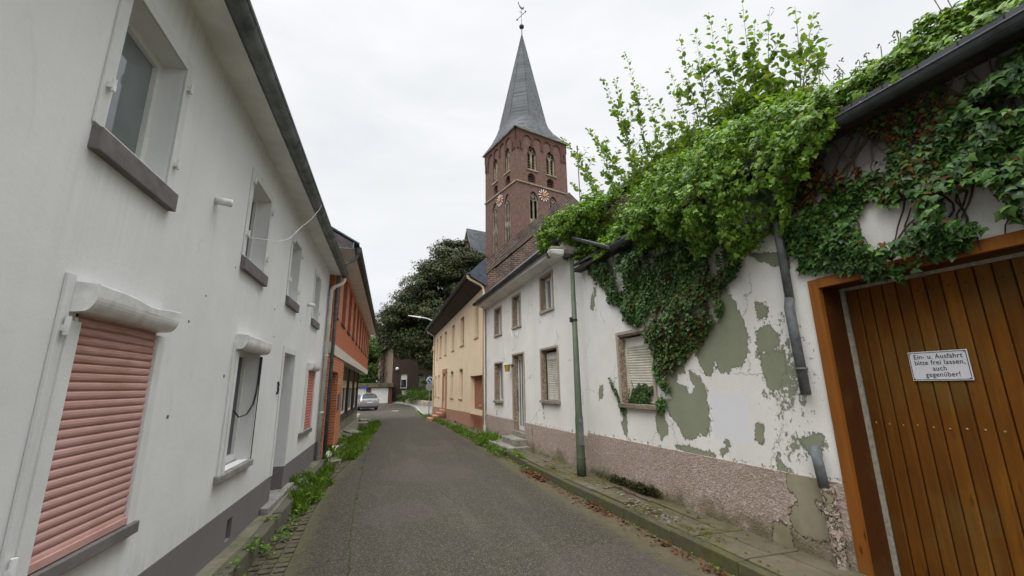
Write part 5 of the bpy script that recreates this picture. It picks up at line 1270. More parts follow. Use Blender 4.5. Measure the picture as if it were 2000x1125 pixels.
# spire
def ring(kind, r, z):
    out = []
    for k in range(16):
        a = math.pi*k/8+math.pi/8*0
        c, s_ = math.cos(a), math.sin(a)
        if kind == 'sq': q = r/max(abs(c), abs(s_))
        else:
            b = (a+math.pi/8) % (math.pi/4)-math.pi/8; q = r/math.cos(b)
        out.append((4+q*c, 4+q*s_, z))
    return out
def blend(A, B, t, z): return [(a[0]+(b[0]-a[0])*t, a[1]+(b[1]-a[1])*t, z) for a, b in zip(A, B)]
rings = [ring('sq', 4.34, 33.40), blend(ring('sq', 4.34, 0), ring('oct', 3.5, 0), .35, 34.25), blend(ring('sq', 4.34, 0), ring('oct', 3.35, 0), .75, 35.4), ring('oct', 3.22, 36.6), ring('oct', .07, 52.4)]
m = MB(); idx = [[m.P(*p) for p in r_] for r_ in rings]
for a, b in zip(idx[:-1], idx[1:]):
    for k in range(16): m.f.append([a[k], a[(k+1) % 16], b[(k+1) % 16], b[k]])
m.f.append(idx[0][::-1])
sp = obj('spire', m, 'slate', h, recalc=True)
m = MB()
for k in range(8):
    a = math.pi/8+k*math.pi/4; r0, r1 = 3.22/math.cos(math.pi/8), .08
    m.tube([(4+r0*math.cos(a), 4+r0*math.sin(a), 36.6), (4+r1*math.cos(a), 4+r1*math.sin(a), 52.4)], .045, 5)
obj('ridge_flashing', m, 'slate_dark', sp)
m = MB(); 
for fm_ in (FR, FL): m.map = fm_; m.box(-.33, 8.33, .0, .33, 33.30, 33.40)
obj('cornice', m, 'sandstone_dark', h)
m = MB(); m.tube([(4, 4, 52.2), (4, 4, 53.7)], [.12, .07], 8); m.tube([(4, 4, 53.7), (4, 4, 57.6)], .045, 6); obj('finial', m, 'sandstone', h)
m = MB(); m.ball((4, 4, 54.0), .37, 14, 10); obj('finial_ball', m, 'dark_metal', h, smooth=True)
m = MB(); d1 = Vector((.55, -.35, 1.0)).normalized()
for s_ in (-1, 1): m.tube([(4, 4, 56.0), (4+.75*s_*.72, 4-.75*s_*.4, 56.0+s_*.72)], .05, 6); m.ball((4+.8*s_*.72, 4-.8*s_*.4, 56.0+s_*.78), .13, 8, 6)
m.tube([(4-.3, 4, 56.6), (4+.3, 4, 56.6)], .035, 6); obj('cross', m, 'dark_metal', h)
m = MB(); pr = [(-.55, 58.2), (-.42, 57.9), (-.30, 57.65), (.05, 57.55), (.30, 57.7), (.42, 57.95), (.62, 58.0), (.58, 57.72), (.45, 57.5), (.2, 57.32), (-.1, 57.28), (-.35, 57.42), (-.5, 57.75), (-.66, 57.95)]
m.extr([(4+a, 4.0+a*.2, b) for a, b in pr], (.02, .07, 0)); obj('weathercock', m, 'dark_metal', h)
# transept with steep slate roof
FG = lambda u, o, z: (-.15-o, u, z)
m = MB(FG); apex = (13.0, 23.9); hw = 4.7; ez = 14.0
def rz_(u): return apex[1]-abs(u-13.0)*(apex[1]-ez)/hw
L_ = [(10.9, 14.9), (12.35, 16.9), (13.8, 14.9)]
cols = sorted(set([13-hw, 13.0, 13+hw]+[x_ for a, _ in L_ for x_ in (a-.0, a+1.1)]))
for a, b in zip(cols[:-1], cols[1:]):
    inn = [z for q, z in L_ if q <= a < q+1.1]
    if not inn: m.poly([(a, 0, -1), (b, 0, -1), (b, 0, rz_(b)), (a, 0, rz_(a))])
    else:
        tz = inn[0]+2.6
        m.quad((a, 0, -1), (b, 0, -1), (b, 0, inn[0]-1.5), (a, 0, inn[0]-1.5)); m.poly([(a, 0, tz), (b, 0, tz), (b, 0, rz_(b)), (a, 0, rz_(a))])
for q, z in L_: arch_fill(m, q, q+1.1, z+1.7, z+2.6, 'pointed', .3, top=z+2.6)
for q, z in L_:
    m.quad((q, 0, z-1.5), (q, -.3, z-1.5), (q, -.3, z+2.6), (q, 0, z+2.6)); m.quad((q+1.1, 0, z-1.5), (q+1.1, -.3, z-1.5), (q+1.1, -.3, z+2.6), (q+1.1, 0, z+2.6)); m.quad((q, -.3, z-1.5), (q+1.1, -.3, z-1.5), (q+1.1, -.3, z+2.6), (q, -.3, z+2.6))
m.quad((13-hw, 0, -1), (13-hw, -14, -1), (13-hw, -14, ez), (13-hw, 0, ez)); obj('transept_wall', m, 'tower_brick', h, recalc=False)
m = MB(FG)
for s_ in (-1, 1): e = (13+s_*(hw+.35), ez-.75); m.hexa([(13, .3, 24.05), (13, -14, 24.05), (e[0], .3, e[1]), (e[0], -14, e[1]), (13, .3, 24.2), (13, -14, 24.2), (e[0]+s_*.12, .3, e[1]+.05), (e[0]+s_*.12, -14, e[1]+.05)])
obj('transept_roof', m, 'slate', h)
m = MB(FG)
for s_ in (-1, 1): m.hexa([(13, .0, 23.75), (13, .32, 23.75), (13+s_*(hw+.2), .0, ez-.65), (13+s_*(hw+.2), .32, ez-.65), (13, .0, 24.04), (13, .32, 24.04), (13+s_*(hw+.36), .0, ez-.70), (13+s_*(hw+.36), .32, ez-.70)])
m.box(8.5, 17.5, -.02, .12, 14.4, 14.65); obj('verge_stone', m, 'sandstone_dark', h)

# ================================================================== VILLA AND GARAGES
h = root('brick_villa', (.35, 64, 0), R(8.4), 'old villa with brown stone side and dark brick front behind the garages and beech', 'house')
m = MB(FL); sw = [(5.5, 6.75), (8.65, 9.95), (12.05, 13.35)]
H_ = [(a, b, 5.15, 7.1, .35) for a, b in sw]+[(a, b, 1.9, 4.0, .35) for a, b in sw]
wall(m, 0, 16.5, -.5, 7.72, H_)
for a, b, c, d_, q in H_: arch_fill(m, a, b, d_-.55, d_, 'round', .35)
obj('side_wall', m, 'villa_stone', h, recalc=False)
for a, b, c, d_, q in H_: w = MB(FL); w.quad((a, -.33, c), (b, -.33, c), (b, -.33, d_), (a, -.33, d_)); obj('window', w, 'glass', h, recalc=False)
m = MB(FR); H2 = [(1.2, 2.15, 1.6, 3.6, .25), (3.75, 4.75, 1.6, 3.6, .25), (6.6, 7.6, 1.6, 3.6, .25), (3.6, 4.5, 5.0, 6.8, .25)]
wall(m, 0, 13, -.5, 7.72, H2)
for a, b, c, d_, q in H2: arch_fill(m, a, b, d_-.16, d_, 'segment', .25)
m.quad((13, 0, -.5), (13, -16, -.5), (13, -16, 7.72), (13, 0, 7.72)); obj('front_wall', m, 'villa_dark', h, recalc=False)
for k, (a, b, c, d_, q) in enumerate(H2):
    w = window(h, 1, a+.01, b-.01, c, d_, -.12, fw=.08, fm='white_pvc' if k == 0 else 'sandstone_dark', trans=(c+1.25,), mp=FR)
    if k == 0: mm = MB(FR); mm.box(a+.08, b-.08, -.20, -.13, c+1.27, d_-.08); obj('roller_shutter', mm, 'garage_door', w)
m = MB(FR); m.ball((.62, .18, 4.35), .24, 10, 8); m.tube([(.62, 0, 4.1), (.62, .18, 4.15)], .03, 6); obj('dish_lamp', m, 'enamel', h)
m = MB(); zt = 11.6
b0 = [(-.5, -.5, 7.72), (13.5, -.5, 7.72), (13.5, 17, 7.72), (-.5, 17, 7.72)]; tt = [(5.5, 5.5, zt), (7.5, 5.5, zt), (7.5, 11, zt), (5.5, 11, zt)]
i0 = [m.P(*p) for p in b0]; i1 = [m.P(*p) for p in tt]; i2 = [m.P(p[0], p[1], 7.6) for p in b0]
for k in range(4): m.f.append([i0[k], i0[(k+1) % 4], i1[(k+1) % 4], i1[k]]); m.f.append([i2[k], i2[(k+1) % 4], i0[(k+1) % 4], i0[k]])
m.f.append(i1); m.f.append(i2[::-1]); obj('roof', m, 'slate', h)
m = MB(); m.box(.1, 1.1, 10.5, 11.5, 8.0, 9.7); ch = obj('chimney', m, 'chimney', h); m = MB(); m.box(-.05, 1.25, 10.35, 11.65, 9.7, 9.9); obj('chimney_cap', m, 'pale_concrete', ch)
h = root('garage_block', (-6.6, 60.3, -.3), 0, 'low flat garage block with two white up and over doors behind the silver car', 'garage')
DG = [(4.30, 6.50, 0.02, 2.02, .15), (1.7, 3.7, 0.02, 2.02, .15)]
m = MB(FR); wall(m, 0, 7.0, -.1, 2.08, DG); m.quad((7.0, 0, -.1), (7.0, -3.6, -.1), (7.0, -3.6, 2.08), (7.0, 0, 2.08)); m.quad((0, 0, -.1), (0, -3.6, -.1), (0, -3.6, 2.08), (0, 0, 2.08)); obj('wall', m, 'garage_brick', h, recalc=False)
for a, b, c, d_, q in DG:
    m = MB(FR); m.box(a, b, -.15, -.11, c, d_)
    for k in range(1, 8): m.box(a+.03, b-.03, -.11, -.10, c+k*.25-.01, c+k*.25+.005)
    dd = obj('door', m, 'garage_door', h); m = MB(FR); m.box((a+b)/2-.06, (a+b)/2+.06, -.1, -.06, c+.9, c+.93); obj('handle', m, 'dark_metal', dd)
m = MB(FR); m.box(-.15, 7.15, -3.7, .22, 2.08, 2.62); obj('fascia', m, 'fascia', h, bevel=.02)
# pale basement wall in front of the villa
m = MB(); m.box(1.75, 4.3, 61.9, 62.1, -.3, 1.15); m.box(1.7, 4.35, 61.85, 62.15, 1.15, 1.25); tag(obj('garden_wall', m, 'pale_concrete', bevel=.02), 'low pale garden wall in front of the dark villa windows', 'wall')
# retaining wall of rough stones under the bush
st = [(4.25, 46.4), (3.75, 48.6), (3.25, 50.8), (2.85, 53.0), (2.5, 55.2), (2.15, 57.2)]
rt_ = root('retaining_wall', (4.25, 46.4, -.25), 0, 'low retaining wall of pale rough stones below the green bush', 'wall')
for k, ((a, b), (c, d_)) in enumerate(zip(st[:-1], st[1:])):
    for q in range(3):
        t = (q+.5)/3; m = MB(); lx, ly = a+(c-a)*t-4.25, b+(d_-b)*t-46.4; s_ = .34
        m.hexa([(lx-.2, ly-s_, 0), (lx+.3, ly-s_, 0), (lx-.2, ly+s_, 0), (lx+.3, ly+s_, 0), (lx-.15, ly-s_+.05, .5+random.uniform(-.1, .15)), (lx+.3, ly-s_+.05, .55), (lx-.13, ly+s_-.05, .5+random.uniform(-.1, .15)), (lx+.3, ly+s_-.05, .55)])
        obj('stone', m, 'sandstone' if (k+q) % 3 else 'stone_step', rt_, bevel=.05)

# ================================================================== CAR
h = root('parked_car', (-1.66, 42.6, G(42.6)+.015), R(17), 'silver estate car seen from behind parked at the left of the junction', 'car')
rg = [(0.0, [(.66, .30), (.80, .40), (.82, .60), (.80, .66), (.72, .68), (0, .69)]),
      (.07, [(.74, .26), (.88, .38), (.89, .62), (.86, .80), (.80, .92), (0, .95)]),
      (.16, [(.78, .22), (.905, .38), (.905, .70), (.885, .96), (.80, 1.08), (0, 1.10)]),
      (.42, [(.80, .20), (.91, .38), (.91, .72), (.89, 1.0), (.67, 1.46), (0, 1.53)]),
      (.60, [(.80, .20), (.91, .38), (.91, .72), (.89, 1.0), (.665, 1.52), (0, 1.59)]),
      (1.6, [(.80, .20), (.91, .38), (.915, .72), (.895, .99), (.68, 1.56), (0, 1.63)]),
      (2.6, [(.80, .20), (.91, .38), (.915, .72), (.89, .98), (.67, 1.50), (0, 1.57)]),
      (3.35, [(.80, .20), (.91, .38), (.91, .72), (.88, .96), (.74, 1.04), (0, 1.07)]),
      (4.15, [(.78, .22), (.88, .38), (.87, .66), (.80, .80), (.6, .86), (0, .88)]),
      (4.38, [(.6, .28), (.74, .40), (.72, .58), (.66, .66), (.5, .70), (0, .72)])]
m = MB(); idx = []
for y, pts in rg: idx.append([m.P(-x_, y, z) for x_, z in pts]+[m.P(x_, y, z) for x_, z in pts[::-1][1:]])
for a, b in zip(idx[:-1], idx[1:]):
    for k in range(len(a)-1): m.f.append([a[k], a[k+1], b[k+1], b[k]])
    m.f.append([a[-1], a[0], b[0], b[-1]])
m.f.append(idx[0][::-1]); m.f.append(idx[-1])
bo = obj('body', m, 'car_silver', h, smooth=True); 
sb = bo.modifiers.new('subsurf', 'SUBSURF'); sb.levels = 2; sb.render_levels = 2
for e in bo.data.edges: pass
m = MB(); m.poly([(-.70, .165, 1.08), (.70, .165, 1.08), (.60, .40, 1.44), (-.60, .40, 1.44)]); m.v = [(a, b-.035, c) for a, b, c in m.v]; obj('rear_window', m, 'car_glass', h, recalc=False)
for s_ in (-1, 1):
    for (ya, yb, yc, yd) in ((.55, 1.20, 1.20, .75), (1.28, 2.18, 2.18, 1.28), (2.25, 3.05, 2.60, 2.25)):
        m = MB(); m.poly([(s_*.893, ya, 1.03), (s_*.893, yb, 1.03), (s_*.715, yc, 1.44), (s_*.715, yd, 1.44)]); m.v = [(a+s_*.012, b, c) for a, b, c in m.v]; obj('side_window', m, 'car_glass', h, recalc=False)
    m = MB(); m.hexa([(s_*.50, .035, .80), (s_*.90, .12, .80), (s_*.52, .10, .80), (s_*.915, .30, .80), (s_*.52, .06, .95), (s_*.885, .15, .97), (s_*.52, .12, .95), (s_*.90, .33, .97)]); obj('tail_light', m, 'tail_red', h, bevel=.015)
    for y in (.85, 3.55):
        m = MB(lambda a, b, c: (b, a, c)); m.disc((y, .32), .32, s_*.72, s_*.905, 24); wv = obj('wheel', m, 'tyre', h, bevel=.02)
        m = MB(lambda a, b, c: (b, a, c)); m.disc((y, .32), .21, s_*.89, s_*.915, 20); obj('rim', m, 'rim', wv)
    m = MB(); m.ball((s_*1.0, 2.75, 1.03), .11, 8, 6, (.9, .6, .8)); obj('mirror', m, 'car_silver', h)
m = MB(); m.box(-.26, .26, -.012, .02, .66, .77); obj('number_plate', m, 'plate', h)
m = MB(); m.box(-.80, .80, -.02, .10, .20, .37); obj('rear_bumper', m, 'car_black', h, bevel=.03)
m = MB(); m.box(-.5, .5, .03, .07, .655, .69); obj('bumper_trim', m, 'rim', h)
m = MB(); m.box(-.45, .45, .33, .52, 1.50, 1.54); obj('roof_spoiler', m, 'car_silver', h, bevel=.015)
m = MB(); m.disc((0, .93), .055, .03, .06, 16); m.v = [(a, -b+.07, c) for a, b, c in m.v]; obj('badge', m, 'rim', h)

# ================================================================== STREET LAMPS, SIGNS
h = root('street_lamp', (3.545, 7.79, .12), 0, 'green street lamp post before the white houses, its head under the ivy', 'street lamp')
m = MB(); m.tube([(0, 0, -.02), (0, 0, .30), (0, 0, .32), (0, 0, 1.02), (0, 0, 1.10), (.01, 0, 4.30)], [.086, .084, .080, .078, .068, .040], 20); obj('post', m, 'post_green', h, smooth=True)
m = MB(); m.tube([(0, 0, .30), (0, 0, .335)], .090, 20); obj('collar', m, 'post_green', h)
m = MB(); m.box(-.045, .045, -.092, -.070, .55, 1.02); obj('door_plate', m, 'zinc', h, bevel=.008)
m = MB(); m.tube([(0.006, 0, 2.93), (.006, 0, 2.965)], .062, 16); m.box(-.09, -.05, -.03, .03, 2.90, 3.0); obj('clamp', m, 'black_paint', h)
m = MB(); m.hexa([(-.20, -.13, 4.30), (.16, -.09, 4.30), (-.20, .13, 4.30), (.16, .09, 4.30), (-.22, -.15, 4.42), (.16, -.1, 4.42), (-.22, .15, 4.42), (.16, .1, 4.42)])
m.hexa([(-.50, -.10, 4.40), (.16, -.1, 4.40), (-.50, .10, 4.40), (.16, .1, 4.40), (-.46, -.08, 4.47), (.12, -.08, 4.50), (-.46, .08, 4.47), (.12, .08, 4.50)]); obj('lamp_head', m, 'lamp_shell', h, bevel=.02)
m = MB(); m.hexa([(-.46, -.09, 4.28), (-.21, -.12, 4.26), (-.46, .09, 4.28), (-.21, .12, 4.26), (-.51, -.12, 4.395), (-.2, -.145, 4.395), (-.51, .12, 4.395), (-.2, .145, 4.395)]); obj('lamp_bowl', m, 'lamp_bowl', h, bevel=.03)
h = root('street_lamp', (3.22, 31.15, G(31)), 0, 'distant street lamp with long curved arm behind the yellow house corner', 'street lamp')
m = MB(); m.tube([(0, 0, 0), (0, 0, 5.9), (-.04, 0, 6.25), (-.2, 0, 6.55), (-.45, 0, 6.75), (-.8, 0, 6.88), (-1.25, 0, 6.95)], [.08, .05, .045, .04, .04, .038, .035], 10); obj('pole', m, 'lamp_bowl', h, smooth=True)
m = MB(); m.hexa([(-2.15, -.07, 7.03), (-1.2, -.1, 6.88), (-2.15, .07, 7.03), (-1.2, .1, 6.88), (-2.15, -.05, 7.07), (-1.2, -.07, 7.0), (-2.15, .05, 7.07), (-1.2, .07, 7.0)]); obj('lamp_head', m, 'lamp_bowl', h, bevel=.02)
h = root('traffic_sign', (2.66, 30.0, G(30)+.1), 0, 'no parking sign over a grey disc seen from behind on one post', 'traffic sign')
m = MB(); m.tube([(0, 0, -.1), (0, 0, 2.62)], .03, 10); obj('post', m, 'sign_back', h)
dsc = lambda r, o0, o1, z, mat, nm: obj(nm, MB(FR).disc((0, z), r, o0, o1, 28), mat, h)
dsc(.215, .035, .05, 2.32, 'cream_shutter', 'sign_rim'); dsc(.165, .0505, .054, 2.32, 'sign_blue', 'sign_face'); 
m = MB(FR); c_, s2 = math.cos(R(-45)), math.sin(R(-45)); m.extr([(a*c_-b*s2, .0545, 2.32+a*s2+b*c_) for a, b in ((-.165, -.022), (.165, -.022), (.165, .022), (-.165, .022))], (0, .003, 0)); obj('sign_bar', m, 'enamel', h)
dsc(.228, .028, .034, 2.32, 'enamel', 'sign_backing'); dsc(.27, .035, .05, 1.87, 'sign_back', 'grey_disc')
h = root('parking_sign', (-2.38, 46.5, G(46)), 0, 'small blue sign on a post behind the silver car', 'traffic sign')
m = MB(); m.tube([(0, 0, 0), (0, 0, 2.0)], .03, 8); obj('post', m, 'sign_back', h)
m = MB(FR); m.box(-.22, .22, .03, .05, 1.95, 2.15); obj('plate', m, 'sign_blue', h)

# ================================================================== TREES
def clump_tree(name, loc, rx, ry, z0, z1, mat, n, size, label, cat='tree', group=None, seed=1, trunk=.4, per=420, cr=1.5, squash=.65, shape=None):
    g = np.random.default_rng(seed); rt = root(name, loc, 0, label, cat, group)
    zc, rz = (z0+z1)/2, (z1-z0)/2; cs = []
    while len(cs) < n:
        p = g.normal(0, 1, 3); p /= np.linalg.norm(p); r = g.uniform(.25, 1.0)**.45; q = p*r
        # gaps: leave out clumps where the noise is low
        if vnoise(q[None]*1.0, 3.1, seed)[0] < -.75 and r > .75: continue
        c = np.array([q[0]*rx, q[1]*ry, zc+q[2]*rz])
        if shape and not shape(c): continue
        cs.append(c)
    P, N = [], []
    for c in cs:
        k = int(per*g.uniform(.6, 1.3)); d = g.normal(0, 1, (k, 3)); d /= np.linalg.norm(d, axis=1)[:, None]
        rr = cr*g.uniform(.6, 1.25)*(g.uniform(.15, 1, k)**.5)
        rr = rr*(1+.35*vnoise(d, 3.0, int(g.integers(1e6))))
        p = c+d*rr[:, None]*np.array([1.15, 1.15, squash]); out = c-np.array([0, 0, zc]); out = out/(np.linalg.norm(out)+1e-6)
        P.append(p); N.append(d*.6+out*.5+np.array([0, 0, .6]))
    P = np.concatenate(P); N = np.concatenate(N)
    leaves('crown', P, N, size, mat, rt, tmpl=(CLP, CLP_F), droop=.3, jit=.5)
    m = MB(); m.tube([(0, 0, -.2), (.1, 0, z0*.5+.5), (0, .1, zc*.75), (.1, 0, zc+rz*.4), (0, 0, z1-.4)], [trunk, trunk*.8, trunk*.6, trunk*.3, trunk*.06], 10)
    for k in range(0, len(cs), max(1, len(cs)//26)):
        c = cs[k]; zb = min(c[2]-.3, z0*.8+(c[2]-z0)*.45+.5); m.tube([(0, 0, zb), tuple(c*np.array([.5, .5, 0])+np.array([0, 0, zb+(c[2]-zb)*.45])), tuple(c)], [trunk*.35, trunk*.2, .02], 6)
    obj('trunk', m, 'bark', rt); return rt
clump_tree('copper_beech', (6.3, 52, -.25), 8.3, 5.0, 3.6, 20.3, 'beech', 330, .22, 'large dark copper beech overhanging the street corner left of the church', 'tree', None, 3, .55, 600, 1.45, .6, shape=lambda c: c[2] < 10.0+(c[0]+7.2)*1.4 and c[2] > 3.6+max(0, -c[0]-5.5)*1.4)
clump_tree('leafy_tree', (-3.0, 88, -.3), 5.6, 4, 3, 17.0, 'tree_yellow', 90, .26, 'yellowish green tree rising behind the villa chimney', 'tree', 'trees beyond the garages', 5, .35, 300, 1.5)
clump_tree('leafy_tree', (-5.2, 72, -.3), 3.6, 3.4, .5, 11.0, 'tree_green', 85, .24, 'bright green tree behind the garages beside the brick house', 'tree', 'trees beyond the garages', 6, .3, 300, 1.5)
clump_tree('conifer', (-8.2, 98, -.3), 2.8, 2.8, 4, 21.5, 'beech', 40, .22, 'dark tree top far behind the brick house eave', 'tree', 'trees beyond the garages', 8, .3, 240, 1.2, .4, shape=lambda c: math.hypot(c[0], c[1]) < (21.5-c[2])*.2+.3)
clump_tree('leafy_tree', (-16, 84, -.3), 6, 4, 1, 12, 'tree_green', 40, .3, 'green tree behind the brick house roof', 'tree', 'trees beyond the garages', 9, .3, 260, 1.6)
clump_tree('leafy_tree', (1.5, 92, -.3), 6, 4, 6, 15.5, 'tree_green', 40, .28, 'green tree behind the villa roof', 'tree', 'trees beyond the garages', 10, .35, 280, 1.6)
clump_tree('round_bush', (3.6, 52.5, -.2), 1.9, 1.7, .1, 2.0, 'bush', 26, .10, 'rounded yellow green bush above the stone retaining wall', 'bush', None, 11, .06, 340, .55)
clump_tree('round_bush', (5.6, 50.5, -.2), 2.0, 1.7, .1, 2.1, 'bush', 24, .10, 'green bush half hidden behind the traffic sign', 'bush', None, 12, .06, 300, .55)
clump_tree('round_bush', (1.9, 57.2, -.2), .9, .8, .0, 1.1, 'tree_green', 10, .08, 'small dark green shrub left of the round bush', 'bush', None, 13, .04, 240, .4)
clump_tree('tall_shrub', (5.0, 60.5, -.2), .9, .8, .2, 3.6, 'tree_green', 16, .12, 'tall dark shrub against the dark villa wall', 'bush', None, 14, .05, 260, .5)
# ================================================================== IVY AND ROOF GROWTH (right)
def Lc(u, o, z): return np.stack([-np.asarray(u, float), -np.asarray(o, float), np.asarray(z, float)], 1)
def inany(u, z, polys):
    r = np.zeros(u.shape, bool)
    for p in polys: r |= inpoly(u, z, p)
    return r
def sample_poly(polys, holes, n, ragged=.10, seed=1, hole_soft=.06, gap=None):
    g = np.random.default_rng(seed); A = np.concatenate([np.array(p) for p in polys]); lo, hi = A.min(0)-.1, A.max(0)+.1
    U, Z = [], []; tot = 0
    while tot < n:
        u = g.uniform(lo[0], hi[0], n*3); z = g.uniform(lo[1], hi[1], n*3)
        nn = vnoise(np.stack([u, z], 1), 7.0, seed+5)
        sd_ = sdist(u, z, polys)+nn*ragged
        if holes: sd_ = np.minimum(sd_, -sdist(u, z, holes)+nn*hole_soft)
        k = (sd_ > 0) & (g.uniform(0, 1, len(u)) < np.clip(.35+sd_*6, 0, 1))
        if gap: k &= vnoise(np.stack([u, z], 1), gap[0], seed+9) > gap[1]
        U.append(u[k]); Z.append(z[k]); tot += k.sum()
    return np.concatenate(U)[:n], np.concatenate(Z)[:n]
def ivy_wall(name, label, polys, holes, n, size, thick, mat='ivy', seed=1, ragged=.1, brown=.0, gap=None, base=.03, stems=12, brown_polys=None, cover=1.0):
    rt = root(name, RO, RZ, label, 'ivy'); g = np.random.default_rng(seed+50)
    u, z = sample_poly(polys, holes, n, ragged, seed, gap=gap)
    bulge = np.clip(.55+.6*vnoise(np.stack([u, z], 1), 3.2, seed+3), .08, 1.2)*np.clip(sdist(u, z, polys)/.35+.25, .2, 1)
    o = base+thick*bulge*g.uniform(.1, 1.0, n)**.6
    bz = g.uniform(0, 1, n) < brown*.25
    if brown_polys: bz |= inany(u, z, brown_polys) & (g.uniform(0, 1, n) < brown) & (o < base+thick*.8)
    nor = np.tile([0, -1.0, .45], (n, 1)); P = Lc(u, o, z)
    leaves('foliage', P[~bz], nor[~bz], size, mat, rt, droop=.9, jit=.42)
    if bz.sum(): leaves('withered_leaves', P[bz]+np.array([0, .01, 0]), nor[bz], size*.85, 'ivy_brown', rt, droop=1.0, jit=.7)
    m = MB(fr)
    for k in range(stems):
        i = g.integers(n); a, b = u[i], z[i]; pts = [(a, .012, b)]
        dz = g.choice([-1, 1]); du = g.uniform(-.8, .8)
        for q in range(9):
            a += du*.07+g.normal(0, .02); b += dz*.07+g.normal(0, .015)
            if sdist(np.array([a]), np.array([b]), polys)[0] < -.08: break
            pts.append((a, .014+g.uniform(0, .015), b))
        if len(pts) > 2: m.tube(pts, [.009*(1-.6*q/len(pts)) for q in range(len(pts))], 5)
    if m.v: obj('stem', m, 'vine', rt)
    return rt
P1 = [(7.86, 4.42), (7.60, 4.05), (7.36, 3.78), (6.9, 3.35), (6.42, 2.87), (5.98, 2.55), (5.80, 2.28), (5.76, 1.85), (5.68, 1.66), (5.50, 1.72), (5.46, 1.95), (5.06, 2.20), (4.69, 2.36), (4.47, 2.52), (4.33, 2.74), (4.33, 2.96), (4.02, 3.0), (3.91, 3.36), (4.2, 3.9), (5.36, 4.12), (6.3, 4.16), (7.0, 4.30), (7.5, 4.5)]
P1h = [[(6.84, 4.16), (6.70, 3.85), (6.48, 3.43), (6.38, 3.40), (6.42, 3.75), (6.44, 4.12)], [(4.95, 4.05), (4.62, 4.02), (4.60, 3.75), (4.85, 3.8)], [(7.55, 4.5), (7.2, 4.42), (7.25, 4.2), (7.5, 4.15)], [(4.30, 3.75), (4.12, 3.75), (4.2, 3.2), (4.36, 3.0), (4.40, 3.3)]]
ivy_wall('climbing_ivy', 'triangular drape of dark green ivy hanging over the shuttered window of the decayed wall', [P1], P1h, 15000, .046, .20, 'ivy', 3, .09, .42, (5.0, -.62), stems=50,
         brown_polys=[[(5.9, 2.5), (5.4, 1.6), (4.6, 2.3), (4.2, 3.2), (4.6, 3.3), (5.2, 2.9)], [(5.2, 3.4), (5.0, 2.7), (5.6, 2.6), (5.6, 3.3)]])
Q1 = [[(6.70, 1.46), (6.72, 1.58), (6.45, 1.80), (6.2, 1.78), (6.10, 1.52), (6.3, 1.46)], [(5.98, 1.78), (6.3, 1.66), (6.3, 1.60), (5.98, 1.68), (5.7, 1.86), (5.72, 1.95)]]
ivy_wall('climbing_ivy', 'small bunch of ivy growing in the corner of the window sill of the decayed wall', Q1, None, 520, .045, .08, 'ivy', 13, .03, 0, stems=4, base=-.10)
Q2 = [[(7.14, 1.92), (7.08, 1.92), (6.95, 1.70), (6.80, 1.52), (6.70, 1.30), (6.78, 1.30), (6.88, 1.52), (7.04, 1.72)]]
ivy_wall('climbing_ivy', 'thin ivy tendril creeping on the white wall left of the shuttered window', Q2, None, 150, .035, .03, 'ivy', 14, .012, 0, stems=8)
Q3 = [[(5.84, 1.52), (5.66, 1.60), (5.60, 1.48), (5.66, 1.36), (5.80, 1.38)]]
ivy_wall('climbing_ivy', 'small ivy tuft at the right end of the mossy window sill', Q3, None, 150, .045, .06, 'ivy', 15, .02, 0, stems=2)
# ivy above the garage door
P4 = [(3.48, 3.62), (3.44, 3.20), (3.28, 2.95), (3.02, 2.84), (2.63, 2.70), (2.44, 2.66), (2.21, 2.76), (2.03, 2.72), (1.8, 2.82), (1.2, 2.80), (.6, 2.8), (.6, 4.10), (1.55, 4.06), (1.9, 3.98), (2.15, 3.90), (2.38, 3.62), (2.62, 3.66), (2.9, 3.60), (3.2, 3.55)]
P4h = [[(2.60, 3.46), (2.62, 3.15), (2.52, 3.00), (2.36, 2.93), (2.20, 2.98), (2.13, 3.10), (2.17, 3.24), (2.30, 3.22), (2.42, 3.30)], [(1.98, 3.16), (1.74, 3.22), (1.70, 3.0), (1.84, 2.93), (2.02, 3.0)], [(2.1, 4.1), (1.6, 4.1), (1.75, 3.85), (2.1, 3.75)], [(1.62, 2.98), (1.35, 3.02), (1.3, 2.88), (1.6, 2.88)]]
ivy_wall('climbing_ivy', 'dark glossy ivy mass climbing over the wall above the wooden garage door', [P4], P4h, 11500, .053, .24, 'ivy', 5, .07, .38, (4.5, -.72), stems=60,
         brown_polys=[[(2.6, 3.8), (2.0, 3.9), (1.9, 3.2), (2.3, 3.1), (2.7, 3.4)]])
ivy_wall('withered_ivy', 'withered brown ivy and bare stems on the dark wall just under the garage gutter', [[(3.3, 3.55), (2.6, 3.55), (1.9, 3.7), (1.2, 3.9), (1.2, 4.12), (3.4, 4.12)]], None, 1500, .048, .16, 'ivy', 41, .12, 3.0, (5.0, -.1), stems=110)
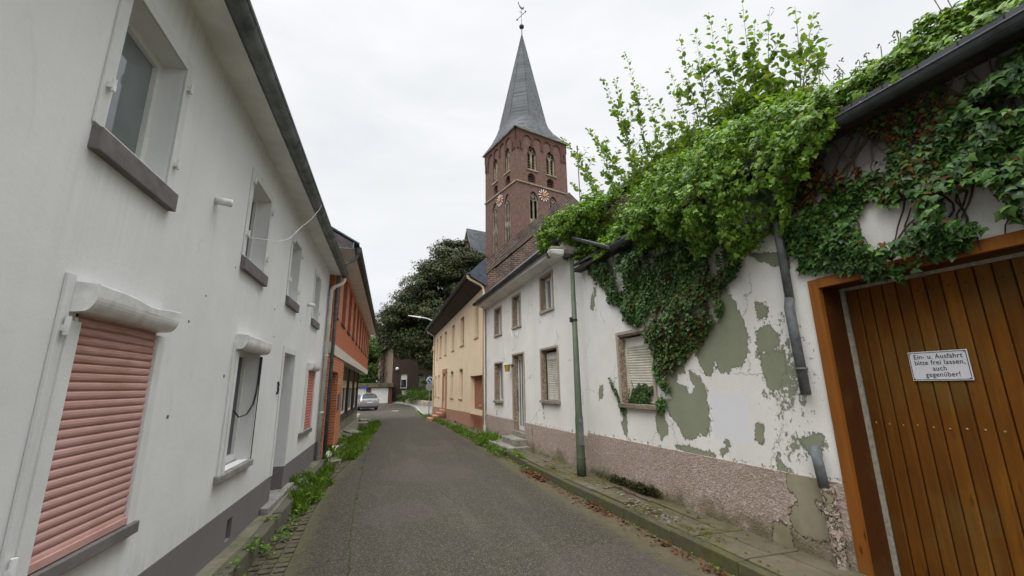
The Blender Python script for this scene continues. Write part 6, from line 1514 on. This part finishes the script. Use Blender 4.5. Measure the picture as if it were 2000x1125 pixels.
# leafy mass spilling over the eave
def cascade(name, label, u0, u1, prof, n, size, thick, mat, seed, brown=0):
    """prof(t,u)->(o,z) along the section of the mass, t in 0..1 from the lip under the gutter up over and back on to the roof"""
    rt = root(name, RO, RZ, label, 'ivy'); g = np.random.default_rng(seed)
    u = g.uniform(u0, u1, n); t = g.uniform(0, 1, n); keys = np.array([prof(a) for a in np.linspace(u0, u1, 60)])   # (60, k, 2)
    ui = (u-u0)/(u1-u0)*59; i0 = np.clip(ui.astype(int), 0, 58); fu = (ui-i0)[:, None, None]
    K = keys[i0]*(1-fu)+keys[i0+1]*fu; nk = K.shape[1]-1; tt = t*nk; j = np.clip(tt.astype(int), 0, nk-1); ft = (tt-j)[:, None]
    a = K[np.arange(n), j]; b = K[np.arange(n), j+1]; c = a*(1-ft)+b*ft; tan = b-a; tan /= np.linalg.norm(tan, axis=1)[:, None]+1e-6
    nr = np.stack([tan[:, 1], -tan[:, 0]], 1)      # outward in (o,z)
    nz = vnoise(np.stack([u*1.0, t*2.2], 1), 4.2, seed+2)+.6*vnoise(np.stack([u*1.0, t*2.2], 1), 11, seed+3)
    d = thick*(nz*1.05+g.uniform(-1.3, .35, n)*.7)
    keep = (g.uniform(0, 1, n) < np.clip(1.0+nz*1.3, .06, 1))
    c = c+nr*d[:, None]
    P = Lc(u, c[:, 0], c[:, 1]); N = np.stack([g.normal(0, .25, n), -nr[:, 0], nr[:, 1]+.35], 1)
    P, N = P[keep], N[keep]; bz = g.uniform(0, 1, len(P)) < brown
    leaves('foliage', P[~bz], N[~bz], size, mat, rt, droop=.8, jit=.5)
    if bz.sum(): leaves('withered_leaves', P[bz], N[bz], size, 'ivy_brown', rt, droop=1, jit=.7)
    # woody stems under the leaves
    m = MB(fr)
    for k in range(22):
        a_ = g.uniform(u0, u1); pr = prof(a_); q = [(a_+g.normal(0, .04), o_-.24, z_-.03) for o_, z_ in pr[2:]]; m.tube(q, [.012]*(len(q)-1)+[.005], 5)
    obj('stem', m, 'vine', rt); return rt
def kf(keys, cap=True):
    us = [k[0] for k in keys]; 
    def f_(u):
        a = np.array([[np.interp(u, us, [k[1][i][c] for k in keys]) for c in (0, 1)] for i in range(len(keys[0][1]))])
        if cap: a[:, 1] = np.where(a[:, 0] < -.3, np.minimum(a[:, 1], 4.25-a[:, 0]*.45+.42), a[:, 1])
        return a
    return f_
casc = kf([
 (2.50, [(.26, 4.14), (.30, 4.20), (.30, 4.28), (.22, 4.40), (.0, 4.62), (-.5, 4.85), (-1.0, 5.2)]),
 (2.95, [(.22, 3.90), (.36, 3.98), (.42, 4.15), (.36, 4.45), (.05, 4.78), (-.5, 5.0), (-1.1, 5.35)]),
 (3.30, [(.16, 3.30), (.34, 3.50), (.52, 3.90), (.46, 4.42), (.08, 4.85), (-.5, 5.1), (-1.2, 5.5)]),
 (3.75, [(.14, 3.28), (.36, 3.50), (.62, 3.90), (.55, 4.45), (.10, 4.92), (-.5, 5.2), (-1.3, 5.6)]),
 (4.30, [(.16, 3.52), (.40, 3.72), (.64, 4.00), (.55, 4.50), (.10, 4.95), (-.5, 5.25), (-1.4, 5.7)]),
 (5.00, [(.18, 3.78), (.44, 3.92), (.60, 4.12), (.50, 4.52), (.10, 4.98), (-.6, 5.3), (-1.5, 5.8)]),
 (5.45, [(.20, 4.02), (.36, 4.08), (.42, 4.22), (.34, 4.48), (.0, 4.85), (-.6, 5.25), (-1.5, 5.8)]),
 (6.10, [(.10, 4.22), (.12, 4.26), (.14, 4.32), (.05, 4.45), (-.2, 4.75), (-.7, 5.2), (-1.5, 5.8)]),
 (7.00, [(.08, 4.25), (.10, 4.28), (.08, 4.34), (.0, 4.46), (-.3, 4.8), (-.8, 5.25), (-1.6, 5.9)]),
 (7.95, [(.08, 4.40), (.10, 4.50), (.08, 4.60), (.0, 4.75), (-.3, 5.0), (-.8, 5.35), (-1.6, 5.95)])])
cascade('overhanging_ivy', 'bright green ivy mass spilling over the gutter of the decayed house', 2.5, 7.95, casc, 52000, .050, .20, 'ivy_bright', 21, .010)
casc2 = kf([(.2, [(.10, 4.22), (.12, 4.32), (.05, 4.48), (-.2, 4.66), (-.7, 4.95), (-1.2, 5.35)]), (1.2, [(.10, 4.22), (.13, 4.34), (.06, 4.52), (-.2, 4.72), (-.7, 5.0), (-1.2, 5.4)]),
 (1.75, [(.10, 4.22), (.14, 4.34), (.08, 4.54), (-.15, 4.74), (-.7, 5.0), (-1.2, 5.4)]), (2.6, [(.10, 4.22), (.16, 4.34), (.12, 4.52), (-.10, 4.72), (-.6, 5.0), (-1.2, 5.4)])])
cascade('roof_ivy', 'ivy with round flower heads growing on the roof edge above the garage gutter', -.2, 2.6, casc2, 15000, .050, .10, 'ivy_bright', 22, .02)
casc3 = kf([(7.0, [(.10, 4.95), (.25, 5.0), (.35, 5.10), (.25, 5.25), (-.1, 5.4), (-.5, 5.75)]), (7.9, [(.20, 4.75), (.42, 4.85), (.55, 5.08), (.45, 5.35), (.0, 5.6), (-.6, 5.9)]), (8.5, [(.30, 4.72), (.48, 4.82), (.62, 5.05), (.52, 5.38), (.1, 5.62), (-.6, 5.95)]), (9.05, [(.38, 4.95), (.46, 5.0), (.5, 5.08), (.42, 5.2), (.2, 5.3), (-.5, 5.75)])], cap=False)
cascade('eave_ivy', 'round bright ivy cushion on the white house eave above the street lamp head', 7.0, 9.15, casc3, 17000, .046, .14, 'ivy_bright', 23, .01)
ivy_wall('climbing_ivy', 'ivy hanging under the white house eave around the lamp head', [[(8.75, 4.95), (8.72, 4.72), (8.5, 4.58), (8.05, 4.55), (7.85, 4.45), (7.8, 4.75), (8.0, 5.0)]], None, 900, .055, .30, 'ivy', 24, .06, .1, stems=4, base=.05)
ivy_wall('climbing_ivy', 'short reddish ivy sprig under the soffit of the white house', [[(10.1, 4.75), (9.7, 4.70), (9.4, 4.78), (9.4, 4.84), (10.1, 4.84)]], None, 110, .05, .16, 'ivy_brown', 26, .04, 0, stems=2)
rt = bpy.data.objects['roof_ivy']; m = MB(fr); g = np.random.default_rng(31)
for k in range(60):
    u = g.uniform(1.2, 3.4) if k < 44 else g.uniform(3.4, 5.0); o = g.uniform(-.25, .12); z = 4.70+g.uniform(.0, .16)+(.0 if u < 2.5 else .14); 
    m.tube([(u, o, z-.16), (u+g.normal(0, .02), o, z)], .004, 4, cap=False)
    for q in range(7):
        d = g.normal(0, 1, 3); d /= np.linalg.norm(d); d[2] = abs(d[2]); m.ball((u+d[0]*.024, o+d[1]*.024, z+d[2]*.024), .0075, 5, 3)
obj('flower_heads', m, 'umbel', rt)

# saplings growing out of the roof
def shoot(m, base, tip, g, r=.014, lean=.25):
    """adds a stem and returns leaf positions, normals, directions"""
    b, t = np.array(base, float), np.array(tip, float); mid = (b+t)/2+np.array([g.normal(0, .1)+(t-b)[0]*-.12*0, g.normal(0, .06), .0])
    mid[:2] = b[:2]+(t-b)[:2]*.38+g.normal(0, .05, 2)
    L = np.linalg.norm(t-b); n = max(8, int(L/.055)); ts = np.linspace(0, 1, n)
    pts = np.array([(1-s_)**2*b+2*s_*(1-s_)*mid+s_*s_*t for s_ in ts]); pts[1:-1] += g.normal(0, .006, (n-2, 3))
    k = pts[::3]; k = np.vstack([k, pts[-1]]); m.tube([tuple(p) for p in k], [max(.0022, r*(1-i/len(k))) for i in range(len(k))], 5, cap=False)
    return pts
g = np.random.default_rng(77)
# (root u, off, z), (tip u, off, z)
rz0 = lambda o: 4.25+(-o)*.45
SH = [((6.7, -1.0), (7.16, -1.0, 9.25)), ((6.9, -1.1), (8.18, -1.0, 9.40)), ((6.9, -.9), (7.63, -1.0, 8.92)), ((7.2, -.8), (8.75, -1.0, 8.10)), ((7.4, -.7), (10.3, -.9, 8.95)), ((7.4, -.6), (9.9, -.9, 7.30)), ((7.0, -1.2), (9.2, -1.1, 8.6)),
      ((5.3, -1.1), (5.52, -1.0, 8.20)), ((5.5, -1.2), (5.88, -1.0, 7.82)), ((4.9, -1.2), (4.81, -1.0, 8.02)), ((5.1, -1.0), (5.14, -1.0, 7.92)), ((4.6, -1.1), (4.51, -1.0, 7.58)), ((4.5, -1.2), (4.18, -1.0, 7.60)), ((4.3, -1.0), (4.04, -1.0, 7.08)),
      ((4.2, -1.1), (3.78, -1.0, 7.10)), ((4.0, -1.0), (3.66, -1.0, 6.32)), ((3.9, -1.2), (3.44, -1.0, 6.82)), ((3.8, -1.0), (3.23, -1.0, 6.52)), ((3.6, -.9), (3.1, -.9, 5.9)), ((5.8, -1.1), (6.25, -1.0, 7.35)), ((6.1, -1.0), (6.6, -1.0, 7.9))]
for k in range(150):
    u = g.uniform(3.6, 7.3); hmax = np.interp(u, [3.6, 4.2, 5.2, 6.2, 7.3], [5.8, 6.4, 7.0, 6.6, 6.9]); SH.append(((u, g.uniform(-1.6, -.7)), (u+g.uniform(-.25, .55), -1.0+g.uniform(-.5, .2), g.uniform(5.3, hmax))))
rts = []
groups = [('left', [s_ for s_ in SH if s_[0][0] >= 6.0], 'young fruit tree with long leafy shoots leaning towards the church tower'), ('right', [s_ for s_ in SH if s_[0][0] < 6.0], 'dense thicket of tall leafy shoots growing from the middle of the ivy roof')]
for nm, lst, lab in groups:
    rt = root('roof_sapling', RO, RZ, lab, 'sapling'); m = MB(); P, N, D, Z_ = [], [], [], []
    for (bu, bo_), (tu, to, tz) in lst:
        base = (-bu, -bo_, rz0(bo_)-.1); tip = (-tu, -to, tz); pts = shoot(m, base, tip, g)
        def put(pts, s0=.12, dens=1.0):
            n = len(pts)
            for i in range(int(n*s0), n):
                for rep_ in range(2 if g.uniform() < dens*.45 else 1):
                    tan = pts[min(i+1, n-1)]-pts[max(i-1, 0)]; tan /= np.linalg.norm(tan)+1e-6
                    a = i*2.4+rep_*2.6+g.normal(0, .4); side = np.array([math.cos(a), math.sin(a), .0]); side -= tan*side@tan; side /= np.linalg.norm(side)+1e-6
                    d = side*.8+tan*.75; P.append(pts[i]+side*.022); D.append(d); nn = tan*.9-side*.5; N.append(nn); Z_.append(.118*(1-.45*(i/n)**2.5)*g.uniform(.75, 1.15))
        put(pts, .10)
        L = np.linalg.norm(np.array(tip)-np.array(base))
        for q in range(int(4+L*2.6)):
            i = int(g.uniform(.12, .75)*len(pts)); p = pts[i]; a = g.uniform(0, 6.28); l = g.uniform(.25, .7)*(1-.5*i/len(pts))
            tp = p+np.array([math.cos(a)*l*.6, math.sin(a)*l*.6, l*.75]); pp = shoot(m, p, tp, g, .005); put(pp, .15)
    obj('stem', m, 'twig', rt)
    leaves('foliage', np.array(P), np.array(N), np.array(Z_), 'sapling_leaf', rt, tmpl=(OVA, OVA_F), jit=.28, dirs=np.array(D))

# ================================================================== WEEDS, LEAVES, MOSS
def weeds(name, label, pts, mat='weed', blade=.35, seed=1, hmin=.05, hmax=.16, leaf=.036, nl=(9, 20)):
    g = np.random.default_rng(seed); P, N, D, Z_ = [], [], [], []
    for (x_, y_, z_, s_) in pts:
        k = int(g.integers(*nl)*min(1.6, max(.5, s_)))
        for q in range(k):
            a = g.uniform(0, 6.28); r_ = abs(g.normal(0, .045))*s_; hh = g.uniform(0, hmax)*s_*g.uniform(.2, 1)
            P.append((x_+math.cos(a)*r_, y_+math.sin(a)*r_, z_+hh*.6)); el = g.uniform(.15, 1.2); D.append((math.cos(a)*math.cos(el), math.sin(a)*math.cos(el), math.sin(el)))
            N.append((-math.cos(a)*.4, -math.sin(a)*.4, 1)); Z_.append(leaf*s_*g.uniform(.7, 1.6))
    o = leaves(name, np.array(P), np.array(N), np.array(Z_), mat, None, tmpl=(OVA, OVA_F), jit=.25, dirs=np.array(D)); o['kind'] = 'stuff'
    if label: o['label'] = label
    return o
def grass(name, pts, seed=1, h=.12, n=14, mat='weed', spread=.05):
    g = np.random.default_rng(seed); m = MB()
    for (x_, y_, z_, s_) in pts:
        for q in range(n):
            a = g.uniform(0, 6.28); r_ = abs(g.normal(0, spread)); bx, by = x_+math.cos(a)*r_, y_+math.sin(a)*r_; hh = h*s_*g.uniform(.5, 1.3); b = g.uniform(0, 6.28); ln = hh*g.uniform(.2, .8); w = .004*s_+.002
            dx, dy = math.cos(b), math.sin(b); m.poly([(bx-dy*w, by+dx*w, z_), (bx+dy*w, by-dx*w, z_), (bx+dx*ln*.4+dy*w*.8, by+dy*ln*.4-dx*w*.8, z_+hh*.65), (bx+dx*ln, by+dy*ln, z_+hh), (bx+dx*ln*.4-dy*w*.8, by+dy*ln*.4+dx*w*.8, z_+hh*.65)])
    o = obj(name, m, mat, recalc=False); o['kind'] = 'stuff'; return o
g = np.random.default_rng(5)
pl = []
for k in range(26): q_ = pts_seam[int(g.integers(len(pts_seam)))]; pl.append((q_[0], q_[1], roadz(*q_)-.005, g.uniform(.15, .4)))
# left verge near: scattered tufts in the cobble gutter, denser with distance, grass wedge by the brick house
for k in range(130):
    y_ = g.uniform(4.6, 13.0); dens = np.interp(y_, [4.6, 6.5, 7.3, 8.2, 9.5, 13], [.75, .35, .4, .9, .8, 1])
    if g.uniform() > dens: continue
    c_ = -1.24 if g.uniform() < .65 else -1.38; pl.append((c_+g.normal(0, .05 if y_ < 7 else .09), y_, .0-.03 if c_ > -1.3 else .10, g.uniform(.6, 1.35)*(1 if y_ < 7 else 1.1)))
for y_ in (7.9, 8.05, 8.3, 8.45, 9.2, 9.3, 10.4, 10.6): 
    for q in range(4): pl.append((-1.22+g.normal(0, .07), y_+g.normal(0, .08), -.02, g.uniform(1.1, 1.7)))
for y_ in (8.0, 8.9, 9.1): 
    for q in range(3): pl.append((-1.56+g.normal(0, .02), y_+g.normal(0, .1), .14, 1.0))
for k in range(620):
    y_ = g.uniform(12.2, 25.5); x0 = np.interp(y_, [12, 14, 18, 22, 25.5], [-1.3, -1.25, -1.2, -1.05, -.75]); x1 = roadL(y_)+.05
    pl.append((g.uniform(x0, x1), y_, G(y_)-.02, g.uniform(.7, 1.5)))
for k in range(60): pl.append((g.uniform(-1.5, -1.25), g.uniform(12.6, 17), .03, g.uniform(.7, 1.4)))
weeds('left_weeds', 'green weeds growing along the left kerb and brick house verge', pl, seed=2)
gp = [(x_, y_, z_, s_) for x_, y_, z_, s_ in pl if y_ > 7.5 and random.random() < .55]; grass('left_grass', gp, 3, .13, 12)
pr = []
for k in range(90):
    y_ = g.uniform(3.4, 11.5); pr.append((KR(y_)-.03+g.normal(0, .035), y_, -.015, g.uniform(.35, .8)*(.7 if y_ < 8 else 1.1)))
for k in range(520):
    y_ = g.uniform(11.0, 30); x1 = KR(y_)+.12; pr.append((g.uniform(roadR(y_)-.02, x1) if g.uniform() < .75 else g.uniform(x1, x1+.35), y_, G(y_)+(.02 if g.uniform() < .6 else .1), g.uniform(.6, 1.3)))
for k in range(70): pr.append((3.05+g.uniform(-.1, .32), 13.7+g.normal(0, .5), .12, g.uniform(1.2, 2.0)))
for k in range(26): y_ = g.uniform(8.0, 12); pr.append((WR(y_)-.06-abs(g.normal(0, .04)), y_, .13, g.uniform(.5, .9)))
for k in range(12): y_ = g.uniform(6.3, 7.6); pr.append((WR(y_)-.07, y_, .13, g.uniform(.5, .9)))
for k in range(16): y_ = g.uniform(10.0, 10.9); pr.append((KR(y_)+.12+g.normal(0, .05), y_, .13, g.uniform(.7, 1.2)))
for k in range(160): y_ = g.uniform(29, 38); pr.append((roadR(y_)+g.uniform(-.08, .12), y_, G(y_)+.0, g.uniform(.6, 1.1)))
weeds('right_weeds', 'low green weeds along the right kerb below the yellow and white houses', pr, seed=4)
grass('right_grass', [(x_, y_, z_, s_) for x_, y_, z_, s_ in pr if y_ > 10.5 and random.random() < .4], 6, .12, 10)
# moss dabs on the broken slabs
m = MB()
# dead leaves
def litter(pts, sizes, seed):
    g = np.random.default_rng(seed); n = len(pts); N = np.tile([0, 0, 1.0], (n, 1))+g.normal(0, .35, (n, 3)); D = g.normal(0, 1, (n, 3)); D[:, 2] *= .2
    o = leaves('fallen_leaves', np.array(pts), N, np.array(sizes), 'litter', None, jit=.15, dirs=D); o['kind'] = 'stuff'; return o
P, Z_ = [], []
for k in range(1300):
    y_ = g.uniform(3.2, 9.5); w_ = vnoise(np.array([[y_, 0.0]]), 2.2, 8)[0]
    if w_ < -.15 and g.uniform() < .75: continue
    x_ = KR(y_)-.02-abs(g.normal(0, .085)); P.append((x_, y_, -.012+g.uniform(0, .022))); Z_.append(g.uniform(.018, .048))
for k in range(160): y_ = g.uniform(8.2, 9.2); P.append((KR(y_)-.06+g.normal(0, .05), y_, .0+g.uniform(0, .03))); Z_.append(g.uniform(.03, .055))
for k in range(130): y_ = g.uniform(3.2, 9.5); P.append((g.uniform(KR(y_)+.1, WR(y_)-.05), y_, .135)); Z_.append(g.uniform(.015, .04))
for k in range(60): y_ = g.uniform(6.2, 7.4); P.append((g.uniform(WR(y_)-.3, WR(y_)-.05), y_, .14)); Z_.append(g.uniform(.02, .045))
for k in range(70): y_ = g.uniform(3.5, 14); P.append((g.uniform(roadL(y_), roadR(y_)), y_, .018)); Z_.append(g.uniform(.01, .03))
for k in range(90): y_ = g.uniform(5, 11); P.append((-1.3+abs(g.normal(0, .08)), y_, -.01)); Z_.append(g.uniform(.015, .035))
litter(P, Z_, 9)
# moss and dry plants along the wall foot right of the lamp
pm = []
for k in range(260):
    y_ = g.choice([g.normal(6.9, .35), g.normal(6.2, .2)]); pm.append((WR(y_)-.05-abs(g.normal(0, .03)), y_, .13+g.uniform(0, .10), g.uniform(.5, .9)))
MT['dark_moss'] = leafmat('dark_moss', [(.1, (.02, .025, .01)), (.6, (.05, .055, .02)), (.95, (.10, .10, .03))], .1, .9, .1)
weeds('wall_foot_growth', 'dark mossy growth at the foot of the speckled plinth', pm, 'dark_moss', seed=12, leaf=.03, hmax=.12)
pm = []
for k in range(900):
    c = [(3.52, 4.55, .22, .35), (3.45, 5.5, .2, .4), (3.5, 7.4, .2, .5), (3.3, 8.6, .15, .6)][int(g.integers(4))]
    x_, y_ = c[0]+g.normal(0, c[2]*.55), c[1]+g.normal(0, c[3]*.55)
    if KR(y_)+.03 < x_ < WR(y_)-.03 and vnoise(np.array([[x_, y_]]), 6, 3)[0] > -.1: pm.append((x_, y_, .128, g.uniform(.25, .5)))
MT['moss'] = leafmat('moss', [(.1, (.03, .045, .006)), (.5, (.07, .09, .012)), (.95, (.12, .13, .02))], .1, .9, .1)
weeds('pavement_moss', 'cushions of yellow green moss on the broken pavement', pm, 'moss', seed=13, leaf=.03, hmax=.03, nl=(6, 12))
# rubble between the broken slabs
m = MB()
for k in range(170):
    y_ = g.uniform(4.9, 7.2); x_ = KR(y_)+.15+g.uniform(0, .3); r_ = g.uniform(.006, .022); m.ball((x_, y_, .115+r_*.4), r_, 6, 4, (1, g.uniform(.7, 1.3), .6))
o = obj('rubble', m, 'stone_step'); o['kind'] = 'stuff'
